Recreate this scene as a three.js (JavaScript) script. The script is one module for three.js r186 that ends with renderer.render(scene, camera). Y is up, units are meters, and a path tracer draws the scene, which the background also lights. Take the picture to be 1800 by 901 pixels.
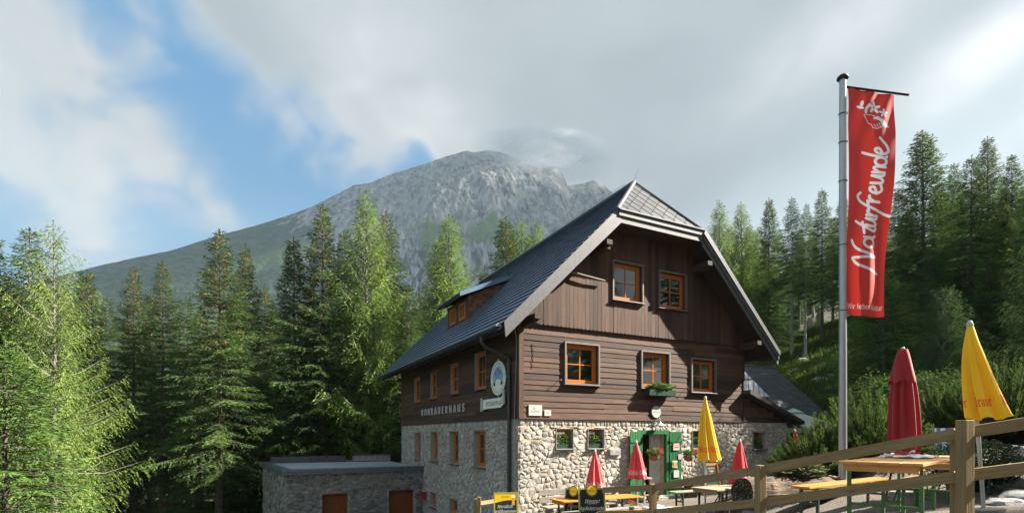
import * as THREE from 'three';
import { mergeGeometries, toCreasedNormals } from 'three/addons/utils/BufferGeometryUtils.js';
import { RoundedBoxGeometry } from 'three/addons/geometries/RoundedBoxGeometry.js';
import { FontLoader } from 'three/addons/loaders/FontLoader.js';
import { TextGeometry } from 'three/addons/geometries/TextGeometry.js';

// ---------- camera, sky, sun, exposure ----------
const EYE = 1.95;                                   // camera height above the door sill
const scene = new THREE.Scene();
const camera = new THREE.PerspectiveCamera(2 * Math.atan(764 / 911) * 180 / Math.PI, 1800 / 901, 0.1, 9000);
camera.position.set(0, EYE, 0);
camera.setViewOffset(1800, 1528, 0, 0, 1800, 901);  // shift lens: verticals stay vertical
const renderer = new THREE.WebGLRenderer({ antialias: true });
renderer.toneMapping = THREE.LinearToneMapping;
renderer.toneMappingExposure = 6.0;
renderer.shadowMap.enabled = true;
renderer.shadowMap.type = THREE.PCFSoftShadowMap;

const SUN = new THREE.Vector3(2.10, 1.63, -0.22).normalize();
const sun = new THREE.DirectionalLight(new THREE.Color(1.0, 0.92, 0.79), 4.4);
sun.position.copy(SUN).multiplyScalar(200); sun.target.position.set(0, 0, 0);
sun.castShadow = true; sun.shadow.mapSize.set(4096, 4096); sun.shadow.radius = 1;
Object.assign(sun.shadow.camera, { left: -70, right: 70, top: 70, bottom: -70, near: 1, far: 500 });
scene.add(sun, sun.target);

// ---------- seeded noise ----------
function rngOf(seed) { let a = seed >>> 0; return () => { a = (a + 0x6D2B79F5) | 0; let t = Math.imul(a ^ (a >>> 15), 1 | a); t = (t + Math.imul(t ^ (t >>> 7), 61 | t)) ^ t; return ((t ^ (t >>> 14)) >>> 0) / 4294967296; }; }
const PERM = new Uint8Array(512); { const r = rngOf(77), p = [...Array(256).keys()]; for (let i = 255; i > 0; i--) { const j = Math.floor(r() * (i + 1)); [p[i], p[j]] = [p[j], p[i]]; } for (let i = 0; i < 512; i++) PERM[i] = p[i & 255]; }
const fade = t => t * t * t * (t * (t * 6 - 15) + 10), mix = (a, b, t) => a + (b - a) * t;
const clamp = (x, a = 0, b = 1) => x < a ? a : x > b ? b : x;
const smooth = (a, b, x) => { const t = clamp((x - a) / (b - a)); return t * t * (3 - 2 * t); };
const G2 = [[1, 1], [-1, 1], [1, -1], [-1, -1], [1.41, 0], [-1.41, 0], [0, 1.41], [0, -1.41]];
function noise2(x, y, px = 256, py = 256) {        // gradient noise, about -1..1, periodic
  const xi = Math.floor(x), yi = Math.floor(y), xf = x - xi, yf = y - yi;
  const m = (v, p) => ((v % p) + p) % p & 255, X0 = m(xi, px), X1 = m(xi + 1, px), Y0 = m(yi, py), Y1 = m(yi + 1, py);
  const g = (X, Y, dx, dy) => { const q = G2[PERM[PERM[X] + Y] & 7]; return q[0] * dx + q[1] * dy; };
  const u = fade(xf), v = fade(yf);
  return mix(mix(g(X0, Y0, xf, yf), g(X1, Y0, xf - 1, yf), u), mix(g(X0, Y1, xf, yf - 1), g(X1, Y1, xf - 1, yf - 1), u), v);
}
function fbm(x, y, oct = 5, px = 256, py = 256, gain = 0.5) { let s = 0, a = 1, n = 0; for (let i = 0; i < oct; i++) { s += a * noise2(x, y, px, py); n += a; x *= 2; y *= 2; px *= 2; py *= 2; a *= gain; x += 0; } return s / n; }
function noise3(x, y, z) {
  const zi = Math.floor(z), t = fade(z - zi), o = (k) => ((k * 37) & 255) + 0.37;
  return mix(noise2(x + o(zi) * 1.3, y + o(zi) * 2.1), noise2(x + o(zi + 1) * 1.3, y + o(zi + 1) * 2.1), t);
}
function ridged(x, y, oct = 5) { let s = 0, a = 1, n = 0; for (let i = 0; i < oct; i++) { s += a * (1 - Math.abs(noise2(x, y))) ** 2; n += a; x = x * 2.03 + 5.1; y = y * 2.03 + 1.7; a *= 0.5; } return s / n; }

// ---------- the sky: air and broken cloud, by direction ----------
function skyTexture(W = 2048, H = 1024) {
  const data = new Float32Array(W * H * 4), D = Math.PI / 180, K = 1 / renderer.toneMappingExposure;
  // wisps and gaps [azimuth, elevation, length, width, tilt, strength] in degrees; azimuth 0 is the view
  const wisps = [[-41, 29, 9, 3.2, -42, 0.62], [-35.5, 24.5, 8, 2.6, -40, 0.80], [-42, 21, 8, 4, -60, 0.62], [-36, 31.5, 4, 2.2, -50, 0.45], [-38.5, 17, 6, 3, -60, 0.42], [-29.5, 20.5, 6, 1.4, -28, 0.32], [-46, 25, 7, 6, 0, 0.6], [-27, 27, 5, 1.6, -50, 0.25],
    [-75, 32, 18, 12, 20, 0.8], [-110, 38, 26, 14, -20, 0.9], [-160, 32, 32, 16, 10, 0.9], [160, 45, 32, 16, 0, 0.9], [0, 72, 70, 16, 0, 0.8], [120, 28, 26, 16, 10, 0.8], [-130, 15, 32, 10, 0, 0.8], [170, 15, 32, 10, 0, 0.7]];  // cloud outside the view, made denser to brighten the shaded sides
  const gaps = [[-21.5, 31, 3.2, 1.5, -50, 0.5], [-10.5, 25.5, 4, 1.2, -10, 0.35], [-31, 31, 6, 1.8, -52, 0.3]];
  const bright = [[-14, 36, 8, 6, -20, 0.16], [-8, 30, 7, 4, -20, 0.16], [43, 29, 5, 2.0, 22, 0.34], [47, 22, 9, 5, 20, 0.06], [31, 33, 9, 3, 25, 0.22], [-20, 30, 4, 3, -50, 0.16]];
  const bump = (b, az, el) => { let da = az - b[0]; da -= 360 * Math.round(da / 360); const e = el - b[1], c = Math.cos(b[4] * D), s = Math.sin(b[4] * D), q = da * Math.cos(el * D), x = (q * c + e * s) / b[2], y = (-q * s + e * c) / b[3]; return b[5] * Math.exp(-(x * x + y * y)); };
  for (let j = 0; j < H; j++) {
    const el = ((j + 0.5) / H - 0.5) * 180, sy = Math.sin(el * D), cy = Math.cos(el * D);
    for (let i = 0; i < W; i++) {
      const th = ((i + 0.5) / W - 0.5) * 2 * Math.PI, dx = Math.cos(th) * cy, dz = Math.sin(th) * cy, o = (j * W + i) * 4;
      const az = Math.atan2(dx, -dz) / D, e = Math.max(el, 0);
      const k = 1 / (Math.max(sy, 0) + 0.30), X = dx * k, Z = dz * k;      // noise on a flat cloud layer
      const wx = fbm(X * 1.6 + 3, Z * 1.6 + 8, 4), wz = fbm(X * 1.6 + 31, Z * 1.6 + 18, 4);
      const n1 = fbm(X * 2.6 + wx * 1.0 + 11, Z * 2.6 + wz * 1.0 + 4, 6, 256, 256, 0.55), n2 = fbm(X * 9 + wx * 2.2 + 40, Z * 6 + wz * 2.2, 5), n3 = fbm((X + Z) * 4 + wx * 2.4, (X - Z) * 9 + wz * 2.4, 5);
      // the main cloud mass: right of a slanting edge, above a level edge in the middle of the view
      const d1 = (az - (-34.5 + (34.9 - Math.min(e, 40)) * 1.5)) * 0.75, low = mix(25.8, -8, smooth(-10.5, 3, az)), d2 = e - low;
      const right = smooth(150, 95, Math.abs(az - 60));
      const main = smooth(-5.5, 5.5, Math.min(d1, d2) + 7 * wx + 3.5 * n2 + 2.5 * n3) * right;
      let dens = 1.3 * main + (n1 * 0.34 + n2 * 0.2) * (0.4 + main);
      let wsp = 0; for (const b of wisps) wsp += bump(b, az, e); for (const b of gaps) dens -= bump(b, az, e);
      dens += wsp * (0.95 + 0.9 * n1 + 0.9 * n3 + 0.3 * n2);
      const c = smooth(0.0, 1.15, dens), t = smooth(5, 34, e);
      const air = [mix(0.36, 0.135, t), mix(0.59, 0.365, t), mix(0.79, 0.665, t)];
      let w = mix(0.70, 0.52, smooth(0.45, 1.05, main + 0.35 * n1)) + 0.10 * n1 + 0.03 * n2 + 0.12 * wx; for (const b of bright) w += bump(b, az, e) * (1 + 0.8 * n1 + 0.5 * n3);
      w = Math.max(w, 0.36); const warm = smooth(0.5, 0.9, w), cl = [w * mix(0.88, 0.99, warm), w * mix(0.985, 1.0, warm), w * mix(1.04, 1.0, warm)];
      for (let q = 0; q < 3; q++) data[o + q] = K * mix(air[q], cl[q], c);
      data[o + 3] = 1;
    }
  }
  const t = new THREE.DataTexture(data, W, H, THREE.RGBAFormat, THREE.FloatType);
  t.mapping = THREE.EquirectangularReflectionMapping; t.magFilter = THREE.LinearFilter; t.minFilter = THREE.LinearFilter; t.needsUpdate = true;
  return t;
}
const sky = skyTexture();
scene.background = sky; scene.environment = sky;

// ---------- builders ----------
const taken = new Map();
function numbered(name) { const n = taken.get(name) ?? 0; taken.set(name, n + 1); return n ? `${name}_${String(n).padStart(3, '0')}` : name; }
const V3 = (x, y, z) => new THREE.Vector3(x, y, z);
const at = (x, depth, y) => V3(x, y, -depth);       // metres right of, ahead of the camera's foot, height
function tag(o, label, category, group, kind) { if (label) o.userData.label = label; if (category) o.userData.category = category; if (group) o.userData.group = group; if (kind) o.userData.kind = kind; return o; }
function thing(name, label, category, pos = V3(0, 0, 0), turn = 0, group) {
  const o = new THREE.Group(); o.name = numbered(name); o.position.copy(pos); o.rotation.y = turn; scene.add(o); return tag(o, label, category, group);
}
function part(name, geo, mat, parent) {             // one mesh under its thing, part or the scene
  if (Array.isArray(geo)) geo = join(geo);
  const m = new THREE.Mesh(geo, mat); m.name = parent ? name : numbered(name); m.castShadow = m.receiveShadow = true; (parent ?? scene).add(m); return m;
}
function join(list) {
  const plain = list.map(g => { let q = g.index ? g.toNonIndexed() : g; for (const k of Object.keys(q.attributes)) if (!['position', 'normal', 'uv'].includes(k)) { q = q.clone(); q.deleteAttribute(k); } if (!q.attributes.uv) q.setAttribute('uv', new THREE.BufferAttribute(new Float32Array(q.attributes.position.count * 2), 2)); return q; });
  return mergeGeometries(plain);
}
// box with uv in metres; u runs along the longest axis
function box(w, h, d, x = 0, y = 0, z = 0, uo = 0, vo = 0) {
  const g = new THREE.BoxGeometry(w, h, d); g.translate(x, y, z); metreUV(g, uo, vo); return g;
}
function metreUV(g, uo = 0, vo = 0, axis) {
  if (g.index) { const q = g.toNonIndexed(); g.index = null; g.attributes = q.attributes; }
  g.computeBoundingBox(); const s = g.boundingBox.getSize(V3(0, 0, 0)), p = g.attributes.position, uv = new Float32Array(p.count * 2);
  const long = axis ?? (s.x >= s.y && s.x >= s.z ? 0 : s.y >= s.z ? 1 : 2);
  if (!g.attributes.normal) g.computeVertexNormals();
  const a = V3(), b = V3(), c = V3(), n = V3();
  for (let i = 0; i < p.count; i += 3) {
    a.fromBufferAttribute(p, i); b.fromBufferAttribute(p, i + 1); c.fromBufferAttribute(p, i + 2);
    n.copy(b).sub(a).cross(c.clone().sub(a)); const ax = [Math.abs(n.x), Math.abs(n.y), Math.abs(n.z)];
    const m = ax[0] >= ax[1] && ax[0] >= ax[2] ? 0 : ax[1] >= ax[2] ? 1 : 2, others = [0, 1, 2].filter(k => k !== m);
    const U = others.includes(long) ? long : others[0], W = others.find(k => k !== U);
    [a, b, c].forEach((q, k) => { uv[(i + k) * 2] = q.getComponent(U) + uo; uv[(i + k) * 2 + 1] = q.getComponent(W) + vo; });
  }
  g.setAttribute('uv', new THREE.BufferAttribute(uv, 2)); return g;
}
function rbox(w, h, d, r = 0.01, x = 0, y = 0, z = 0, uo = 0, vo = 0) { const g = new RoundedBoxGeometry(w, h, d, 1, r); g.translate(x, y, z); return metreUV(g, uo, vo); }
// round bar from a to b
function bar(a, b, r, r2 = r, seg = 8) {
  const d = b.clone().sub(a), l = d.length(), g = new THREE.CylinderGeometry(r2, r, l, seg, 1);
  g.translate(0, l / 2, 0); g.applyQuaternion(new THREE.Quaternion().setFromUnitVectors(V3(0, 1, 0), d.normalize())); g.translate(a.x, a.y, a.z); return g;
}
// square bar (w wide, h high) from a to b; up keeps its height upright
function beam(a, b, w, h, uo = 0, vo = 0) {
  const d = b.clone().sub(a), l = d.length(), g = new THREE.BoxGeometry(l, h, w); metreUV(g, uo, vo, 0);
  const x = d.normalize(), z = Math.abs(x.y) > 0.99 ? V3(0, 0, 1) : V3(0, 1, 0).cross(x).normalize().negate(), y = z.clone().cross(x);
  const m = new THREE.Matrix4().makeBasis(x, y, z); g.applyMatrix4(m); const c = a.clone().add(b).multiplyScalar(0.5); g.translate(c.x, c.y, c.z); return g;
}
function tube(points, r, seg = 24, rs = 8) { return new THREE.TubeGeometry(new THREE.CatmullRomCurve3(points, false, 'catmullrom', 0.2), seg, r, rs); }
// flat plate with rectangular holes in the xy plane, front at z, thickness back
function plate(outline, holes, depth, z = 0) {
  const s = new THREE.Shape(outline.map(p => new THREE.Vector2(p[0], p[1])));
  for (const [x0, y0, x1, y1] of holes) s.holes.push(new THREE.Path([[x0, y0], [x0, y1], [x1, y1], [x1, y0]].map(p => new THREE.Vector2(p[0], p[1]))));
  const g = new THREE.ExtrudeGeometry(s, { depth, bevelEnabled: false }); g.translate(0, 0, z - depth); return metreUV(g);
}

// ---------- textures ----------
const texCache = [];
function tex(w, h, fn, srgb = true, rep = [1, 1]) {
  const d = new Uint8Array(w * h * 4);
  for (let j = 0; j < h; j++) for (let i = 0; i < w; i++) { const c = fn((i + 0.5) / w, (j + 0.5) / h), o = (j * w + i) * 4; for (let k = 0; k < 3; k++) d[o + k] = clamp(Array.isArray(c) ? c[k] : c) * 255; d[o + 3] = 255; }
  const t = new THREE.DataTexture(d, w, h); t.magFilter = THREE.LinearFilter; t.minFilter = THREE.LinearMipmapLinearFilter; t.generateMipmaps = true; t.wrapS = t.wrapT = THREE.RepeatWrapping;
  if (srgb) t.colorSpace = THREE.SRGBColorSpace; t.repeat.set(rep[0], rep[1]); t.needsUpdate = true; return t;
}
function again(t, rx, ry) { const c = t.clone(); c.repeat.set(rx, ry); c.needsUpdate = true; return c; }
const S = (c, m = 1) => c.map(x => x * m);
// wood: u along the grain; grain lines, blotches, knots
function woodTex(lo, hi, { knots = 5, seed = 1, streak = 1, w = 512, h = 256 } = {}) {
  const r = rngOf(seed), ks = [...Array(knots)].map(() => [r(), r(), 0.012 + r() * 0.02]);
  return tex(w, h, (u, v) => {
    let wv = v; for (const [kx, ky, kr] of ks) { let du = u - kx, dv = v - ky; du -= Math.round(du); dv -= Math.round(dv); wv += 0.5 * kr * Math.sign(dv || 1) * Math.exp(-(du * du * 60 + dv * dv * 90) / (kr * 12)); }
    let g = 0.5 + 0.42 * fbm(u * 4 + seed, wv * 48, 3, 4, 48) * streak + 0.3 * fbm(u * 3, v * 6 + seed, 4, 3, 6) + 0.16 * noise2(u * 16, wv * 128, 16, 128);
    for (const [kx, ky, kr] of ks) { let du = (u - kx) * 2, dv = v - ky; du -= 2 * Math.round(du / 2); dv -= Math.round(dv); const q = Math.hypot(du, dv) / kr; if (q < 1.4) g = mix(g, 0.02, smooth(1.4, 0.5, q)); }
    g = clamp(g); return [0, 1, 2].map(k => mix(lo[k], hi[k], g));
  });
}
const bumpFine = tex(256, 256, (u, v) => 0.5 + 0.5 * fbm(u * 8, v * 8, 5, 8, 8), false);
const bumpGrain = tex(256, 256, (u, v) => 0.5 + 0.35 * fbm(u * 4, v * 48, 3, 4, 48) + 0.25 * fbm(u * 3, v * 6, 3, 3, 6), false);
const bumpRock = tex(512, 512, (u, v) => clamp(0.45 + 0.55 * fbm(u * 5, v * 5, 6, 5, 5, 0.62) - 0.25 * Math.max(0, noise2(u * 22, v * 22, 22, 22))), false);
const rockTex = tex(512, 512, (u, v) => { const a = fbm(u * 4, v * 4, 6, 4, 4, 0.6), b = fbm(u * 9 + 5, v * 9, 4, 9, 9), s = Math.max(0, noise2(u * 26, v * 26, 26, 26) - 0.25); const g = 0.77 + 0.25 * a - 0.35 * s; return [g + 0.035 * b, g + 0.01 * b, g - 0.045 * b]; });
const mottle = tex(256, 256, (u, v) => { const g = 0.9 + 0.16 * fbm(u * 5, v * 5, 5, 5, 5) + 0.05 * noise2(u * 40, v * 40, 40, 40); return [g, g, g]; });
const M = {};
const std = (o) => new THREE.MeshStandardMaterial(o), phys = (o) => new THREE.MeshPhysicalMaterial(o);
const rgb = (r, g, b) => new THREE.Color().setRGB(r, g, b);
M.stones = [[0.68, 0.65, 0.58], [0.58, 0.57, 0.53], [0.72, 0.67, 0.58], [0.50, 0.50, 0.485], [0.64, 0.57, 0.46], [0.76, 0.73, 0.67]].map((c, i) => std({ color: rgb(...c), map: again(rockTex, 2.1 - i * 0.15, 2.1 - i * 0.15), bumpMap: bumpRock, bumpScale: 0.022, roughness: 0.92 }));
M.mortar = std({ color: rgb(0.66, 0.56, 0.43), map: again(rockTex, 2.6, 2.6), bumpMap: again(bumpRock, 4, 4), bumpScale: 0.03, roughness: 1 });
M.mortarGrey = std({ color: rgb(0.56, 0.52, 0.45), map: again(rockTex, 2.6, 2.6), bumpMap: again(bumpRock, 4, 4), bumpScale: 0.03, roughness: 1 });
M.dark = [[0.345, 0.228, 0.163], [0.395, 0.265, 0.19], [0.285, 0.185, 0.132], [0.44, 0.305, 0.225]].map((c, i) => std({ map: again(woodTex(S(c, 0.34), S(c, 1.1), { seed: 3 + i, knots: 4 }), 0.42, 1.7), bumpMap: again(bumpGrain, 0.5, 2), bumpScale: 0.006, roughness: 0.78 }));
M.backing = std({ color: rgb(0.02, 0.014, 0.011), roughness: 0.9 });
M.beam = std({ map: again(woodTex([0.12, 0.085, 0.065], [0.30, 0.22, 0.17], { seed: 9 }), 0.5, 1.5), bumpMap: bumpGrain, bumpScale: 0.004, roughness: 0.8 });
M.orange = std({ map: again(woodTex([0.62, 0.33, 0.06], [0.80, 0.47, 0.10], { seed: 12, knots: 1 }), 1, 3), roughness: 0.42 });
M.door = std({ map: again(woodTex([0.40, 0.20, 0.05], [0.56, 0.31, 0.10], { seed: 14, knots: 2 }), 0.6, 1.2), roughness: 0.55 });
M.trim = std({ color: rgb(0.15, 0.145, 0.138), map: mottle, roughness: 0.6 });
M.reveal = std({ color: rgb(0.40, 0.39, 0.36), map: again(mottle, 2, 2), roughness: 0.95 });
M.sill = std({ color: rgb(0.09, 0.095, 0.105), roughness: 0.45, metalness: 0.5 });
M.room = std({ color: rgb(0.05, 0.045, 0.04), roughness: 1 });
M.glass = phys({ color: rgb(0.85, 0.9, 0.9), transmission: 1, thickness: 0, roughness: 0.02, ior: 2.3 });
M.curtain = phys({ color: rgb(0.6, 0.62, 0.66), transmission: 0.3, thickness: 0, roughness: 1 });
M.tile = [[0.155, 0.245, 0.375], [0.18, 0.27, 0.405], [0.135, 0.22, 0.345]].map(c => std({ color: rgb(...c), map: again(mottle, 1.5, 1.5), roughness: 0.38, metalness: 0.2 }));  // blue of the reflected sky is put into the tile colour
M.panel = [[0.105, 0.108, 0.12], [0.118, 0.12, 0.132], [0.094, 0.097, 0.108]].map(c => std({ color: rgb(...c), map: again(mottle, 1.2, 1.2), roughness: 0.42, metalness: 0.35 }));
M.verge = std({ color: rgb(0.112, 0.115, 0.124), map: again(mottle, 2.5, 2.5), roughness: 0.5, metalness: 0.3 });
M.capMetal = std({ color: rgb(0.10, 0.11, 0.125), map: mottle, roughness: 0.45, metalness: 0.4 });
M.gutter = std({ color: rgb(0.055, 0.065, 0.066), map: mottle, roughness: 0.4, metalness: 0.4 });
M.steel = std({ color: rgb(0.45, 0.47, 0.48), map: mottle, roughness: 0.38, metalness: 0.75 });
M.iron = std({ color: rgb(0.03, 0.03, 0.032), roughness: 0.6, metalness: 0.4 });
M.green = std({ map: again(woodTex([0.03, 0.30, 0.15], [0.06, 0.42, 0.22], { seed: 21, knots: 0, streak: 0.6 }), 0.6, 2), roughness: 0.5 });
M.white = std({ color: rgb(0.48, 0.49, 0.475), map: mottle, roughness: 0.6 });
M.offwhite = std({ color: rgb(0.55, 0.55, 0.53), map: mottle, roughness: 0.9 });
M.fence = [1, 2, 3].map(i => std({ map: again(woodTex([0.36, 0.30, 0.19], [0.60, 0.515, 0.36], { seed: 30 + i, knots: 3 }), 0.55, 2.2), bumpMap: again(bumpGrain, 0.6, 2.5), bumpScale: 0.004, roughness: 0.85 }));
M.table = std({ map: again(woodTex([0.56, 0.40, 0.21], [0.76, 0.58, 0.36], { seed: 41, knots: 4 }), 0.5, 2), roughness: 0.5 });
M.bench = std({ map: again(woodTex([0.62, 0.38, 0.10], [0.80, 0.53, 0.18], { seed: 43, knots: 3 }), 0.5, 2), roughness: 0.45 });
M.worn = std({ map: again(woodTex([0.42, 0.36, 0.29], [0.66, 0.59, 0.50], { seed: 45, knots: 4 }), 0.5, 2), bumpMap: bumpGrain, bumpScale: 0.004, roughness: 0.9 });
M.greyWood = std({ map: again(woodTex([0.36, 0.34, 0.31], [0.62, 0.59, 0.55], { seed: 47, knots: 3 }), 0.5, 2), bumpMap: bumpGrain, bumpScale: 0.006, roughness: 0.95 });
M.legGreen = std({ color: rgb(0.055, 0.16, 0.05), map: mottle, roughness: 0.45, metalness: 0.2 });
M.legDark = std({ color: rgb(0.02, 0.05, 0.035), map: mottle, roughness: 0.5, metalness: 0.2 });
M.pot = std({ color: rgb(0.30, 0.12, 0.06), map: mottle, roughness: 0.9 });
M.greenBox = std({ color: rgb(0.015, 0.055, 0.03), map: mottle, roughness: 0.6 });
M.leaf = phys({ vertexColors: true, transmission: 0.3, thickness: 0, roughness: 1, specularIntensity: 0.25, color: 0xffffff });
M.needle = phys({ vertexColors: true, transmission: 0.36, thickness: 0, roughness: 1, specularIntensity: 0.2, color: 0xffffff });
M.bark = std({ map: again(tex(256, 256, (u, v) => { const g = 0.36 + 0.3 * fbm(u * 12, v * 4, 5, 12, 4) + 0.12 * noise2(u * 30, v * 16, 30, 16); return [g * 0.98, g * 0.88, g * 0.78]; }), 3, 6), bumpMap: again(bumpFine, 4, 6), bumpScale: 0.03, roughness: 0.95 });
M.barkPale = std({ map: again(tex(256, 256, (u, v) => { const g = 0.52 + 0.28 * fbm(u * 10, v * 5, 5, 10, 5); return [g, g * 0.95, g * 0.88]; }), 3, 6), bumpMap: again(bumpFine, 4, 6), bumpScale: 0.03, roughness: 0.95 });

// ---------- the land ----------
// heights known at points [x, depth, y]; a smooth surface through them
const LEVELS = [
  [0.5, 12.4, -0.42], [1.2, 13.6, -0.4], [3, 14.2, -0.25], [4.7, 15.6, -0.06], [6.2, 16.2, -0.03], [8, 17.6, 0], [10.4, 18.6, 0.1], [9, 16, 0.25],
  [1.97, 7.25, 0.12], [2.64, 5.5, 0.5], [3.53, 4.05, 0.92], [2.4, 9.7, -0.2], [4.4, 11.3, 0.02], [3.8, 8.2, 0.3],
  [4.3, 5.6, 0.91], [6.5, 6.5, 0.98], [5.4, 9.4, 0.45], [6.6, 10.4, 0.7], [8, 9, 1.0], [9.5, 12, 1.5], [8.6, 11.4, 1.3], [7.5, 13, 0.85], [12, 15, 1.5],
  [0, 0, 0.35], [-4, 3, 0.1], [4.5, 1.5, 1.2], [0, 8, -0.1], [-3, 9, -0.5], [8, 4, 1.3],
  [-1, 14, -0.75], [-3, 13, -1.2], [-6, 14, -2.2], [-5, 19, -2.4], [-6.2, 21, -2.45], [-9, 19.5, -2.5], [-10, 27, -2.7], [-2.1, 19, -1.6], [-4.4, 23.5, -2.45], [-14, 18, -2.8],
  [-20, 25, -3.4], [-30, 35, -4], [-15, 40, -3.6], [0, 45, -3], [-40, 60, -6], [-25, 12, -3], [-40, 25, -4.5], [0, 34, -2.6], [-12, 60, -5],
  [12, 22, 0.8], [13.5, 20, 0.95], [15.5, 23, 1.9], [16, 28, 4.1], [20, 35, 7.3], [27, 42, 11], [30, 25, 8], [20, 14, 3.2], [14, 12, 1.9], [42, 32, 13], [25, 8, 3.6], [15, 5, 2.2], [30, -2, 4.2], [12, -6, 1.5], [0, -12, 0.3], [-20, -8, -2],
  [8, 30, 1.2], [12, 40, 4.6], [6, 46, 0.8], [14, 60, 8], [40, 60, 18], [60, 40, 20], [24, 28, 7], [60, 0, 12], [-60, 0, -8], [-60, 60, -12], [0, 75, -4], [0, -50, -2], [50, -40, 8], [-50, -40, -6],
];
const landHeight = (() => {
  const n = LEVELS.length, phi = (x, z, a) => Math.sqrt((x - a[0]) ** 2 + (z - a[1]) ** 2 + 2.2), N = n + 3;
  const A = [...Array(N)].map(() => new Float64Array(N + 1));
  for (let i = 0; i < n; i++) { for (let j = 0; j < n; j++) A[i][j] = phi(LEVELS[i][0], LEVELS[i][1], LEVELS[j]); A[i][n] = A[n][i] = 1; A[i][n + 1] = A[n + 1][i] = LEVELS[i][0]; A[i][n + 2] = A[n + 2][i] = LEVELS[i][1]; A[i][N] = LEVELS[i][2]; }
  for (let c = 0; c < N; c++) { let p = c; for (let r = c + 1; r < N; r++) if (Math.abs(A[r][c]) > Math.abs(A[p][c])) p = r; [A[c], A[p]] = [A[p], A[c]]; for (let r = 0; r < N; r++) if (r !== c) { const f = A[r][c] / A[c][c]; if (f) for (let k = c; k <= N; k++) A[r][k] -= f * A[c][k]; } }
  const w = A.map((r, i) => r[N] / r[i]);
  return (x, d) => { let cx = clamp(x, -70, 70), cd = clamp(d, -55, 80), s = w[n] + w[n + 1] * cx + w[n + 2] * cd; for (let j = 0; j < n; j++) s += w[j] * phi(cx, cd, LEVELS[j]); const far = Math.max(0, Math.hypot(x - cx, d - cd)); return s - far * 0.06 * smooth(-10, 40, d) * smooth(40, -20, x); };
})();
const rough = (x, d) => { const wild = clamp(Math.hypot(x - 3, d - 11) / 14 - 0.75); return wild * (0.28 * fbm(x * 0.22 + 9, d * 0.22, 4) + 0.05 * fbm(x * 1.4, d * 1.4, 2)); };
const ground = (x, d) => landHeight(x, d) + rough(x, d);

function sheet(xs, ds, hOf, colOf) {
  const nx = xs.length, nd = ds.length, pos = new Float32Array(nx * nd * 3), uv = new Float32Array(nx * nd * 2), col = colOf && new Float32Array(nx * nd * 3), idx = [];
  for (let j = 0; j < nd; j++) for (let i = 0; i < nx; i++) {
    const o = j * nx + i, x = typeof xs[i] === 'function' ? xs[i](ds[j]) : xs[i], d = ds[j]; pos.set([x, hOf(x, d), -d], o * 3); uv.set([x, d], o * 2); if (colOf) col.set(colOf(x, d), o * 3);
    if (i < nx - 1 && j < nd - 1) idx.push(o, o + 1, o + nx, o + 1, o + nx + 1, o + nx);
  }
  const g = new THREE.BufferGeometry(); g.setAttribute('position', new THREE.BufferAttribute(pos, 3)); g.setAttribute('uv', new THREE.BufferAttribute(uv, 2)); if (col) g.setAttribute('color', new THREE.BufferAttribute(col, 3)); g.setIndex(idx); g.computeVertexNormals(); return g;
}
const range = (a, b, n, p = 1) => [...Array(n)].map((_, i) => { const t = i / (n - 1) * 2 - 1; const m = (a + b) / 2, h = (b - a) / 2; return m + h * Math.sign(t) * Math.abs(t) ** p; });
{
  const soil = tex(512, 512, (u, v) => { const a = fbm(u * 6, v * 6, 6, 6, 6, 0.6), b = noise2(u * 50, v * 50, 50, 50); const g = 0.8 + 0.3 * a + 0.14 * b; return [g, g, g]; });
  const m = std({ vertexColors: true, map: again(soil, 0.35, 0.35), bumpMap: again(bumpRock, 0.6, 0.6), bumpScale: 0.06, roughness: 1 });
  const colOf = (x, d) => {
    const a = fbm(x * 0.21 + 4, d * 0.21, 4), b = fbm(x * 0.9, d * 0.9 + 20, 3), onHill = smooth(10, 14, x) * smooth(14, 20, d), deep = smooth(36, 46, d);
    const litter = [0.085, 0.05, 0.028], grass = [0.042, 0.072, 0.018], earth = [0.12, 0.095, 0.065];
    let t = clamp(0.35 + a * 1.5 + b * 0.6 + onHill * 0.45), c = [0, 1, 2].map(k => mix(litter[k], grass[k], t));
    const e = smooth(0.28, 0.5, b + a * 0.4) * (0.6 - 0.3 * onHill) * (1 - 0.8 * deep); return c.map((v, k) => mix(v, earth[k], e));  // pale soil thinned far back: shade of the wood put into the colour
  };
  tag(part('ground', sheet(range(-420, 420, 321, 2.4), [...Array(300)].map((_, i) => { const t = i / 299 * 2 - 0.7; return 12 + (t < 0 ? -170 * (-t / 0.7) ** 2.1 : 420 * (t / 1.3) ** 2.3); }), ground, colOf), m), 'sloping forest floor of grass, needles and bare soil', 'ground', null, 'structure');
}
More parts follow.
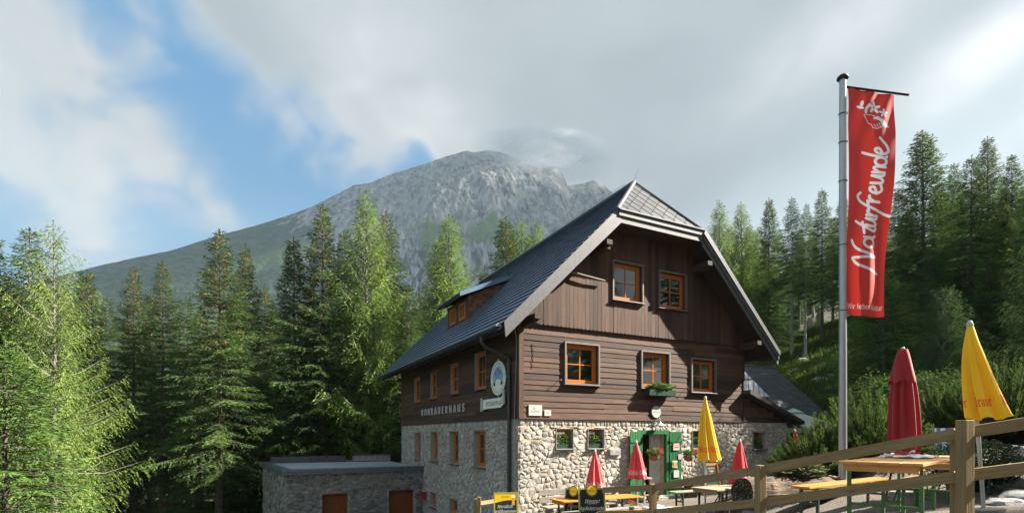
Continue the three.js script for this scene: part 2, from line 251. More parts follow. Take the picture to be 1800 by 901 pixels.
{ // the gravel terrace in front of the house and round the tables
  const gr = tex(512, 512, (u, v) => { let g = 0.62 + 0.1 * fbm(u * 5, v * 5, 4, 5, 5) + 0.22 * noise2(u * 56, v * 56, 56, 56) + 0.12 * noise2(u * 110, v * 110, 110, 110); return [g * 1.02, g * 0.98, g * 0.92]; });
  const m = std({ color: rgb(0.40, 0.375, 0.35), map: again(gr, 0.8, 0.8), bumpMap: again(tex(256, 256, (u, v) => 0.5 + 0.5 * noise2(u * 40, v * 40, 40, 40), false), 1.2, 1.2), bumpScale: 0.03, roughness: 1 });
  const ds = [...Array(90)].map((_, i) => 2.5 + i * 0.19), fr = [...Array(70)].map((_, i) => i / 69);
  const edgeL = d => -1.2 + 0.5 * Math.sin(d) + Math.max(0, 7 - d) * 0.2, edgeR = d => 6.4 + 0.35 * d + 0.5 * Math.sin(d * 1.3) + 2.4 * smooth(12, 6, d);
  tag(part('gravel_terrace', sheet(fr.map(t => d => mix(edgeL(d), edgeR(d), t)), ds, (x, d) => ground(x, d) + 0.025 * smooth(0, 0.5, x - edgeL(d)) * smooth(0, 0.5, edgeR(d) - x) + 0.012 + 0.012 * noise2(x * 2.2, d * 2.2)), m), 'pale grey gravel terrace in front of the house', 'terrace', null, 'structure');
}
// the mountain: a ridge read as [image x, image y], a kilometre or two away
const RIDGE = [[-700, 600], [-300, 560], [0, 512], [160, 470], [240, 452], [300, 440], [360, 421], [400, 409], [450, 396], [510, 377], [535, 368], [560, 357], [590, 342], [622, 325], [650, 322], [680, 309], [740, 290], [790, 273], [820, 265], [835, 268], [860, 264], [890, 270], [920, 284], [950, 296], [975, 293], [988, 303], [999, 327], [1016, 324], [1028, 322], [1042, 316], [1060, 325], [1078, 340], [1120, 372], [1200, 420], [1350, 480], [1600, 520], [2400, 600]];
const ridgeTan = tx => { const X = 900 + 911 * tx; let i = 0; while (i < RIDGE.length - 2 && RIDGE[i + 1][0] < X) i++; const [a, b] = [RIDGE[i], RIDGE[i + 1]], t = clamp((X - a[0]) / (b[0] - a[0])); return (764 - mix(a[1], b[1], t)) / 911; };
const RIDGE_D = 2100, FOOT_D = 330;
const ridgeDepth = tx => RIDGE_D * (1 - 0.22 * smooth(-0.35, -0.9, tx) + 0.12 * smooth(0.05, 0.25, tx));
function mountainHeight(tx, s) {                     // s 0 at the foot, 1 on the ridge, past 1 behind it
  const dR = ridgeDepth(tx), d = mix(FOOT_D, dR, s), x = tx * d, top = dR * ridgeTan(tx), foot = -48;
  if (s > 1) return EYE + top - (s - 1) * dR * 0.9;
  const g = 0.30 * s + 0.70 * s ** 2.1, env = Math.sin(Math.PI * Math.min(s, 1)) ** 0.8 * (0.25 + 0.75 * s);
  const rockAmt = smooth(-0.47, -0.2, tx);
  const gully = ridged(x * 0.0042 + d * 0.0012 + 3, d * 0.0016, 6) - 0.55, crag = ridged(x * 0.013, d * 0.011 + 7, 5) - 0.55, fine = ridged(x * 0.045, d * 0.04, 3) - 0.5;
  const spur = 95 * Math.exp(-(((tx + 0.17) / 0.09) ** 2) - ((s - 0.56) / 0.13) ** 2);
  return foot + (EYE + top - foot) * g + spur + env * (gully * mix(120, 250, rockAmt) + crag * mix(42, 95, rockAmt)) + (0.25 + 0.75 * smooth(1, 0.86, s)) * fine * mix(10, 26, rockAmt) + (s > 0.9 ? 0 : 0);
}
{
  const NX = 720, NS = 330, pos = new Float32Array(NX * NS * 3), col = new Float32Array(NX * NS * 3), idx = [];
  const hs = new Float32Array(NX * NS);
  for (let j = 0; j < NS; j++) for (let i = 0; i < NX; i++) { const tx = -1.1 + 1.75 * i / (NX - 1), s = 1.15 * (j / (NS - 1)), d = mix(FOOT_D, ridgeDepth(tx), s), o = j * NX + i; hs[o] = mountainHeight(tx, s); pos.set([tx * d, hs[o], -d], o * 3); if (i < NX - 1 && j < NS - 1) idx.push(o, o + 1, o + NX, o + 1, o + NX + 1, o + NX); }
  const g = new THREE.BufferGeometry(); g.setAttribute('position', new THREE.BufferAttribute(pos, 3)); g.setIndex(idx); g.computeVertexNormals();
  const nrm = g.attributes.normal.array, meadows = [[-0.605, 0.62, 0.07, 0.10], [-0.46, 0.82, 0.10, 0.05], [-0.13, 0.60, 0.06, 0.07], [-0.05, 0.66, 0.05, 0.07], [-0.22, 0.66, 0.05, 0.03]];
  for (let j = 0; j < NS; j++) for (let i = 0; i < NX; i++) {
    const o = j * NX + i, tx = -1.1 + 1.75 * i / (NX - 1), s = 1.15 * j / (NS - 1), x = pos[o * 3], d = -pos[o * 3 + 2], ny = nrm[o * 3 + 1];
    const n = fbm(x * 0.006, d * 0.006 + 5, 5), n2 = fbm(x * 0.03 + 2, d * 0.03, 4), n3 = noise2(x * 0.11, d * 0.11);
    let rock = smooth(-0.22, 0.22, n * 1.1 + n2 * 0.9 + 1.5 * (0.80 - ny) + 1.1 * smooth(-0.5, -0.18, tx) * smooth(0.40, 0.75, s) - 0.42 - 0.7 * smooth(-0.36, -0.56, tx));
    const dots = noise2(x * 0.05 + 9, d * 0.05); let meadow = smooth(-0.22, 0.26, n2 * 0.9 + n * 0.4 + 0.5 * dots - 0.06) * 0.8; for (const [mx, ms, wx, ws] of meadows) { const q = Math.exp(-(((tx - mx) / wx) ** 2) - ((s - ms) / ws) ** 2); meadow = Math.max(meadow * 0.8, smooth(0.3, 0.6, q + n2 * 0.25)); rock *= 1 - 0.85 * smooth(0.3, 0.7, q + n2 * 0.3); }
    const pine = [0.024, 0.055, 0.026], grass = [0.15, 0.24, 0.06], q4 = 0.30 * n2 + 0.16 * n3 + 0.14 * noise2(x * 0.3, d * 0.3), lime = [0.26 + q4, 0.262 + q4, 0.258 + 0.95 * q4];
    for (let k = 0; k < 3; k++) col[o * 3 + k] = clamp(mix(mix(pine[k], grass[k], clamp(meadow + 0.15 * n3)), lime[k], rock), 0.005, 0.6);
  }
  g.setAttribute('color', new THREE.BufferAttribute(col, 3));
  tag(part('mountain', g, std({ vertexColors: true, roughness: 1 })), 'rocky limestone mountain with green flanks behind the forest', 'mountain', null, 'structure');
}
{ // far woods on the mountain's lower slopes, and single trees on the skyline at the left
  const layers = []; for (let k = 0; k < 6; k++) { const y0 = 0.08 + k * 0.15, g = new THREE.ConeGeometry(0.19 * (1 - k * 0.145), 0.30, 7, 1, true); const p = g.attributes.position; for (let i = 0; i < p.count; i++) if (p.getY(i) < 0) { const q = (i % 2 ? 1.25 : 0.7); p.setX(i, p.getX(i) * q); p.setZ(i, p.getZ(i) * q); p.setY(i, p.getY(i) - (i % 2 ? 0.05 : 0)); } g.translate(0, y0 + 0.15, 0); layers.push(g); }
  layers.push(new THREE.CylinderGeometry(0.012, 0.018, 0.15, 5).translate(0, 0.05, 0));
  const g = join(layers); g.computeVertexNormals();
  const r = rngOf(5), spots = [];
  for (let k = 0; k < 30000 && spots.length < 6500; k++) {
    const tx = -1.1 + 1.9 * r(), s = 0.02 + (r() < 0.3 ? 0.93 : 0.62) * r() ** 1.2, d = mix(FOOT_D, ridgeDepth(tx), s), x = tx * d;
    const dens = smooth(0.62, 0.18, s + 0.25 * fbm(x * 0.008, d * 0.006, 3)) + (Math.exp(-(((tx + 0.05) / 0.08) ** 2) - ((s - 0.5) / 0.07) ** 2)) + 0.7 * Math.exp(-(((tx + 0.2) / 0.05) ** 2) - ((s - 0.45) / 0.06) ** 2);
    if (s > 0.55 && tx > -0.4) continue;
    const flank = s > 0.5 && tx < -0.4 && fbm(x * 0.012, d * 0.012 + 3, 3) > 0.0 ? 0.5 : 0; if (r() < dens + flank) spots.push([x, mountainHeight(tx, s), d, (10 + r() * 9) * (s > 0.5 ? 0.55 : 1)]);
  }
  const im = new THREE.InstancedMesh(g, std({ color: rgb(0.030, 0.052, 0.024), roughness: 1 }), spots.length), o = new THREE.Object3D();
  spots.forEach(([x, y, d, h], i) => { o.position.set(x, y - 0.5, -d); o.rotation.y = r() * 6; o.scale.set(h * (0.8 + 0.4 * r()), h, h * (0.8 + 0.4 * r())); o.updateMatrix(); im.setMatrixAt(i, o.matrix); im.setColorAt(i, rgb(0.75 + 0.5 * r(), 0.75 + 0.5 * r(), 0.75 + 0.4 * r())); });
  im.name = 'distant_forest'; im.castShadow = im.receiveShadow = true; scene.add(im); tag(im, 'dark conifer woods on the lower slopes of the mountain', 'forest', null, 'stuff');
}
{ // the cloud that sits on the summit: wavy veils one behind the other
  const veil = (seed) => tex(256, 128, (u, v) => { const n = fbm(u * 3 + seed, v * 2 + seed * 1.7, 5, 256, 256), e = smooth(0, 0.3, u) * smooth(1, 0.7, u) * smooth(0, 0.55, v) * smooth(1, 0.75, v); return clamp(e * (0.62 + 0.85 * n)); }, false);
  const cloud = thing('summit_cloud', 'soft grey cloud clinging to the mountain summit', 'cloud'); cloud.userData.kind = 'stuff';
  for (let k = 0; k < 5; k++) {
    const d = 2000 + k * 45, g = new THREE.PlaneGeometry(640 - k * 30, 210, 24, 8), p = g.attributes.position;
    for (let i = 0; i < p.count; i++) p.setZ(i, 60 * Math.sin(p.getX(i) * 0.007 + k * 1.3) + 30 * Math.sin(p.getY(i) * 0.02 + k));
    g.computeVertexNormals(); g.rotateZ(-0.10); g.translate((965 - 900) / 911 * d + (k - 2) * 25, (764 - 286) / 911 * d + (k % 2) * 20, -d);
    part('veil', g, std({ color: rgb(0.66, 0.68, 0.70), alphaMap: veil(3 + k * 7), transparent: true, opacity: 0.5, roughness: 1, depthWrite: false, side: THREE.DoubleSide }), cloud);
  }
}
{ // a cloud high over the right of the picture keeps the sun off the mountain
  const r = rngOf(19), c = thing('overhead_cloud', 'broad cloud high above the mountain, over the top of the picture', 'cloud'); c.userData.kind = 'stuff';
  const puffs = []; for (let k = 0; k < 70; k++) { const g = new THREE.IcosahedronGeometry(1, 3), p = g.attributes.position, v = V3(); for (let i = 0; i < p.count; i++) { v.fromBufferAttribute(p, i); const q = 1 + 0.25 * noise3(v.x * 2 + k, v.y * 2, v.z * 2); p.setXYZ(i, v.x * q, v.y * q, v.z * q); } const s = 180 + 200 * r(); g.scale(s * 1.3, s * 0.4, s * 1.3); g.translate(1100 + 2000 * r(), 2650 + 160 * r(), -(800 + 1950 * r())); puffs.push(g); }
  const m = join(puffs); part('puffs', m, std({ color: rgb(0.85, 0.86, 0.88), roughness: 1, transparent: true, opacity: 0.24 }), c);
}
scene.fog = new THREE.FogExp2(0xb9cfe0, 0.0001);

// ---------- the house ----------
const TURN = 27.195 * Math.PI / 180, CORNER = at(0.192, 14.6, 0);
const inHouse = (u, y, v) => V3(u, y, -v).applyAxisAngle(V3(0, 1, 0), TURN).add(CORNER);   // u right along the gable front, v back along the side
const hut = thing('mountain_hut', 'large mountain hut with stone ground floor, dark board upper walls and half-hipped roof', 'hut', CORNER, TURN);

// convex polygon helpers in 2D
function clipHalf(poly, nx, ny, c) { const out = []; for (let i = 0; i < poly.length; i++) { const a = poly[i], b = poly[(i + 1) % poly.length], da = nx * a[0] + ny * a[1] - c, db = nx * b[0] + ny * b[1] - c; if (da <= 0) out.push(a); if ((da < 0 && db > 0) || (da > 0 && db < 0)) { const t = da / (da - db); out.push([mix(a[0], b[0], t), mix(a[1], b[1], t)]); } } return out; }
const areaOf = p => { let s = 0; for (let i = 0; i < p.length; i++) { const a = p[i], b = p[(i + 1) % p.length]; s += a[0] * b[1] - b[0] * a[1]; } return s / 2; };
function clipConvex(poly, hull) { const sg = Math.sign(areaOf(hull)); for (let i = 0; i < hull.length && poly.length; i++) { const a = hull[i], b = hull[(i + 1) % hull.length], nx = (b[1] - a[1]) * sg, ny = -(b[0] - a[0]) * sg; poly = clipHalf(poly, nx, ny, nx * a[0] + ny * a[1]); } return poly; }
const chaikin = p => p.flatMap((a, i) => { const b = p[(i + 1) % p.length]; return [[mix(a[0], b[0], 0.22), mix(a[1], b[1], 0.22)], [mix(a[0], b[0], 0.78), mix(a[1], b[1], 0.78)]]; });
// one rough stone on the xy plane, bulging to +z
function stoneGeo(poly, high, r) {
  if (areaOf(poly) < 0) poly = [...poly].reverse();
  const p = chaikin(poly), n = p.length, cx = p.reduce((s, q) => s + q[0], 0) / n, cy = p.reduce((s, q) => s + q[1], 0) / n, pos = [], idx = [], uo = r() * 9, vo = r() * 9;
  const tx = (r() - 0.5) * 0.25, ty = (r() - 0.5) * 0.25;
  [[1.01, -0.02], [0.96, high * 0.7], [0.72, high]].forEach(([k, z], ring) => p.forEach(q => { const j = ring ? (r() - 0.5) * 0.02 : 0, dx = (q[0] - cx) * k, dy = (q[1] - cy) * k; pos.push(cx + dx + j, cy + dy + (ring ? (r() - 0.5) * 0.02 : 0), z + (ring ? dx * tx + dy * ty + (r() - 0.5) * high * 0.45 : 0)); }));
  pos.push(cx, cy, high * (0.95 + 0.3 * r()));
  for (let ring = 0; ring < 2; ring++) for (let i = 0; i < n; i++) { const a = ring * n + i, b = ring * n + (i + 1) % n; idx.push(a, b, b + n, a, b + n, a + n); }
  for (let i = 0; i < n; i++) idx.push(2 * n + i, 2 * n + (i + 1) % n, 3 * n);
  const g = new THREE.BufferGeometry(); g.setAttribute('position', new THREE.Float32BufferAttribute(pos, 3)); g.setIndex(idx);
  const q = g.toNonIndexed(), P = q.attributes.position, uv = new Float32Array(P.count * 2); for (let i = 0; i < P.count; i++) { uv[i * 2] = P.getX(i) + uo + P.getZ(i); uv[i * 2 + 1] = P.getY(i) + vo; }
  q.setAttribute('uv', new THREE.BufferAttribute(uv, 2)); q.computeVertexNormals(); return toCreasedNormals(q, 0.7);
}
// rubble masonry over a rectangle, openings left free; returns [{geo, area, mat}]
function rubble(x0, y0, x1, y1, holes, { seed = 1, cell = 0.25, flat = 0.72, joint = 0.022, high = 0.045, course = 0 } = {}) {
  const r = rngOf(seed), pts = [], out = [], top = y1 - course;
  const want = (x1 - x0) * (top - y0) / (cell * cell * flat) * 1.02;
  for (let tries = 0; pts.length < want && tries < want * 60; tries++) {
    const p = [mix(x0, x1, r()), mix(y0, top, r())], rad = cell * (0.30 + 0.95 * r() ** 2.2);
    if (holes.some(h => p[0] > h[0] - 0.03 && p[0] < h[2] + 0.03 && p[1] > h[1] - 0.03 && p[1] < h[3] + 0.03)) continue;
    if (pts.every(q => Math.hypot(p[0] - q[0], (p[1] - q[1]) / flat) > (rad + q[2]) * 0.62)) pts.push([...p, rad]);
  }
  const add = (poly, w, h, s) => { if (poly.length < 3) return; const a = Math.abs(areaOf(poly)); if (a < 0.0035) return; out.push({ geo: stoneGeo(poly, high * (0.55 + 0.7 * r()), r), area: a, mat: Math.floor(r() * 6) }); };
  const cutHoles = poly => { for (const h of holes) { const inside = clipConvex(poly, [[h[0], h[1]], [h[2], h[1]], [h[2], h[3]], [h[0], h[3]]]); if (inside.length < 3 || Math.abs(areaOf(inside)) < 1e-5) continue; const m = joint * 0.5; const options = [clipHalf(poly, 1, 0, h[0] - m), clipHalf(poly, -1, 0, -h[2] - m), clipHalf(poly, 0, 1, h[1] - m), clipHalf(poly, 0, -1, -h[3] - m)].filter(p => p.length > 2); poly = options.sort((a, b) => Math.abs(areaOf(b)) - Math.abs(areaOf(a)))[0] ?? []; if (!poly.length) break; } return poly; };
  for (const p of pts) {
    let poly = [[Math.max(x0, p[0] - 0.6), Math.max(y0, p[1] - 0.5)], [Math.min(x1, p[0] + 0.6), Math.max(y0, p[1] - 0.5)], [Math.min(x1, p[0] + 0.6), Math.min(top, p[1] + 0.5)], [Math.max(x0, p[0] - 0.6), Math.min(top, p[1] + 0.5)]];
    for (const q of pts) { if (q === p || Math.abs(q[0] - p[0]) > 1.1 || Math.abs(q[1] - p[1]) > 0.9) continue; const dx = q[0] - p[0], dy = (q[1] - p[1]) / (flat * flat), l = Math.hypot(dx, dy), bias = (p[2] - q[2]) * 0.5 * Math.min(1, l), mx = p[0] + (q[0] - p[0]) * (0.5), my = p[1] + (q[1] - p[1]) * 0.5; poly = clipHalf(poly, dx / l, dy / l, (mx * dx + my * dy) / l + bias * 0.3 - joint * 0.5); if (poly.length < 3) break; }
    add(cutHoles(poly));
  }
  if (course) for (let x = x0; x < x1 - 0.05;) { const w = 0.09 + 0.12 * r(), y = top + joint * 0.4 + 0.03 * (r() - 0.5); add(cutHoles([[x + joint * 0.4, y], [Math.min(x1, x + w) - joint * 0.4, y + 0.02 * (r() - 0.5)], [Math.min(x1, x + w) - joint * 0.4 + 0.02 * (r() - 0.5), y1 - 0.01], [x + joint * 0.4, y1 - 0.01 - 0.02 * r()]])); x += w; }
  return out;
}
function layStones(list, parent, most, mats = M.stones) {  // the largest as parts, the rest joined
  list.sort((a, b) => b.area - a.area);
  list.slice(0, most).forEach(s => part('stone', s.geo, mats[s.mat % mats.length], parent));
  mats.forEach((m, k) => { const rest = list.slice(most).filter(s => s.mat % mats.length === k); if (rest.length) part('small_stones', rest.map(s => s.geo), m, parent).userData.kind = 'stuff'; });
}
// openings: [x0, y0, x1, y1]
const STONE_TOP = 2.41;
const frontStoneHoles = [[1.22, 1.53, 1.83, 2.14], [2.35, 1.53, 2.97, 2.14], [4.42, -0.06, 5.46, 2.05], [6.68, 1.48, 7.31, 2.1], [9.72, 1.42, 10.42, 2.06]];
const sideStoneHoles = [[9.16, 10.07, 0.85, 2.05], [6.9, 7.76, 0.88, 2.07], [4.6, 5.5, 0.87, 2.08], [2.23, 3.2, 0.89, 2.09], [7.07, 7.83, -1.01, -0.39], [4.71, 5.55, -0.98, -0.41]].map(([v0, v1, y0, y1]) => [-v1, y0, -v0, y1]);
{
  const w = part('stone_wall', plate([[0, -1.6], [11.66, -1.6], [11.66, STONE_TOP], [0, STONE_TOP]], frontStoneHoles, 0.45, 0), M.mortar, hut);
  layStones(rubble(0.02, -1.1, 11.66, STONE_TOP, frontStoneHoles, { seed: 11, cell: 0.235, course: 0.2, high: 0.02, joint: 0.03 }), w, 300);
  const s = part('stone_wall', plate([[-12.34, -3.4], [-0.45, -3.4], [-0.45, STONE_TOP], [-12.34, STONE_TOP]], sideStoneHoles, 0.45, 0), M.mortarGrey, hut); s.rotation.y = -Math.PI / 2;
  // side wall: its near end is the flank of the front wall
  const nearEnd = part('wall_corner', box(0.02, STONE_TOP + 1.6, 0.45, -0.012, (STONE_TOP - 1.6) / 2, -0.226), M.mortarGrey, hut);
  layStones(rubble(-12.34, -2.7, 0, STONE_TOP, sideStoneHoles, { seed: 12, cell: 0.225, course: 0.2, high: 0.02, joint: 0.024 }), s, 0);
  const far = part('rear_wall', plate([[0, -3.4], [11.66, -3.4], [11.66, STONE_TOP], [9.18, 5.1], [4.59, 9.9], [0, 5.1]], [], 0.3, -12.05), M.mortarGrey, hut);
  part('right_wall', box(0.4, 4.6, 11.2, 11.45, 0.1, -6.05), M.mortarGrey, hut);
  part('floor_slab', [box(8.9, 0.1, 11.5, 4.6, 2.3, -6.2), box(8.9, 0.1, 11.5, 4.6, 5.02, -6.2)], M.room, hut);
}
// ---------- boards ----------
const frontHoles = [[1.53, 3.47, 2.71, 4.66], [4.43, 3.47, 5.58, 4.62], [6.62, 3.42, 7.73, 4.53]];
const sideHoles = [[9.2, 10.05, 3.38, 4.5], [6.96, 7.75, 3.41, 4.55], [4.59, 5.36, 3.43, 4.58], [2.19, 3.06, 3.42, 4.64]].map(([a, b, y0, y1]) => [-b, y0, -a, y1]);
const gableHoles = [[3.24, 6.14, 4.39, 7.31], [5.12, 6.1, 6.27, 7.27]];
function layBoards(parent, x0, x1, y0, y1, holes, seed, row = 0.163, topAt) {
  const r = rngOf(seed); let n = 0;
  for (let y = y0; y < y1 - 0.03; n++) {
    const h = Math.min(row * (0.86 + 0.28 * r()), y1 - y); let spans = [[x0, x1]];
    if (topAt) { const lim = topAt(y + h); if (lim <= x0 + 0.1) break; spans = [[x0, lim]]; }
    for (const o of holes) { const over = Math.min(y + h, o[3]) - Math.max(y, o[1]); if (over > h * 0.4) spans = spans.flatMap(([a, b]) => o[2] <= a || o[0] >= b ? [[a, b]] : [[a, o[0]], [o[2], b]].filter(q => q[1] - q[0] > 0.05)); }
    for (const [a, b] of spans) {
      let cuts = [a]; if (b - a > 3.2) { let x = a; while ((x += 2 + 3 * r()) < b - 0.8) cuts.push(x); } cuts.push(b);
      for (let k = 0; k < cuts.length - 1; k++) {
        const l = cuts[k + 1] - cuts[k] - 0.006, g = new THREE.BoxGeometry(l, h + 0.012, 0.024); metreUV(g, r() * 20, r() * 7, 0);
        g.rotateX(-0.055 - 0.05 * r()); g.rotateZ((r() - 0.5) * 0.006 * Math.min(1, 2.5 / l)); g.translate((cuts[k] + cuts[k + 1]) / 2, y + h / 2, 0.018 + 0.008 * r());
        part('board', g, M.dark[Math.floor(r() * 4)], parent);
      }
    }
    y += h;
  }
}
{
  const w = part('board_wall', plate([[0, STONE_TOP], [9.18, STONE_TOP], [9.18, 5.3], [0, 5.3]], frontHoles, 0.25, 0.012), M.backing, hut);
  layBoards(w, 0.13, 9.18, STONE_TOP + 0.03, 5.2, frontHoles, 31);
  const s = part('board_wall', plate([[-12.34, STONE_TOP], [-0.24, STONE_TOP], [-0.24, 5.3], [-12.34, 5.3]], sideHoles, 0.25, 0.012), M.backing, hut); s.rotation.y = -Math.PI / 2;
  layBoards(s, -12.34, -0.13, STONE_TOP + 0.03, 5.2, sideHoles, 32);
  part('corner_post', box(0.15, 2.8, 0.15, 0.055, 3.8, -0.02, 3, 1), M.dark[1], hut);
  part('corner_post', box(0.05, 2.8, 0.06, 9.2, 3.8, 0.035, 5, 1), M.beam, hut);
  part('base_rail', box(9.2, 0.035, 0.05, 4.6, STONE_TOP + 0.01, 0.035, 1, 2), M.dark[3], hut);
  part('base_rail', box(0.05, 0.035, 12.3, -0.035, STONE_TOP + 0.01, -6.2, 1, 2), M.dark[0], hut);
  part('right_board_wall', box(0.2, 2.8, 12, 9.07, 3.8, -6.3), M.backing, hut);
  // gable: upright boards with rounded feet
  const K = 0.99265, under = u => 4.85 + K * (Math.min(u, 9.18 - u) + 0.85) - 0.3, cap = u => Math.min(under(u), 8.6);
  const g = part('gable_wall', plate([[0, 5.2], [9.18, 5.2], [9.18, under(0)], [9.18 - 3.1, under(3.1)], [3.1, under(3.1)], [0, under(0)]].concat([]), gableHoles, 0.2, 0.06), M.backing, hut);
  const r = rngOf(33); const foot = 5.1;
  for (let x = 0.0; x < 9.15;) {
    const wd = Math.min(0.125 + 0.04 * r(), 9.18 - x), a = x + 0.003, b = x + wd - 0.003, yA = cap(a), yB = cap(b), z = 0.072 + 0.008 * r(), m = M.dark[Math.floor(r() * 4)], uo = r() * 20, vo = r() * 5;
    const hole = gableHoles.find(h => Math.min(b, h[2]) - Math.max(a, h[0]) > wd * 0.5);
    const shapeOf = (lo, hiA, hiB, round) => { const s = new THREE.Shape(); if (round) { s.moveTo(a, lo + wd * 0.35); s.quadraticCurveTo(a, lo, (a + b) / 2, lo); s.quadraticCurveTo(b, lo, b, lo + wd * 0.35); } else { s.moveTo(a, lo); s.lineTo(b, lo); } s.lineTo(b, hiB); s.lineTo(a, hiA); s.closePath(); const e = new THREE.ExtrudeGeometry(s, { depth: 0.022, bevelEnabled: false, curveSegments: 4 }); e.translate(0, 0, z); return metreUV(e, uo, vo, 1); };
    if (hole) { part('gable_board', shapeOf(foot, hole[1], hole[1], true), m, g); part('gable_board', shapeOf(hole[3], yA, yB, false), m, g); } else part('gable_board', shapeOf(foot, Math.max(yA, foot + 0.12), Math.max(yB, foot + 0.12), true), m, g);
    x += wd;
  }
}
// ---------- windows ----------
function makeWindow(parent, hole, { z = 0, turn = 0, deep = 0.13, trim = 0, cols = 2, rows = 2, sill = 0.06, curtain = false, ajar = 0, casing = 0.075, sillMat = M.sill, label } = {}) {
  const [x0, y0, x1, y1] = hole, w = x1 - x0, h = y1 - y0, g = new THREE.Group(); g.name = 'window'; g.rotation.y = turn; g.position.set((x0 + x1) / 2, y0, z); if (turn) { g.position.set(-z, y0, (x0 + x1) / 2); } parent.add(g);
  if (label) g.userData.label = label;
  const c = casing, zf = -deep;
  const ring = (W, H, t, d, zc, yb) => [box(W, t, d, 0, yb + t / 2, zc, W), box(W, t, d, 0, yb + H - t / 2, zc, 3), box(t, H - 2 * t, d, -W / 2 + t / 2, yb + H / 2, zc, 5), box(t, H - 2 * t, d, W / 2 - t / 2, yb + H / 2, zc, 7)];
  if (trim) part('trim', ring(w + 2 * trim - 0.02, h + 2 * trim - 0.02, trim, 0.075, 0.03, -trim + 0.01), M.trim, g);
  else part('reveal', ring(w + 0.0, h + 0.0, 0.012, deep, -deep / 2 + 0.015, 0), M.reveal, g);
  part('frame', ring(w - 0.004, h - 0.004, c, 0.06, zf, 0.002), M.orange, g);
  const sw = w - 2 * c - 0.01, sh = h - 2 * c - 0.01, t = c * 0.72, sash = new THREE.Group(); sash.name = 'casement'; sash.position.set(-sw / 2, c + 0.005, zf + 0.008); sash.rotation.y = ajar; g.add(sash);
  const bars = ring(sw, sh, t, 0.05, 0, 0); const mt = 0.028;
  for (let k = 1; k < cols; k++) bars.push(box(mt, sh - 2 * t, 0.035, -sw / 2 + sw * k / cols, sh / 2, 0));
  for (let k = 1; k < rows; k++) bars.push(box(sw - 2 * t, mt, 0.033, 0, sh * k / rows, 0));
  const bm = part('sash', bars.map(b => b.translate(sw / 2, 0, 0)), M.orange, sash);
  part('pane', new THREE.PlaneGeometry(sw - 2 * t + 0.01, sh - 2 * t + 0.01).translate(sw / 2, sh / 2, -0.004), M.glass, sash);
  if (sill) part('sill', rbox(w + 2 * trim + 0.06, 0.022, deep + sill, 0.006, 0, -0.012 - (trim ? trim * 0.5 : 0), -deep / 2 + sill / 2 + 0.05), sillMat, g);
  if (curtain) { const gm = new THREE.PlaneGeometry(sw, sh * 0.62, 40, 1), p = gm.attributes.position; for (let i = 0; i < p.count; i++) p.setZ(i, 0.018 * Math.sin(p.getX(i) * 62) + 0.006 * Math.sin(p.getX(i) * 23)); gm.computeVertexNormals(); gm.translate(0, c + sh * 0.32, zf - 0.10); part('curtain', gm, M.curtain, g); }
  return g;
}
frontHoles.forEach((h, i) => makeWindow(hut, h, { z: 0.03, trim: 0.055, deep: 0.12, curtain: i === 1, ajar: i === 2 ? 0.0 : 0 }));
gableHoles.forEach(h => makeWindow(hut, h, { z: 0.085, trim: 0.05, deep: 0.12 }));
sideHoles.forEach((h, i) => makeWindow(hut, h, { z: 0.03, turn: -Math.PI / 2, deep: 0.1, cols: 2, rows: 2, sill: 0.05, casing: 0.07, ajar: 0 }));
frontStoneHoles.filter((h, i) => i !== 2).forEach(h => makeWindow(hut, h, { z: 0.02, deep: 0.3, cols: 1, rows: 1, casing: 0.06, sill: 0.04 }));
sideStoneHoles.forEach((h, i) => makeWindow(hut, h, { z: 0.02, turn: -Math.PI / 2, deep: 0.2, cols: 2, rows: i < 4 ? 2 : 1, casing: 0.075, sill: 0.06 }));
// ---------- the door: green frame, two plank shutters, hall behind ----------
{
  const d = new THREE.Group(); d.name = 'doorway'; d.position.set(4.94, 0, 0.02); hut.add(d);
  part('door_frame', [box(1.24, 0.13, 0.12, 0, 2.04, 0.01), box(0.11, 2.0, 0.12, -0.565, 0.975, 0.01), box(0.11, 2.0, 0.12, 0.565, 0.975, 0.01)], M.green, d);
  part('hall_wall', [box(0.4, 2.0, 0.08, 0.32, 1.0, -0.28), box(0.06, 2.0, 0.5, 0.5, 1.0, -0.6), box(1.3, 0.12, 1.3, 0, 2.05, -0.95)], M.offwhite, d);
  part('inner_door', [box(1.3, 2.0, 0.05, 0.1, 0.98, -0.75, 2, 3)], M.beam, d);
  part('door_step', rbox(1.5, 0.12, 0.55, 0.02, 0, -0.08, 0.22), M.mortarGrey, d);
  [[-0.83, 0.46, 0.10], [0.88, 0.50, -0.06]].forEach(([x, w, t]) => {
    const sh = new THREE.Group(); sh.name = 'shutter'; sh.position.set(x, -0.06, 0.085); sh.rotation.y = t; d.add(sh);
    const n = 4; for (let k = 0; k < n; k++) part('plank', rbox(w / n - 0.005, 2.12, 0.03, 0.005, -w / 2 + (k + 0.5) * w / n, 1.06, 0, k * 3, k), M.green, sh);
    part('ledge', [box(w, 0.1, 0.02, 0, 0.3, 0.026), box(w, 0.1, 0.02, 0, 1.82, 0.026)], M.green, sh);
  });
}
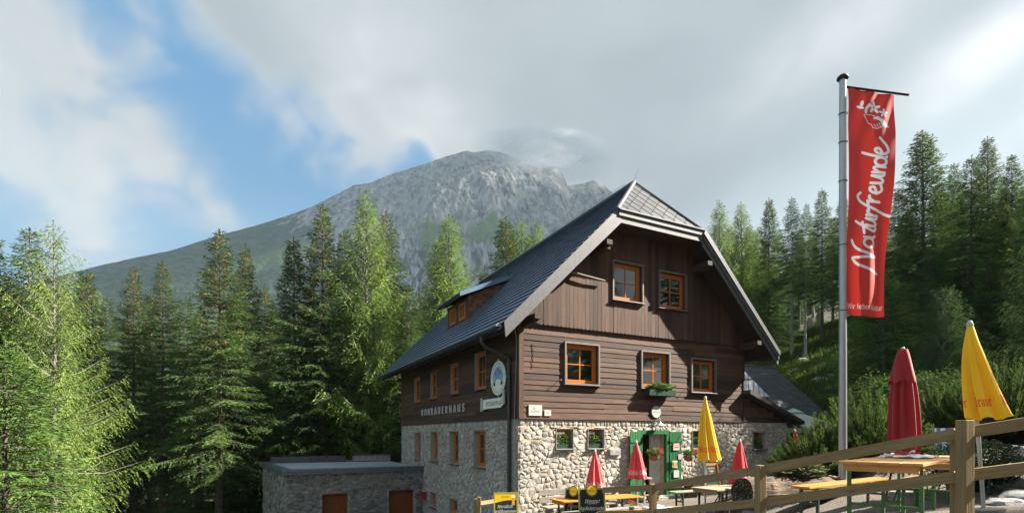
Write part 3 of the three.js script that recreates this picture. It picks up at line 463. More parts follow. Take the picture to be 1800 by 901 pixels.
// ---------- roof ----------
function prism(top, th, up) {                       // planar polygon in 3D with thickness below it
  const n = top.length, nrm = V3(); for (let i = 0; i < n; i++) { const a = top[i], b = top[(i + 1) % n]; nrm.x += (a.y - b.y) * (a.z + b.z); nrm.y += (a.z - b.z) * (a.x + b.x); nrm.z += (a.x - b.x) * (a.y + b.y); } nrm.normalize(); if (nrm.dot(up ?? V3(0, 1, 0)) < 0) { top = [...top].reverse(); nrm.negate(); }
  const ex = top[1].clone().sub(top[0]).normalize(), ey = nrm.clone().cross(ex), o = top[0], flat = top.map(p => { const q = p.clone().sub(o); return new THREE.Vector2(q.dot(ex), q.dot(ey)); });
  const tri = THREE.ShapeUtils.triangulateShape(flat, []), pos = [], uv = [], bot = top.map(p => p.clone().addScaledVector(nrm, -th)), put = (p, f) => { pos.push(p.x, p.y, p.z); uv.push(f.x, f.y); };
  for (const t of tri) { for (const k of t) put(top[k], flat[k]); for (const k of [...t].reverse()) put(bot[k], flat[k]); }
  for (let i = 0; i < n; i++) { const j = (i + 1) % n, l = flat[i].distanceTo(flat[j]); put(bot[i], { x: 0, y: 0 }); put(bot[j], { x: l, y: 0 }); put(top[j], { x: l, y: th }); put(bot[i], { x: 0, y: 0 }); put(top[j], { x: l, y: th }); put(top[i], { x: 0, y: th }); }
  const g = new THREE.BufferGeometry(); g.setAttribute('position', new THREE.Float32BufferAttribute(pos, 3)); g.setAttribute('uv', new THREE.Float32BufferAttribute(uv, 2)); g.computeVertexNormals(); return g;
}
{
  const K = 0.99265, EU = -0.85, EY = 4.85, RU = 4.59, RY = EY + K * (RU - EU), BU = 2.84, BY = EY + K * (BU - EU), FV = -0.8, BACK = 13.2, PV = 0.5;
  const L = (u, v, lift = 0) => V3(u, EY + K * (u - EU) + lift, -v), flip = p => V3(9.18 - p.x, p.y, p.z);
  const left = [L(EU, FV), L(BU, FV), L(RU, PV), L(RU, BACK), L(EU, BACK)];
  const roof = part('roof', [prism(left, 0.2), prism(left.map(flip), 0.2)], M.backing, hut);
  const hipTop = [V3(BU, BY, -FV), V3(9.18 - BU, BY, -FV), V3(RU, RY, -PV)];
  part('hip_base', prism(hipTop, 0.15, V3(0, 1, 1)), M.backing, hut);
  // tiles on the left slope: rows of staggered metal shingles, each a tilted plate
  const ex = V3(0, 0, -1), ey = V3(1, K, 0).normalize(), n = V3(-K, 1, 0).normalize(), o = V3(EU, EY, -FV), to2 = p => { const q = p.clone().sub(o); return [q.dot(ex), q.dot(ey)]; }, hull = left.map(to2);
  const r = rngOf(50), tiles = [], ROW = 0.275, TW = 0.36, len = hull[2][1];
  const dormer = [[4.9 + 0.8, (0.5 - EU) * 1.409], [7.3 + 0.8, (0.5 - EU) * 1.409], [7.3 + 0.8, (2.4 - EU) * 1.409], [4.9 + 0.8, (2.4 - EU) * 1.409]];
  for (let k = 0, s = -0.04; s < len; s += ROW, k++) for (let t = -TW * (k % 2 ? 0.5 : 0); t < 14.1; t += TW) {
    const q = clipConvex([[t + 0.01, s], [t + TW - 0.01, s], [t + TW - 0.01, s + ROW + 0.05], [t + 0.01, s + ROW + 0.05]], hull.map(p => [p[0], p[1] - (p[1] < 0.01 ? 0.05 : 0)]));
    if (q.length < 3 || Math.abs(areaOf(q)) < 0.008) continue; const c = [q.reduce((a, p) => a + p[0], 0) / q.length, q.reduce((a, p) => a + p[1], 0) / q.length];
    if (c[0] > dormer[0][0] && c[0] < dormer[1][0] && c[1] > dormer[0][1] + 0.1 && c[1] < dormer[2][1]) continue;
    const j = 0.006 * r(); const top = q.map(p => o.clone().addScaledVector(ex, p[0]).addScaledVector(ey, p[1]).addScaledVector(n, 0.012 + j + 0.05 * clamp(1 - (p[1] - s) / (ROW + 0.05))));
    tiles.push({ geo: prism(top, 0.012, n), near: c[0] * 1.0 + Math.abs(c[1] - 3) * 0.35, mat: Math.floor(r() * 3) });
  }
  tiles.sort((a, b) => a.near - b.near);
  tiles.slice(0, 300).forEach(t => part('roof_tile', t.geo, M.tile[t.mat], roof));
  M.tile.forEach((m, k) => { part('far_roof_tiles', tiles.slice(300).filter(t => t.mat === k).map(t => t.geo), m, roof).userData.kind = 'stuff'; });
  // right slope is seen only from its edge: a plain metal skin
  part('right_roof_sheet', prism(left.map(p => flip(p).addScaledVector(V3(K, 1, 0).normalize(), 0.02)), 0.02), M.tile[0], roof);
  // half hip: diamond panels
  const hx = V3(1, 0, 0), hy = hipTop[2].clone().sub(V3(RU, BY, -FV)).normalize(), hn = hx.clone().cross(hy), ho = V3(BU, BY, -FV), hull2 = hipTop.map(p => { const q = p.clone().sub(ho); return [q.dot(hx), q.dot(hy)]; });
  const D = 0.235; const hip = part('hip_roof', prism(hipTop.map(p => p.clone().addScaledVector(hn, 0.008)), 0.01, hn), M.backing, hut);
  for (let a = -20; a < 40; a++) for (let b = -20; b < 40; b++) {
    const cx = (a + b) * D, cy = (a - b) * D * 1.12 , q = clipConvex([[cx - D + 0.016, cy], [cx, cy - D * 1.12 + 0.018], [cx + D - 0.016, cy], [cx, cy + D * 1.12 - 0.018]], hull2); if (q.length < 3 || Math.abs(areaOf(q)) < 0.004) continue;
    part('hip_panel', prism(q.map(p => ho.clone().addScaledVector(hx, p[0]).addScaledVector(hy, p[1]).addScaledVector(hn, 0.022 + 0.016 * clamp((cy + D - p[1]) / (2 * D)))), 0.012, hn), M.panel[Math.floor(r() * 3)], hip);
  }
  // hip and ridge caps
  const lift = p => p.clone().add(V3(0, 0.05, 0));
  part('hip_cap', [bar(lift(hipTop[0]).add(V3(0, 0.0, 0.02)), lift(hipTop[2]), 0.065, 0.065, 10)], M.verge, hut);
  part('hip_cap', [bar(lift(hipTop[1]).add(V3(0, 0.0, 0.02)), lift(hipTop[2]), 0.05, 0.05, 10)], M.capMetal, hut);
  part('ridge_cap', [bar(lift(hipTop[2]), V3(RU, RY + 0.05, -BACK), 0.075, 0.075, 10)], M.capMetal, hut);
  for (let k = 0; k < 7; k++) part('ridge_clip', bar(V3(RU, RY + 0.1, -1.2 - k * 1.8), V3(RU, RY + 0.2, -1.2 - k * 1.8), 0.012, 0.012, 6), M.steel, hut);
  part('lightning_conductor', [bar(V3(RU - 0.03, RY + 0.18, -0.9), V3(RU - 0.03, RY + 0.18, -13), 0.008, 0.008, 5), bar(V3(RU, RY + 0.05, -PV - 0.05), V3(RU + 0.1, RY + 0.5, -PV + 0.1), 0.009, 0.004, 5)], M.steel, hut);
  // verge boards: broad cladding on the left slope, stepped mouldings on the hip and the right slope
  const vb = (pts, th, z0) => { const s = new THREE.Shape(pts.map(p => new THREE.Vector2(p[0], p[1]))); const e = new THREE.ExtrudeGeometry(s, { depth: th, bevelEnabled: true, bevelSize: 0.004, bevelThickness: 0.004, bevelSegments: 1 }); e.translate(0, 0, z0); return metreUV(e); };
  const yL = u => EY + K * (u - EU);
  part('verge_board', vb([[EU - 0.02, yL(EU) + 0.05], [1.35, yL(1.35) + 0.05], [1.35, yL(1.35) - 0.40], [EU + 0.02, yL(EU) - 0.36]], 0.035, 0.8), M.verge, hut);
  part('verge_board', vb([[1.356, yL(1.356) + 0.05], [BU, BY + 0.05], [BU + 0.16, BY - 0.30], [1.356, yL(1.356) - 0.40]], 0.032, 0.8), M.verge, hut);
  const mir = pts => pts.map(([a, b]) => [9.18 - a, b]);
  const bandR = (t0, t1, z0, th) => vb(mir([[EU - 0.02, yL(EU) + t0], [BU, BY + t0], [BU + (t0 - t1) * 0.4, BY + t1], [EU + 0.02, yL(EU) + t1]]), th, z0);
  part('verge_board', bandR(-0.22, -0.42, 0.8, 0.03), M.verge, hut); part('verge_board', bandR(-0.05, -0.235, 0.8, 0.07), M.capMetal, hut); part('verge_board', bandR(0.06, -0.09, 0.8, 0.105), M.verge, hut);
  const mid = 4.75; for (const [a, b] of [[BU + 0.03, mid - 0.003], [mid + 0.003, 9.18 - BU - 0.03]]) {
    part('hip_fascia', box(b - a, 0.19, 0.03, (a + b) / 2, BY - 0.235, 0.815), M.verge, hut); part('hip_fascia', box(b - a, 0.16, 0.05, (a + b) / 2, BY - 0.06, 0.845), M.verge, hut); part('hip_fascia', box(b - a, 0.04, 0.09, (a + b) / 2, BY + 0.04, 0.865), M.capMetal, hut);
  }
  // soffit under the front overhang, and beam ends carrying it
  const sof = (u0, y0, u1, y1) => prism([V3(u0, y0, 0.8), V3(u1, y1, 0.8), V3(u1, y1, 0.03), V3(u0, y0, 0.03)], 0.02);
  part('soffit', [sof(EU, EY - 0.205, BU, BY - 0.205), sof(9.18 - EU, EY - 0.205, 9.18 - BU, BY - 0.205), sof(BU - 0.05, BY - 0.3, 9.18 - BU + 0.05, BY - 0.3)], M.beam, hut);
  for (const [u, y] of [[0.15, 5.15], [2.55, 7.55], [6.63, 7.55], [9.03, 5.15]]) part('purlin', [box(0.2, 0.24, 0.66, u, y - 0.05, 0.40, u), box(0.2, 0.14, 0.12, u, y - 0.0, 0.77, u)], M.beam, hut);
  part('eave_soffit', prism([V3(EU, EY - 0.2, 0.75), V3(0.0, EY + K * 0.85 - 0.25, 0.75), V3(0.0, EY + K * 0.85 - 0.25, -13), V3(EU, EY - 0.2, -13)], 0.02), M.beam, hut);
  // gutter, bracket straps and downpipe on the left eave
  const gs = new THREE.Shape(); gs.absarc(0, 0, 0.09, Math.PI, 2 * Math.PI, false); gs.absarc(0, 0, 0.078, 2 * Math.PI, Math.PI, true);
  const gut = new THREE.ExtrudeGeometry(gs, { depth: 13.9, bevelEnabled: false, curveSegments: 10 }); gut.translate(EU - 0.11, EY - 0.07, -13.2);
  const gm = part('gutter', gut, M.gutter, hut);
  part('end_cap', new THREE.CylinderGeometry(0.09, 0.09, 0.006, 16, 1, false, Math.PI / 2, Math.PI).rotateX(Math.PI / 2).translate(EU - 0.11, EY - 0.07, 0.705), M.steel, gm);
  for (let v = -0.4; v < 13; v += 0.75) part('gutter_strap', new THREE.TorusGeometry(0.094, 0.008, 5, 10, Math.PI).rotateZ(Math.PI).translate(EU - 0.11, EY - 0.07, -v), M.gutter, gm);
  const gr = new THREE.ExtrudeGeometry(gs, { depth: 13.9, bevelEnabled: false, curveSegments: 8 }); gr.translate(9.18 - EU + 0.11, EY - 0.07, -13.2); part('gutter', gr, M.gutter, hut);
  part('downpipe', [tube([V3(EU - 0.11, EY - 0.14, -0.42), V3(EU - 0.11, EY - 0.3, -0.42), V3(EU + 0.05, EY - 0.45, -0.42), V3(-0.2, EY - 0.62, -0.42), V3(-0.1, EY - 0.72, -0.42), V3(-0.1, EY - 1, -0.42)], 0.052, 40, 10), bar(V3(-0.1, EY - 0.98, -0.42), V3(-0.1, -1.2, -0.42), 0.052, 0.052, 10)], M.gutter, hut);
  for (const y of [3.4, 1.6, 0.2]) part('pipe_clip', new THREE.TorusGeometry(0.058, 0.01, 5, 12).rotateX(Math.PI / 2).translate(-0.1, y, -0.42), M.gutter, hut);
  part('lightning_wire', tube([V3(-0.35, 5.05, 0.3), V3(-0.06, 4.6, -0.02), V3(-0.055, 2.5, -0.15), V3(-0.07, 0.5, -0.12), V3(-0.07, -1.2, -0.12)], 0.009, 30, 5), M.steel, hut);
  part('downpipe', bar(V3(9.235, EY - 0.1, 0.02), V3(9.235, STONE_TOP, 0.02), 0.035, 0.035, 8), M.gutter, hut);
  // dormer
  const dm = new THREE.Group(); dm.name = 'dormer'; hut.add(dm);
  const cheek = v => prism([V3(0.55, 6.15, -v), V3(2.45, 8.03, -v), V3(0.55, 7.16, -v)], 0.08, V3(0, 0, 1));
  part('cheek', cheek(5.0), M.backing, dm); part('cheek', cheek(7.2), M.backing, dm);
  part('dormer_front', plate([[-7.2, 6.15], [-5.0, 6.15], [-5.0, 7.12], [-7.2, 7.12]], [[-6.9, 6.36, -6.3, 6.98], [-5.9, 6.36, -5.3, 6.98]], 0.08, 0).rotateY(-Math.PI / 2).translate(0.53, 0, 0), M.dark[1], dm);
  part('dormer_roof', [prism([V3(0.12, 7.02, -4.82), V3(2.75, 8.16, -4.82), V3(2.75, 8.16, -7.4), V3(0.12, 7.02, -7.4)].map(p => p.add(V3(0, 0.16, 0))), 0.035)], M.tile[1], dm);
  part('dormer_soffit', prism([V3(0.14, 7.02, -4.86), V3(2.6, 8.08, -4.86), V3(2.6, 8.08, -7.36), V3(0.14, 7.02, -7.36)].map(p => p.add(V3(0, 0.12, 0))), 0.10), M.beam, dm);
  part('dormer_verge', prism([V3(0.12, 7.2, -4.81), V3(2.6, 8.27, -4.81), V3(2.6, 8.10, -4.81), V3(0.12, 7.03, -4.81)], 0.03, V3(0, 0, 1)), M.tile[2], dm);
  const dr = rngOf(61); const shM = [[0.44, 0.30, 0.21], [0.50, 0.36, 0.26], [0.38, 0.26, 0.19]].map((c, i) => std({ map: again(woodTex(S(c, 0.7), S(c, 1.15), { seed: 70 + i, knots: 0, w: 256, h: 128 }), 1, 2), roughness: 0.9 }));
  for (let k = 0, y = 6.1; y < 8; y += 0.15, k++) for (let u = 0.5 - (k % 2) * 0.08; u < 2.5; u += 0.17) {
    const q = clipConvex([[u + 0.004, y], [u + 0.166, y], [u + 0.166, y + 0.17], [u + 0.004, y + 0.17]], [[0.53, 6.15], [2.42, 8.0], [0.53, 7.13]]); if (q.length < 3 || Math.abs(areaOf(q)) < 0.002) continue;
    part('shingle', prism(q.map(p => V3(p[0], p[1], -4.995 + 0.012 + 0.018 * (1 - (p[1] - y) / 0.17))), 0.01, V3(0, 0, 1)), shM[Math.floor(dr() * 3)], dm);
  }
  for (const [a, b] of [[-6.9, -6.3], [-5.9, -5.3]]) { const f = new THREE.Group(); f.name = 'dormer_window'; f.position.set(0.53, 6.36, (a + b) / 2); f.rotation.y = -Math.PI / 2; dm.add(f); part('frame', [box(0.6, 0.06, 0.06, 0, 0.03, 0.0), box(0.6, 0.06, 0.06, 0, 0.59, 0), box(0.06, 0.5, 0.06, -0.27, 0.31, 0), box(0.06, 0.5, 0.06, 0.27, 0.31, 0), box(0.05, 0.5, 0.05, 0, 0.31, 0)], M.orange, f); part('pane', new THREE.PlaneGeometry(0.5, 0.52).translate(0, 0.31, -0.01), M.glass, f); }
  // lean-to on the right: dark board gable end under a low roof
  const lean = part('lean_to_wall', plate([[9.2, STONE_TOP], [11.6, STONE_TOP], [11.6, 2.56], [9.2, 3.42]], [], 0.2, 0.0), M.backing, hut);
  layBoards(lean, 9.24, 11.58, STONE_TOP + 0.02, 3.4, [], 36, 0.163, y => 11.6 - (y - 2.54) / (3.42 - 2.56) * 2.4);
  part('lean_to_roof', prism([V3(9.2, 3.56, 0.3), V3(12.25, 2.47, 0.3), V3(12.25, 2.47, -9), V3(9.2, 3.56, -9)], 0.14), M.capMetal, hut);
  part('lean_to_verge', prism([V3(9.2, 3.58, 0.33), V3(12.28, 2.48, 0.33), V3(12.28, 2.34, 0.33), V3(9.2, 3.42, 0.33)], 0.03, V3(0, 0, 1)), M.beam, hut);
  part('lean_to_rafter', [box(0.12, 0.1, 0.5, 11.95, 2.3, 0.1), box(0.75, 0.05, 0.06, 11.9, 2.24, 0.16)], M.beam, hut);
}
// small iron fittings on the boards
for (const [u, y, l, tilt] of [[1.3, 3.55, 0.16, 0], [2.95, 3.56, 0.16, 0], [6.35, 3.5, 0.16, 0]]) part('shutter_hook', [bar(V3(u, y, 0.02), V3(u, y, 0.02 + l), 0.008, 0.008, 5), bar(V3(u - 0.02, y + 0.03, 0.02 + l), V3(u + 0.02, y - 0.03, 0.02 + l), 0.007, 0.007, 5)], M.steel, hut);
part('cable', tube([V3(0.42, 4.55, 0.05), V3(0.45, 4.3, 0.05), V3(0.42, 4.0, 0.05), V3(0.43, 3.85, 0.05)], 0.007, 12, 4), M.iron, hut);
part('wooden_pole', tube([V3(1.6, 6.72, 0.2), V3(2.2, 6.66, 0.22), V3(2.85, 6.62, 0.2)], 0.03, 12, 6), M.greyWood, hut);
part('support_arm', bar(V3(9.15, 3.95, 0.04), V3(9.15, 3.9, 0.62), 0.018, 0.018, 6), M.iron, hut);

// ---------- trees ----------
class Foliage {                                    // many small two-triangle blades
  constructor() { this.p = []; this.c = []; this.i = []; }
  blade(x, y, z, dx, dy, dz, len, wid, sx, sy, sz, col) {
    const n = this.p.length / 3, h = wid / 2, m = 0.45 * len;
    this.p.push(x, y, z, x + dx * m + sx * h, y + dy * m + sy * h, z + dz * m + sz * h, x + dx * len, y + dy * len, z + dz * len, x + dx * m - sx * h, y + dy * m - sy * h, z + dz * m - sz * h);
    for (let k = 0; k < 4; k++) this.c.push(col[0], col[1], col[2]);
    this.i.push(n, n + 1, n + 2, n, n + 2, n + 3);
  }
  geo() { const g = new THREE.BufferGeometry(); g.setAttribute('position', new THREE.Float32BufferAttribute(this.p, 3)); g.setAttribute('color', new THREE.Float32BufferAttribute(this.c, 3)); g.setIndex(this.i); return g; }
}
const jit = (r, a) => (r() - 0.5) * 2 * a;
function trunkGeo(H, r0, r, bend = 0.25) {
  const N = 14, R = 9, pos = [], uv = [], idx = [], bx = jit(r, bend), bz = jit(r, bend);
  for (let j = 0; j <= N; j++) { const t = j / N, rad = r0 * (1 - t) ** 1.15 + 0.008 + r0 * 0.55 * Math.exp(-t * 30), cx = bx * Math.sin(t * 2.6) * 0.6, cz = bz * Math.sin(t * 2.1) * 0.6; for (let i = 0; i <= R; i++) { const a = i / R * 2 * Math.PI, q = rad * (1 + 0.08 * noise2(i * 1.3, j * 0.9)); pos.push(cx + Math.cos(a) * q, t * H - (j ? 0 : 0.5), cz + Math.sin(a) * q); uv.push(i / R * 0.8, t * H * 0.3); if (j < N && i < R) { const o = j * (R + 1) + i; idx.push(o, o + R + 1, o + 1, o + 1, o + R + 1, o + R + 2); } } }
  const g = new THREE.BufferGeometry(); g.setAttribute('position', new THREE.Float32BufferAttribute(pos, 3)); g.setAttribute('uv', new THREE.Float32BufferAttribute(uv, 2)); g.setIndex(idx); g.computeVertexNormals();
  return { g, axis: t => [bx * Math.sin(t * 2.6) * 0.6, bz * Math.sin(t * 2.1) * 0.6] };
}
function makeConifer({ seed, H = 16, R = 2.5, base = 0.12, larch = false, gap = 0.42, colors, twig = 1, droop = 1, cones = 0, fill = 1, ragged = 0.35, bladeLen = 0.17, bladeWid = 0.043, trunkR = 0.2, dead = 14, power = 1.0, pale = false }) {
  const r = rngOf(seed), F = new Foliage(), { g: trunk, axis } = trunkGeo(H, trunkR, r, larch ? 0.5 : 0.25), limbs = [];
  const side = [0, 0, 0];
  for (let y = H * base; y < H - 0.25; y += gap * (0.75 + 0.5 * r()) * mix(1.05, 0.40, (y / H - base) / (1 - base))) {
    const t = (y / H - base) / (1 - base), low = smooth(0, 0.12, t), Lm = R * Math.min(1, 0.55 + 0.6 * low) * (1 - t) ** power + 0.10, n = Math.round((larch ? 5 : 6.5) + 2.2 * r() - (t > 0.93 ? 2 : 0)), a0 = r() * 6.28, [ax, az] = axis(y / H);
    for (let k = 0; k < n; k++) {
      const az0 = a0 + (k / n) * 6.283 + jit(r, 0.35), L = Lm * (1 - ragged + 2 * ragged * r() * (r() < 0.12 ? 1.25 : 1)) * (r() < 0.06 ? 0.3 : 1), ca = Math.cos(az0), sa = Math.sin(az0);
      const up = larch ? mix(-0.05, 0.75, t) : mix(-0.18, 0.65, t * t + 0.1), sag = (larch ? 0.25 : 0.42) * droop * (1 - t * 0.8), lift = (larch ? 0.42 : 0.30) * (1 - 0.5 * t);
      const yOf = s => y + L * (up * s - sag * s * s * 1.1 + lift * s * s * s), tone = 0.72 + 0.5 * r(), cb = colors[Math.floor(r() * colors.length)];
      if (L > 0.5) limbs.push([ax, y, az, ax + ca * L * 0.5, yOf(0.5), az + sa * L * 0.5, ax + ca * L * 0.92, yOf(0.92), az + sa * L * 0.92, 0.012 + 0.012 * L]);
      const step = (larch ? 0.125 : 0.115) / fill;
      for (let q = Math.max(0.06, Math.min(0.3, 0.2 / L)) * L; q < L; q += step * (0.7 + 0.6 * r())) {
        const s = q / L, px = ax + ca * q, py = yOf(s), pz = az + sa * q, slope = up - 2.2 * sag * s + 3 * lift * s * s;
        for (let e = -1; e <= 1; e += 2) {
          const ang = 0.65 + jit(r, 0.35), tl = Math.min(0.8, (0.16 + 0.40 * L * (1 - s) ** 0.7 * (0.35 + s)) * twig * (0.6 + 0.8 * r()));
          let dx = ca * Math.cos(ang) - sa * e * Math.sin(ang), dz = sa * Math.cos(ang) + ca * e * Math.sin(ang), dy = slope * 0.5 + (larch ? -0.55 * droop * (0.4 + r()) : -0.22 * droop * (0.3 + r()));
          let l = Math.hypot(dx, dy, dz); dx /= l; dy /= l; dz /= l;
          const stepT = bladeLen * 0.44;
          for (let w = 0; w < tl; w += stepT * (0.7 + 0.6 * r())) {
            const dd = -(larch ? 0.55 : 0.25) * droop * w * w / Math.max(tl, 0.25), bx = px + dx * w + jit(r, 0.025), by = py + dy * w + dd + jit(r, 0.03), bz = pz + dz * w + jit(r, 0.025);
            let vx = dx + jit(r, 0.42), vy = dy + jit(r, 0.35) - (larch ? 0.3 : 0.14) * droop, vz = dz + jit(r, 0.42); l = Math.hypot(vx, vy, vz) || 1; vx /= l; vy /= l; vz /= l;
            let sx = jit(r, 1), sy = jit(r, 0.6), sz = jit(r, 1); const dt = sx * vx + sy * vy + sz * vz; sx -= dt * vx; sy -= dt * vy; sz -= dt * vz; l = Math.hypot(sx, sy, sz) || 1;
            const m = tone * (0.78 + 0.44 * r()); F.blade(bx, by, bz, vx, vy, vz, bladeLen * (0.75 + 0.5 * r()), bladeWid * (0.75 + 0.5 * r()), sx / l, sy / l, sz / l, [cb[0] * m, cb[1] * m, cb[2] * m]);
          }
        }
      }
      for (let w = 0; w < 3; w++) F.blade(ax + ca * L * 0.97, yOf(0.97), az + sa * L * 0.97, ca * 0.8 + jit(r, 0.3), lift + jit(r, 0.3), sa * 0.8 + jit(r, 0.3), bladeLen * 1.2, bladeWid, -sa, 0, ca, S(cb, tone));
      if (cones && t > 0.45 && r() < cones) for (let w = 0; w < 3; w++) { const s = 0.55 + 0.4 * r(), cx = ax + ca * L * s + jit(r, 0.15), cz = az + sa * L * s + jit(r, 0.15), cy = yOf(s) - 0.02, cc = [0.30, 0.185, 0.085], m = 0.7 + 0.5 * r(); F.blade(cx, cy, cz, jit(r, 0.2), -1, jit(r, 0.2), 0.16, 0.06, 1, 0, 0, S(cc, m)); F.blade(cx, cy, cz, jit(r, 0.2), -1, jit(r, 0.2), 0.16, 0.06, 0, 0, 1, S(cc, m)); }
    }
  }
  for (let k = 0; k < 40; k++) { const y = H - 1.2 * r() * r(), a = r() * 6.28, [ax, az] = axis(y / H); F.blade(ax, y, az, Math.cos(a) * 0.5, 0.75, Math.sin(a) * 0.5, bladeLen * 0.9, bladeWid * 0.8, -Math.sin(a), 0, Math.cos(a), S(colors[0], 0.8 + 0.4 * r())); }
  // limbs as thin three-sided sticks, joined to one part of the tree
  const lp = [], stick = (a, b, ra, rb) => { const d = b.clone().sub(a).normalize(), u = V3(-d.z, 0.1, d.x).normalize(), v = d.clone().cross(u); for (let k = 0; k < 3; k++) { const t0 = k * 2.094, t1 = t0 + 2.094, q = (p, rr, t) => p.clone().addScaledVector(u, Math.cos(t) * rr).addScaledVector(v, Math.sin(t) * rr), A = q(a, ra, t0), B = q(a, ra, t1), C = q(b, rb, t1), D = q(b, rb, t0); for (const p of [A, B, C, A, C, D]) lp.push(p.x, p.y, p.z); } };
  for (const b of limbs) { const A = V3(b[0], b[1], b[2]), B = V3(b[3], b[4], b[5]), C = V3(b[6], b[7], b[8]); stick(A, B, b[9], b[9] * 0.6); stick(B, C, b[9] * 0.6, 0.004); }
  for (let k = 0; k < dead; k++) { const y = H * (0.06 + (base + 0.15) * r()), a = r() * 6.28, l = 0.5 + 1.3 * r(), [ax, az] = axis(y / H); const m = V3(ax + Math.cos(a) * l * 0.6, y - 0.1 - 0.2 * r(), az + Math.sin(a) * l * 0.6); stick(V3(ax, y, az), m, 0.018, 0.012); stick(m, V3(ax + Math.cos(a + 0.3) * l, y - 0.15 - 0.4 * r(), az + Math.sin(a + 0.3) * l), 0.012, 0.004); stick(m, V3(ax + Math.cos(a - 0.4) * l * 0.95, y - 0.4 * r(), az + Math.sin(a - 0.4) * l * 0.95), 0.009, 0.003); }
  const lg = new THREE.BufferGeometry(); lg.setAttribute('position', new THREE.Float32BufferAttribute(lp, 3)); lg.setAttribute('uv', new THREE.BufferAttribute(new Float32Array(lp.length / 3 * 2).map((_, i) => (i % 7) / 7), 2)); lg.computeVertexNormals();
  return { H, trunk, crown: F.geo(), limbs: lg, bark: pale ? M.barkPale : M.bark };
}
const SPRUCE = [[0.055, 0.105, 0.022], [0.072, 0.13, 0.025], [0.045, 0.09, 0.024]], YOUNG = [[0.085, 0.165, 0.028], [0.07, 0.14, 0.026], [0.10, 0.185, 0.034]], LARCH = [[0.155, 0.24, 0.045], [0.125, 0.205, 0.04], [0.18, 0.265, 0.055]];
const KIND = {
  spruceA: makeConifer({ seed: 101, H: 17, R: 3.1, base: 0.10, colors: SPRUCE, cones: 0.5 }),
  spruceB: makeConifer({ seed: 102, H: 18, R: 2.8, base: 0.20, colors: SPRUCE, cones: 0.6, gap: 0.5, ragged: 0.42 }),
  spruceC: makeConifer({ seed: 103, H: 16, R: 3.3, base: 0.06, colors: SPRUCE, cones: 0.2, droop: 1.25 }),
  spruceD: makeConifer({ seed: 104, H: 20, R: 2.5, base: 0.42, colors: SPRUCE, gap: 0.55, ragged: 0.45, dead: 40, pale: true }),
  spruceE: makeConifer({ seed: 105, H: 19, R: 2.9, base: 0.30, colors: [[0.065, 0.115, 0.024], [0.052, 0.098, 0.024]], cones: 0.3, gap: 0.5, dead: 36 }),
  young: makeConifer({ seed: 106, H: 6, R: 1.7, base: 0.03, colors: YOUNG, gap: 0.26, bladeLen: 0.13, bladeWid: 0.03, trunkR: 0.08, dead: 0 }),
  larchA: makeConifer({ seed: 201, H: 17, R: 2.9, base: 0.12, larch: true, colors: LARCH, gap: 0.36, ragged: 0.45, bladeLen: 0.14, bladeWid: 0.042, droop: 1.1, power: 0.95, pale: true }),
  larchB: makeConifer({ seed: 202, H: 16, R: 2.3, base: 0.18, larch: true, colors: LARCH, gap: 0.38, ragged: 0.45, bladeLen: 0.14, bladeWid: 0.042, droop: 1.3, power: 0.9 }),
  larchC: makeConifer({ seed: 203, H: 15, R: 3.4, base: 0.20, larch: true, colors: [[0.18, 0.26, 0.055], [0.15, 0.225, 0.05], [0.20, 0.28, 0.065]], gap: 0.5, ragged: 0.6, bladeLen: 0.13, bladeWid: 0.032, droop: 1.0, power: 0.9, dead: 50, pale: true }),
  larchD: makeConifer({ seed: 204, H: 13, R: 3.0, base: 0.05, larch: true, colors: [[0.07, 0.125, 0.035], [0.06, 0.11, 0.032]], gap: 0.44, ragged: 0.4, bladeLen: 0.13, bladeWid: 0.036, droop: 1.0, power: 0.6 }),
};
const treeRng = rngOf(9);
function plant(kind, name, x, d, height, label, group, wide = 1, lean = 0) {
  const k = KIND[kind], t = thing(name, label, 'tree', at(x, d, ground(x, d) - 0.05), treeRng() * 6.28, group), s = height / k.H;
  t.scale.set(s * wide, s, s * wide); if (lean) t.rotation.z = lean;
  part('trunk', k.trunk, k.bark, t); part('limbs', k.limbs, k.bark, t); part('crown', k.crown, M.needle, t); return t;
}
// a tree read off the picture: image x of its stem, image y of its top, depth
function plantAt(kind, name, px, py, d, label, group, wide = 1, lean = 0) { const x = (px - 900) / 911 * d, top = EYE + (764 - py) / 911 * d; return plant(kind, name, x, d, top - ground(x, d), label, group, wide, lean); }
const sp = 'spruce_tree', la = 'larch_tree';
const backRow = { left: [], right: [] };
// left of the house
plantAt('larchC', la, 92, 385, 19, 'pale yellow-green larch with sparse top near the left edge', null, 0.78);
plantAt('young', sp, 12, 590, 15, 'low light green spruce at the left edge of the picture', null, 1.25);
plantAt('spruceC', sp, 52, 402, 23, 'dark cone-topped spruce just behind the pale larch at the far left', null);
plantAt('spruceC', sp, -6, 415, 23, 'dark spruce cut by the left edge of the picture', null);
plantAt('spruceA', sp, 152, 472, 29, 'dark spruce between the pale larch and the twin spruces', null);
plantAt('spruceB', sp, 236, 466, 29, 'left one of two close spruces with cones, right of the pale larch', null);
plantAt('spruceB', sp, 284, 458, 28, 'right one of two close spruces with cones, right of the pale larch', null);
plantAt('spruceB', sp, 385, 403, 27, 'tall spruce full of cones standing before the meadow on the mountain flank', null, 1.2);
plantAt('spruceA', sp, 432, 430, 29, 'slim spruce close beside the tall cone-laden one', null, 0.8);
plantAt('spruceA', sp, 515, 416, 30, 'cone-bearing spruce behind the flat-roofed stone annex', null, 1.0);
plantAt('spruceB', sp, 568, 358, 30, 'tallest dark spruce just left of the bright larch', null, 1.1);
plantAt('spruceC', sp, 604, 405, 33, 'dark narrow spruce tucked between the tallest spruce and the bright larch', null, 0.8);
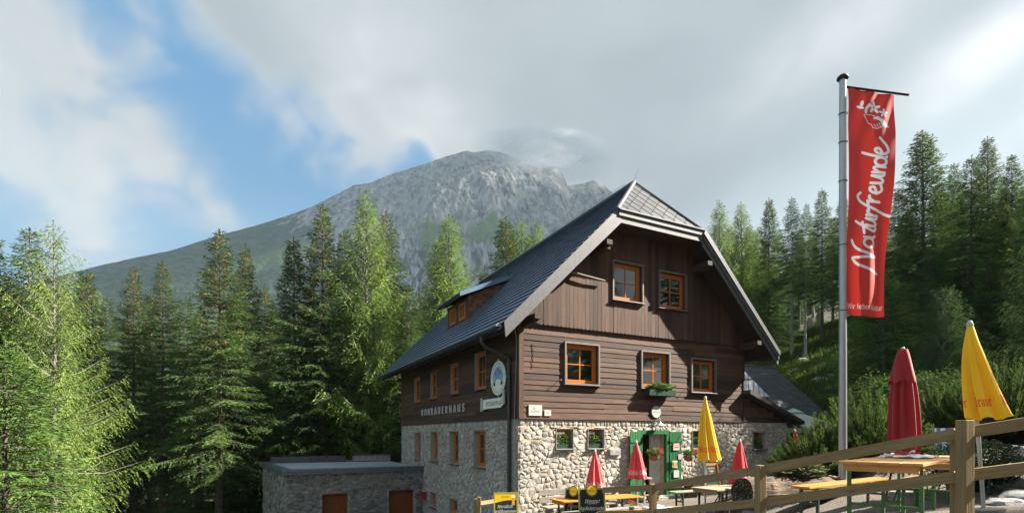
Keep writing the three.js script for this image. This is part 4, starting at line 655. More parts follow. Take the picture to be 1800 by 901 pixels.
plantAt('larchA', la, 645, 335, 31, 'bright green larch, the tallest tree left of the house', null, 1.05);
plantAt('spruceB', sp, 678, 372, 34, 'spruce showing its brown cones behind the bright larch', null);
plantAt('spruceC', sp, 716, 500, 30, 'low dark spruce between the bright larch and the house', null);
plantAt('larchB', la, 797, 374, 33, 'tall larch in the gap over the dormer', null, 1.2);
plantAt('larchB', la, 770, 420, 34, 'smaller larch at the left foot of the tall larch over the dormer', null, 1.0);
plantAt('spruceA', sp, 886, 382, 37, 'dark spruce rising over the roof slope beside two larches', null, 1.1);
plantAt('larchB', la, 914, 380, 38, 'left of two larches rising over the roof slope', null, 1.1);
plantAt('larchB', la, 951, 386, 39, 'right of two larches rising over the roof slope', null, 0.9);
plantAt('young', sp, 524, 672, 29.5, 'young bright spruce behind the flat annex roof', null, 1.1);
plantAt('young', sp, 745, 600, 32, 'young spruce beside the back corner of the house', null, 1.2);
for (const [p, y, d, nth] of [[212, 742, 34], [262, 760, 36], [318, 752, 37], [412, 756, 36], [452, 748, 33], [148, 735, 33]].sort((a, b) => a[0] - b[0]).map((q, i) => [...q, ['first', 'second', 'third', 'fourth', 'fifth', 'sixth'][i]])) plantAt('young', sp, p, y, d, `low young spruce in the shade under the tall trees, ${nth} from the left`, 'young spruces under the trees left of the house', 1.5);
plantAt('young', sp, 345, 720, 28, 'small spruce in the dark undergrowth left of the annex', null, 1.0);
for (const [px, py, d, k, w] of [[20, 480, 34, 'spruceD', 1], [110, 500, 36, 'spruceE', 1], [190, 520, 36, 'spruceD', 1.1], [262, 510, 40, 'spruceE', 1.1], [330, 520, 36, 'spruceD', 1.2], [352, 540, 44, 'spruceE', 1.1], [410, 520, 40, 'spruceD', 1], [462, 500, 36, 'spruceE', 1.2], [490, 540, 42, 'spruceD', 1.1], [545, 500, 40, 'spruceE', 1.1], [590, 520, 46, 'spruceD', 1.1], [628, 480, 40, 'spruceE', 1.1], [700, 500, 42, 'spruceE', 1.2], [742, 520, 40, 'spruceC', 1.1], [815, 500, 46, 'spruceE', 1.1], [850, 470, 46, 'spruceE', 1.1], [60, 560, 48, 'spruceE', 1.3], [150, 560, 50, 'spruceD', 1.4], [230, 570, 52, 'spruceE', 1.4], [310, 580, 54, 'spruceD', 1.4], [390, 570, 54, 'spruceE', 1.4], [470, 570, 54, 'spruceD', 1.4], [560, 570, 56, 'spruceE', 1.4], [650, 560, 56, 'spruceD', 1.4], [730, 560, 56, 'spruceE', 1.4], [790, 540, 58, 'spruceE', 1.4], [-40, 450, 26, 'spruceA', 1.1], [-80, 430, 22, 'spruceC', 1.1]])
  backRow.left.push([px, py, d, k, w]);
// right of the house, on the slope
plantAt('larchA', la, 1264, 352, 36, 'light green larch touching the right side of the roof', null, 1.0);
plantAt('larchB', la, 1302, 352, 37, 'second light larch right of the roof', null, 1.1);
plantAt('spruceA', sp, 1352, 348, 38, 'spruce with light trunk third from the roof on the slope', null, 0.9);
plantAt('spruceD', sp, 1392, 346, 36, 'tall spruce with long bare stem on the slope', null, 1.0);
plantAt('spruceD', sp, 1416, 362, 34, 'spruce on a thin leaning pale trunk, bare to half its height', null, 0.85, -0.05);
plantAt('spruceE', sp, 1446, 330, 36, 'spruce just left of the flagpole', null, 1.0);
plantAt('larchB', la, 1330, 400, 40, 'feathery larch behind the light trunks on the slope', null, 1.1);
plantAt('spruceD', sp, 1372, 400, 42, 'spruce at the back of the slope between two taller ones', null, 1.1);
plantAt('spruceE', sp, 1482, 345, 33, 'spruce standing behind the flagpole', null, 1.1);
plantAt('spruceE', sp, 1545, 360, 32, 'spruce hidden mostly by the red flag', null, 1.2);
plantAt('spruceA', sp, 1618, 230, 27, 'very tall spruce just right of the red flag', null, 1.35);
plantAt('spruceC', sp, 1680, 285, 29, 'dark spruce second right of the flag', null, 1.0);
plantAt('spruceE', sp, 1712, 270, 24, 'spruce with thin crown and visible stem, between the flag and the right edge', null, 1.25);
plantAt('spruceA', sp, 1738, 238, 30, 'tallest spruce near the right edge', null, 1.0);
plantAt('spruceC', sp, 1776, 272, 27, 'spruce second from the right edge', null, 1.0);
plantAt('larchC', la, 1812, 285, 24, 'thin-topped larch at the right edge', null, 0.7);
plantAt('larchD', la, 1835, 420, 15, 'dark spreading larch reaching in from the right edge behind the yellow parasol', null, 0.95);
plantAt('larchD', la, 1660, 505, 18.5, 'broad dark larch behind the red and yellow parasols', null, 1.0);
plantAt('young', sp, 1562, 480, 21, 'bushy spruce behind the foot of the flag', null, 1.35);
for (const [px, py, d, k, w] of [[1285, 400, 46, 'spruceE', 1.2], [1318, 395, 48, 'spruceD', 1.2], [1345, 420, 52, 'spruceE', 1.3], [1405, 400, 48, 'spruceE', 1.3], [1430, 400, 52, 'spruceD', 1.3], [1465, 380, 44, 'spruceE', 1.2], [1500, 390, 44, 'spruceE', 1.2], [1525, 400, 40, 'spruceC', 1.2], [1580, 330, 36, 'spruceE', 1.2], [1600, 360, 42, 'spruceE', 1.3], [1655, 320, 36, 'spruceC', 1.2], [1700, 330, 38, 'spruceE', 1.3], [1760, 320, 36, 'spruceC', 1.2], [1800, 330, 34, 'spruceE', 1.3], [1840, 280, 28, 'spruceC', 1.1], [1640, 430, 24, 'spruceC', 1.2], [1590, 440, 26, 'spruceC', 1.1], [1545, 430, 28, 'spruceC', 1.1], [1740, 440, 22, 'spruceC', 1.1], [1790, 430, 21, 'spruceC', 1.1]])
  backRow.right.push([px, py, d, k, w]);
for (const [px, py, d, k, w] of [[1275, 470, 56, 'spruceC', 1.6], [1310, 460, 60, 'spruceC', 1.6], [1350, 470, 58, 'spruceC', 1.6], [1385, 460, 62, 'spruceC', 1.6], [1425, 470, 58, 'spruceC', 1.6], [1462, 460, 60, 'spruceC', 1.6], [1368, 530, 45, 'spruceC', 1.5], [1440, 540, 45, 'spruceC', 1.5], [1330, 530, 48, 'spruceC', 1.5], [1405, 520, 50, 'spruceC', 1.5], [1396, 560, 41, 'young', 1.6], [1425, 555, 42, 'young', 1.6], [1378, 565, 40, 'young', 1.5]]) backRow.right.push([px, py, d, k, w]);
const ORD = ['first', 'second', 'third', 'fourth', 'fifth', 'sixth', 'seventh', 'eighth', 'ninth', 'tenth', 'eleventh', 'twelfth', 'thirteenth', 'fourteenth', 'fifteenth', 'sixteenth', 'seventeenth', 'eighteenth', 'nineteenth', 'twentieth', 'twenty-first', 'twenty-second', 'twenty-third', 'twenty-fourth', 'twenty-fifth', 'twenty-sixth', 'twenty-seventh', 'twenty-eighth', 'twenty-ninth', 'thirtieth', 'thirty-first', 'thirty-second', 'thirty-third', 'thirty-fourth', 'thirty-fifth'];
for (const side of ['left', 'right']) backRow[side].sort((a, b) => a[0] - b[0]).forEach(([x, py, d, k, w], i) => plantAt(k, sp, x, py, d, side === 'left' ? `dark spruce in the wood behind the front trees, ${ORD[i]} from the left` : `dark spruce in the wood on the slope, ${ORD[i]} from the roof`, `spruces in the dark wood ${side} of the house`, w));
// beside and behind the photographer: they shade the terrace and stand mirrored in the gable windows
for (const [x, d, h, k] of [[21.5, 20.6, 11, 'spruceB'], [27, 22.2, 13, 'spruceA'], [33, 24, 16, 'spruceE'], [20, 19.4, 9.0, 'spruceB'], [23, 18.3, 7.5, 'larchB'], [31, 8.5, 18, 'spruceB'], [27, 4, 16, 'spruceC'], [35, 11, 17, 'spruceA'], [22, 9.4, 8.5, 'larchB'], [18, 5.2, 7, 'young'], [17, -4, 13, 'spruceA'], [22, -9, 16, 'spruceB'], [14, -13, 15, 'spruceC'], [8, -16, 16, 'spruceA'], [33, 0, 17, 'spruceE'], [2, -19, 15, 'spruceB'], [-8, -17, 15, 'spruceC']])
  plant(k, sp, x, d, h, 'spruce on the near side of the clearing, beside or behind the viewer', 'trees round the clearing outside the picture');

// ---------- shrubs ----------
function mugo(seed, R, Hh, dense = 1) {             // mountain pine: rising bottle-brush shoots
  const r = rngOf(seed), F = new Foliage(), sticks = [];
  const n = Math.round(230 * dense * R * R / 1.4);
  for (let k = 0; k < n; k++) {
    const a = r() * 6.28, q = Math.sqrt(r()), tx = Math.cos(a) * q * R, tz = Math.sin(a) * q * R, ty = Hh * (1 - 0.62 * q * q) * (0.35 + 0.8 * r()), bx = tx * 0.55, bz = tz * 0.55, by = ty * 0.35;
    sticks.push(bar(V3(tx * 0.12, -0.05, tz * 0.12), V3(bx, by, bz), 0.022, 0.014, 3), bar(V3(bx, by, bz), V3(tx, ty, tz), 0.014, 0.006, 3));
    const lenY = Math.hypot(tx - bx, ty - by, tz - bz), vx = (tx - bx) / lenY * 0.6, vy = (ty - by) / lenY * 0.6 + 0.4, vz = (tz - bz) / lenY * 0.6, tone = 0.75 + 0.5 * r(), cb = [[0.06, 0.105, 0.022], [0.075, 0.125, 0.024], [0.05, 0.088, 0.022], [0.10, 0.15, 0.03]][Math.floor(r() * 4)];
    for (let w = 0; w < 1; w += 0.02) { const p = w * 1.0, x = mix(bx, tx, p), y = mix(by, ty, p), z = mix(bz, tz, p); for (let e = 0; e < 4; e++) { const b = r() * 6.28, ox = Math.cos(b), oz = Math.sin(b); let dx = vx * 0.9 + ox * 0.55, dy = vy * 0.9 + jit(r, 0.35), dz = vz * 0.9 + oz * 0.55; const l = Math.hypot(dx, dy, dz); F.blade(x + jit(r, 0.012), y, z + jit(r, 0.012), dx / l, dy / l, dz / l, 0.075 + 0.04 * r(), 0.014, -oz, jit(r, 0.4), ox, S(cb, tone * (0.8 + 0.4 * r()))); } }
  }
  return { stems: join(sticks), leaves: F.geo() };
}
function leafy(seed, R, Hh, count, size, cols, { low = 0.05, round = 1, up = 0.3 } = {}) { // broad-leaved shrub or clipped bush
  const r = rngOf(seed), F = new Foliage(), sticks = [];
  for (let k = 0; k < Math.min(60, count / 40); k++) { const a = r() * 6.28, q = 0.8 * Math.sqrt(r()); sticks.push(bar(V3(jit(r, 0.1 * R), -0.05, jit(r, 0.1 * R)), V3(Math.cos(a) * q * R, Hh * (0.4 + 0.5 * r()) * (1 - 0.4 * q * q), Math.sin(a) * q * R), 0.006 + 0.012 * R, 0.004, 4)); }
  const lumps = [...Array(14)].map(() => [jit(r, 1), jit(r, 1), jit(r, 1), 0.7 + 0.4 * r()]);
  for (let k = 0; k < count; k++) {
    let x, y, z, q; do { x = jit(r, 1); y = jit(r, 1); z = jit(r, 1); q = x * x + y * y + z * z; } while (q > 1 || q < 0.2 * round);
    const lump = 0.82 + 0.3 * noise3(x * 2.3 + seed, y * 2.3, z * 2.3 + 5); x *= lump; y *= lump; z *= lump;
    const px = x * R, py = Math.max(low * Hh, Hh * (0.5 + 0.5 * y)), pz = z * R, a = r() * 6.28; let dx = Math.cos(a) + x, dy = jit(r, 0.6) + up, dz = Math.sin(a) + z; const l = Math.hypot(dx, dy, dz), c = cols[Math.floor(r() * cols.length)];
    let sx = jit(r, 1), sy = jit(r, 1), sz = jit(r, 1); const s = Math.hypot(sx, sy, sz) || 1; F.blade(px, py, pz, dx / l, dy / l, dz / l, size * (0.7 + 0.6 * r()), size * (0.45 + 0.3 * r()), sx / s, sy / s, sz / s, S(c, 0.75 + 0.5 * r()));
  }
  return { stems: sticks.length ? join(sticks) : null, leaves: F.geo() };
}
function shrub(name, made, x, d, label, group, scale = 1, yy, mat = M.leaf) { const t = thing(name, label, 'shrub', at(x, d, yy ?? ground(x, d)), treeRng() * 6, group); t.scale.setScalar(scale); if (made.stems) part('stems', made.stems, M.bark, t); part('foliage', made.leaves, mat, t); return t; }
const mA = mugo(301, 1.15, 1.55), mB = mugo(302, 1.5, 1.9), px = (p, d) => (p - 900) / 911 * d;
shrub('mountain_pine', mA, px(1440, 12), 12, 'bristly mountain pine left of the flagpole', null, 0.95, null, M.needle);
shrub('mountain_pine', mB, px(1528, 12.2), 12.2, 'tall bristly mountain pine right of the flagpole', null, 0.92, null, M.needle);
shrub('mountain_pine', mA, px(1405, 13.6), 13.6, 'small mountain pine beside the stone end wall of the house', null, 0.7, null, M.needle);
shrub('mountain_pine', mB, px(1660, 13.5), 13.5, 'broad mountain pine between the red and yellow parasols', null, 0.85, null, M.needle);
shrub('mountain_pine', mB, px(1765, 12.5), 12.5, 'mountain pine behind the yellow parasol at the right edge', null, 1.05, null, M.needle);
shrub('mountain_pine', mA, px(1610, 16), 16, 'mountain pine up the slope behind the tall red parasol', null, 0.9, null, M.needle);
shrub('clipped_bush', leafy(311, 0.72, 1.0, 9000, 0.045, [[0.022, 0.045, 0.016], [0.03, 0.06, 0.02]], { round: 1.8 }), px(1712, 8.8), 8.8, 'dark rounded bush behind the nearest fence post', null, 1.05);
const broad = leafy(321, 1.5, 3.0, 11000, 0.085, [[0.05, 0.095, 0.02], [0.04, 0.08, 0.018], [0.065, 0.11, 0.024]], { up: 0.1 });
shrub('beech_sapling', broad, px(1560, 17), 17, 'leafy broad-leaved sapling behind the tall red parasol', null, 1.1);
shrub('beech_sapling', broad, px(1640, 16.5), 16.5, 'leafy broad-leaved sapling left of the yellow parasol', null, 0.95);
shrub('leafy_bush', leafy(322, 0.9, 1.2, 3000, 0.10, [[0.10, 0.16, 0.03], [0.12, 0.19, 0.04]]), px(1326, 30), 30, 'bright bush showing under the right eave', null, 1.2);
shrub('leafy_bush', leafy(323, 0.9, 1.2, 3000, 0.10, [[0.10, 0.16, 0.03], [0.08, 0.14, 0.03]]), px(1365, 31), 31, 'bright bush on the slope behind the shingled roof', null, 1.2);
// ---------- undergrowth ----------
{
  const r = rngOf(401), F = new Foliage(); for (let k = 0; k < 16; k++) { const a = r() * 6.28, q = 0.16 * r(), h = 0.14 + 0.2 * r(), b = r() * 6.28; F.blade(Math.cos(a) * q, 0, Math.sin(a) * q, Math.cos(b) * 0.45, 0.9, Math.sin(b) * 0.45, h, 0.022, -Math.sin(b), 0, Math.cos(b), S([0.085, 0.14, 0.03], 0.7 + 0.6 * r())); }
  const tuft = F.geo(), spots = [], o = new THREE.Object3D();
  for (let k = 0; k < 90000 && spots.length < 26000; k++) { const hill = r() < 0.72, x = hill ? 8 + 24 * r() : -34 + 36 * r(), d = hill ? 13 + 30 * r() : 18 + 34 * r(); if (x / d > 1.1 || x / d < -1.15) continue; if (hill && x < 7 + 0.5 * d - 2 && d < 20) continue; if (d < 20 && x < 7.2 + 0.34 * d) continue; const n = fbm(x * 0.21 + 4, d * 0.21, 4) + 0.5 * fbm(x * 0.9, d * 0.9 + 20, 3); if (n < (hill ? -0.28 : 0.02) + 0.2 * jit(r, 1)) continue; spots.push([x, d, hill]); }
  const im = new THREE.InstancedMesh(tuft, M.leaf, spots.length);
  spots.forEach(([x, d, hill], i) => { o.position.set(x, ground(x, d) - 0.02, -d); o.rotation.set(0, r() * 6.28, 0); const s = (hill ? 1.3 : 1.0) * (0.6 + 0.9 * r()); o.scale.set(s * 1.3, s, s * 1.3); o.updateMatrix(); im.setMatrixAt(i, o.matrix); const g = 0.65 + 0.6 * r(); im.setColorAt(i, rgb(g * (0.9 + 0.4 * r()), g, g * 0.9)); });
  im.name = 'grass'; im.castShadow = im.receiveShadow = true; scene.add(im); tag(im, 'grass and low herbs on the slope and the forest floor', 'grass', null, 'stuff');
}

// ---------- printed faces ----------
function canvasTex(w, h, draw) { const c = document.createElement('canvas'); c.width = w; c.height = h; const x = c.getContext('2d'); draw(x, w, h); const t = new THREE.CanvasTexture(c); t.colorSpace = THREE.SRGBColorSpace; t.magFilter = THREE.LinearFilter; t.anisotropy = 4; return t; }
const printed = (w, h, draw, o = {}) => std({ map: canvasTex(w, h, draw), roughness: 0.6, ...o });
function strokes(x, list, scale) { x.lineCap = x.lineJoin = 'round'; for (const l of list) { x.beginPath(); l.forEach(([a, b], i) => { if (!i) x.moveTo(a * scale, -b * scale); else if (i < l.length - 1) { const n = l[i + 1]; x.quadraticCurveTo(a * scale, -b * scale, (a + n[0]) / 2 * scale, -(b + n[1]) / 2 * scale); } else x.lineTo(a * scale, -b * scale); }); x.stroke(); } }
const oval = (cx, cy, rx, ry = rx, n = 16) => [...Array(n + 1)].map((_, i) => [cx + rx * Math.cos(i / n * 6.283), cy + ry * Math.sin(i / n * 6.283)]);
const SCRIPT = [[[1, -17], [7, 24], [20, 38], [22, 34], [29, -8]], [[29, -8], [33, 20], [40, 36], [50, 42]], oval(51, 10, 8.5, 10), [[60, 20], [60, 3], [65, -1]], [[85, 38], [74, 10], [73, 1], [79, -1]], [[67, 21], [76, 23], [86, 26]], [[82, 20], [81, 5], [85, -1], [91, 4], [94, 20]], [[94, 20], [94, 3], [97, 0]], [[100, 20], [101, 0]], [[101, 10], [104, 19], [109, 19]], [[104, -24], [113, 10], [121, 33], [130, 41], [138, 35]], [[109, 17], [118, 19], [126, 21]], [[125, 19], [126, 0]], [[126, 10], [130, 19], [135, 19]], [[140, 8], [153, 12], [150, 21], [143, 19], [140, 8], [146, -2], [156, 3]], [[158, 20], [158, 4], [163, -1], [168, 5], [171, 20]], [[171, 20], [171, 3], [174, 0]], [[177, 20], [178, 0]], [[178, 10], [183, 20], [188, 17], [188, 0]], oval(197, 9, 7.5, 9.5), [[209, 40], [205, 14], [204, 1], [207, 0]], [[210, 8], [221, 12], [219, 22], [212, 19], [210, 8], [215, -3], [227, 1], [239, 15]]];
function flower(x, cx, cy, r, col, dot) { x.fillStyle = col; for (let k = 0; k < 5; k++) { const a = k * 1.2566 - 1.57; x.beginPath(); x.ellipse(cx + Math.cos(a) * r * 0.56, cy + Math.sin(a) * r * 0.56, r * 0.5, r * 0.24, a, 0, 7); x.fill(); } if (dot) { x.fillStyle = dot; x.beginPath(); x.arc(cx, cy, r * 0.15, 0, 7); x.fill(); } }
// ---------- flagpole and flag ----------
{
  const d = 10.5, x = px(1482, d), y0 = ground(x, d), top = EYE + (764 - 140) / 911 * d;
  const p = thing('flagpole', 'tall grey metal flagpole with dark knob, right of the house', 'flagpole', at(x, d, y0 - 0.2));
  part('pole', new THREE.CylinderGeometry(0.062, 0.078, top - y0 + 0.2, 18).translate(0, (top - y0 + 0.2) / 2, 0), M.steel, p);
  part('knob', new THREE.LatheGeometry([[0.0, 0.10], [0.06, 0.095], [0.10, 0.06], [0.11, 0.02], [0.09, 0], [0.0, 0]].map(q => new THREE.Vector2(...q)), 16).translate(0, top - y0 + 0.2, 0), M.iron, p);
  for (const py of [200, 250, 318, 430, 545]) part('ring', new THREE.TorusGeometry(0.08, 0.007, 5, 16).rotateX(Math.PI / 2 + 0.15).translate(0.005, EYE + (764 - py) / 911 * d - y0 + 0.2, 0), M.iron, p);
  const armY = EYE + (764 - 152) / 911 * d - y0 + 0.2;
  part('arm', bar(V3(0.05, armY, 0), V3(1.3, armY - 0.2, 0.05), 0.024, 0.024, 8), M.iron, p);
  // the flag: hanging cloth with soft folds
  const W = 0.95, H = 4.58, NX = 22, NY = 80, g = new THREE.PlaneGeometry(1, 1, NX, NY), P = g.attributes.position;
  for (let i = 0; i < P.count; i++) {
    const u = P.getX(i) + 0.5, t = 0.5 - P.getY(i), narrow = 1 - 0.20 * smooth(0.1, 1, t), w = W * narrow;
    const fold = 0.045 * t * Math.sin(u * 9 + 1 + t * 3.0) + 0.03 * Math.sin(u * 5 - t * 9) * (0.3 + t) + 0.018 * Math.sin(u * 16 + t * 24) * smooth(0.35, 0, t) + 0.12 * t * Math.sin(t * 4) * u;
    P.setXYZ(i, u * w + 0.02 * Math.sin(t * 7), -t * H - 0.155 * u * (1 - 0.6 * t) - 0.02 * Math.sin(u * 3.14), fold);
  }
  g.computeVertexNormals();
  const art = canvasTex(420, 2036, (c, w, h) => {
    const k = 5.12; c.fillStyle = '#d4342a'; c.fillRect(0, 0, w, h); c.strokeStyle = c.fillStyle = '#f1eff2';
    flower(c, 45 * k, 27 * k, 11 * k, '#f1eff2', '#d4342a'); flower(c, 61 * k, 36 * k, 8 * k, '#f1eff2');
    for (const [fx, fy, a] of [[24, 24, -1.3], [21, 31, 0.2], [33, 29, 2.2], [30, 36, 1.7]]) { c.beginPath(); c.ellipse(fx * k, fy * k, 6 * k, 2.6 * k, a, 0, 7); c.fill(); }
    c.lineWidth = 1.1 * k; c.lineJoin = 'round'; c.beginPath(); [[26, 44], [40, 41], [46, 42], [44, 47], [50, 47], [58, 55], [56, 62], [48, 66], [42, 64], [40, 58], [35, 57], [26, 44]].forEach(([a, b], i) => i ? c.lineTo(a * k, b * k) : c.moveTo(a * k, b * k)); c.stroke();
    c.beginPath(); [[46, 45], [50, 42], [61, 49], [72, 60], [63, 61], [58, 59], [53, 51], [47, 48]].forEach(([a, b], i) => i ? c.lineTo(a * k, b * k) : c.moveTo(a * k, b * k)); c.fill();
    for (let q = 0; q < 4; q++) { c.beginPath(); c.moveTo((44 + q * 3.6) * k, (58 - q * 1.6) * k); c.lineTo((47.5 + q * 3.4) * k, (65 - q * 1.3) * k); c.stroke(); }
    c.save(); c.translate(48 * k, 321 * k); c.rotate(-Math.PI / 2 + 0.085); c.lineWidth = 4.8 * k; strokes(c, SCRIPT, k); c.restore();
    c.font = `${12.5 * k}px sans-serif`; c.textBaseline = 'alphabetic'; c.fillText('Wir leben Natur', 4 * k, 386 * k, 75 * k);
  });
  const f = part('flag', g, phys({ map: art, roughness: 0.75, transmission: 0.28, thickness: 0, side: THREE.DoubleSide }));
  f.position.copy(at(x + 0.1, d, EYE + (764 - 153) / 911 * d)); tag(f, 'long red flag with white script lettering and clasped hands emblem', 'flag');
}
// ---------- signs on the house ----------
const onFront = (name, u, y, z, label, cat, group) => thing(name, label, cat, inHouse(u, y, -z), TURN, group);
const onSide = (name, v, y, z, label, cat, group) => thing(name, label, cat, inHouse(-z, y, v), TURN - Math.PI / 2, group);
const font = await new FontLoader().loadAsync('fonts/droid/droid_sans_bold.typeface.json');
{
  const t = onSide('house_name_sign', 8.92, 2.77, 0.06, 'pale raised letters spelling the house name on the dark side wall', 'sign'); const text = 'ROHRAUERHAUS', step = 5.15 / text.length;
  [...text].forEach((ch, i) => { const g = new TextGeometry(ch, { font, size: 0.28, depth: 0.03, curveSegments: 4, bevelEnabled: false }); g.computeBoundingBox(); const b = g.boundingBox; g.translate(-(b.min.x + b.max.x) / 2, 0, 0); g.scale(1.12, 1, 1); part('letter', g, M.offwhite, t).position.set((i + 0.5) * step, 0, 0); });
  const e = onSide('emblem_sign', 1.18, 3.66, 0.07, 'round white club emblem with red flowers on blue, near the downpipe', 'sign');
  part('disc', new THREE.CylinderGeometry(0.52, 0.52, 0.03, 40).rotateX(Math.PI / 2), M.white, e);
  part('finial', [new THREE.SphereGeometry(0.035, 10, 8).translate(0, 0.55, 0), new THREE.SphereGeometry(0.035, 10, 8).translate(0.53, 0, 0), new THREE.SphereGeometry(0.03, 10, 8).translate(0, -0.56, 0)], M.white, e);
  part('emblem', new THREE.CircleGeometry(0.515, 40).translate(0, 0, 0.018), printed(512, 512, c => {
    c.fillStyle = '#dfe2da'; c.fillRect(0, 0, 512, 512); c.save(); c.translate(256, 256); c.beginPath(); c.arc(0, 0, 178, 0, 7); c.clip(); c.fillStyle = '#5fb0d8'; c.fillRect(-180, -180, 360, 200); c.fillStyle = '#9fa8a4'; c.fillRect(-180, 10, 360, 60); c.fillStyle = '#20302e'; c.fillRect(-180, 60, 360, 50); c.restore();
    flower(c, 256, 138, 44, '#c4202b'); flower(c, 182, 190, 40, '#c4202b'); flower(c, 330, 180, 40, '#c4202b'); c.strokeStyle = '#1f7d86'; c.lineWidth = 10; c.beginPath(); c.moveTo(256, 240); c.lineTo(226, 262); c.moveTo(256, 240); c.lineTo(290, 262); c.moveTo(256, 180); c.lineTo(256, 250); c.stroke();
    c.fillStyle = '#e6e8e2'; c.beginPath(); c.ellipse(256, 336, 92, 66, 0, 0, 7); c.fill(); c.strokeStyle = '#7f8a88'; c.lineWidth = 5; c.beginPath(); c.moveTo(210, 350); c.quadraticCurveTo(256, 310, 300, 350); c.moveTo(256, 300); c.lineTo(250, 345); c.stroke();
    c.fillStyle = '#1d3d3a'; c.font = 'bold 44px sans-serif'; c.textAlign = 'center'; c.textBaseline = 'middle'; const ring = (s, r, a0, a1, out) => [...s].forEach((ch, i) => { const a = mix(a0, a1, (i + 0.5) / s.length); c.save(); c.translate(256 + Math.cos(a) * r, 256 + Math.sin(a) * r); c.rotate(a + (out ? Math.PI / 2 : -Math.PI / 2)); c.fillText(ch, 0, 0); c.restore(); });
    ring('TOURISTENVEREIN', 216, -Math.PI * 0.97, -Math.PI * 0.03, true); ring('NATURFREUNDE', 216, Math.PI * 0.9, Math.PI * 0.1, false);
  }), e);
  const b = onSide('ribbon_sign', 1.43, 2.92, 0.07, 'white scroll shaped sign with green lettering under the round emblem', 'sign');
  const rb = new THREE.PlaneGeometry(1.55, 0.3, 40, 2), P = rb.attributes.position; for (let i = 0; i < P.count; i++) { const x = P.getX(i) / 0.775; P.setZ(i, 0.07 * x * x); P.setY(i, P.getY(i) + 0.14 * Math.max(0, Math.abs(x) - 0.6) * (x > 0 ? 2.0 : -0.4)); } rb.computeVertexNormals();
  part('band', rb, printed(1024, 200, c => { c.fillStyle = '#dcdfd8'; c.fillRect(0, 0, 1024, 200); c.fillStyle = '#1f5a52'; c.font = 'bold 118px sans-serif'; c.textBaseline = 'middle'; c.textAlign = 'center'; c.fillText('ORTSGRUPPE-LINZ', 500, 104, 780); }, { side: THREE.DoubleSide }), b);
  part('scroll_end', bar(V3(-0.8, -0.22, 0.08), V3(-0.8, 0.2, 0.08), 0.05, 0.05, 12), M.white, b); part('scroll_end', bar(V3(0.78, -0.06, 0.08), V3(0.78, 0.36, 0.08), 0.05, 0.05, 12), M.white, b);
  const board = (name, u, y, w, h, label, draw, z = 0.06) => { const s = onFront(name, u, y, z, label, 'sign'); part('plate', rbox(w, h, 0.015, 0.003), M.white, s); part('print', new THREE.PlaneGeometry(w - 0.012, h - 0.012).translate(0, 0, 0.0095), printed(256, Math.round(256 * h / w), draw), s); return s; };
  board('wall_plate', 0.5, 2.65, 0.44, 0.31, 'larger white plate with green script at the corner of the board wall', (c, w, h) => { c.fillStyle = '#a9aeab'; c.fillRect(0, 0, w, h); flower(c, 100, 62, 24, '#a8504c'); c.strokeStyle = '#3f7e4a'; c.lineWidth = 5; c.save(); c.translate(30, 125); c.rotate(-0.04); strokes(c, SCRIPT, 0.82); c.restore(); c.fillStyle = '#667'; c.fillRect(130, 148, 60, 4); c.fillRect(40, 22, 170, 4); });
  board('house_number_plate', 0.91, 2.58, 0.23, 0.17, 'small white house number plate 40', (c, w, h) => { c.fillStyle = '#aeada7'; c.fillRect(0, 0, w, h); c.fillStyle = '#444'; c.font = 'bold 78px sans-serif'; c.textAlign = 'center'; c.textBaseline = 'middle'; c.fillText('40', w / 2, h / 2); });
  const rs = onFront('round_sign', 5.02, 2.7, 0.06, 'round white sign with green lettering above the door', 'sign'); part('disc', new THREE.CylinderGeometry(0.2, 0.2, 0.03, 32).rotateX(Math.PI / 2), M.trim, rs);
  part('print', new THREE.CircleGeometry(0.19, 32).translate(0, 0, 0.018), printed(256, 256, c => { c.fillStyle = '#a2a7a4'; c.fillRect(0, 0, 256, 256); c.fillStyle = '#2f8f3a'; c.font = 'bold 50px sans-serif'; c.textAlign = 'center'; c.textBaseline = 'middle'; c.fillText('Gästehaus', 128, 132, 218); c.fillStyle = '#7b8784'; c.font = '20px sans-serif'; c.beginPath(); c.moveTo(118, 72); c.lineTo(128, 48); c.lineTo(138, 72); c.fill(); c.fillRect(78, 82, 100, 8); c.fillRect(110, 178, 36, 7); }), rs);
  const sp2 = onFront('stone_plaque', 3.35, 1.42, 0.06, 'small inscribed stone plaque left of the green door', 'plaque'); part('slab', rbox(0.42, 0.2, 0.05, 0.012), M.stones[3], sp2);
  // notices on the shutters
  const note = (u, y, w, h, label, draw) => { const s = onFront('notice', u, y, 0.14, label, 'notice'); part('sheet', rbox(w, h, 0.006, 0.002), M.white, s); part('print', new THREE.PlaneGeometry(w - 0.008, h - 0.008).translate(0, 0, 0.0045), printed(160, Math.round(160 * h / w), draw), s); };
  const lines = (c, w, h, n, col) => { c.fillStyle = col; for (let k = 0; k < n; k++) c.fillRect(w * 0.1, h * (0.12 + 0.8 * k / n), w * (0.5 + 0.3 * ((k * 37) % 10) / 10), h * 0.03); };
  note(5.83, 1.56, 0.28, 0.24, 'red headed notice at the top of the right shutter', (c, w, h) => { c.fillStyle = '#aaa3a1'; c.fillRect(0, 0, w, h); c.fillStyle = '#c5303a'; c.fillRect(0, 0, w, h * 0.35); c.fillStyle = '#fff'; c.font = 'bold 34px serif'; c.textAlign = 'center'; c.fillText('Murauer', w / 2, h * 0.27, w * 0.8); c.fillStyle = '#a33'; c.fillRect(w * 0.15, h * 0.5, w * 0.7, h * 0.2); });
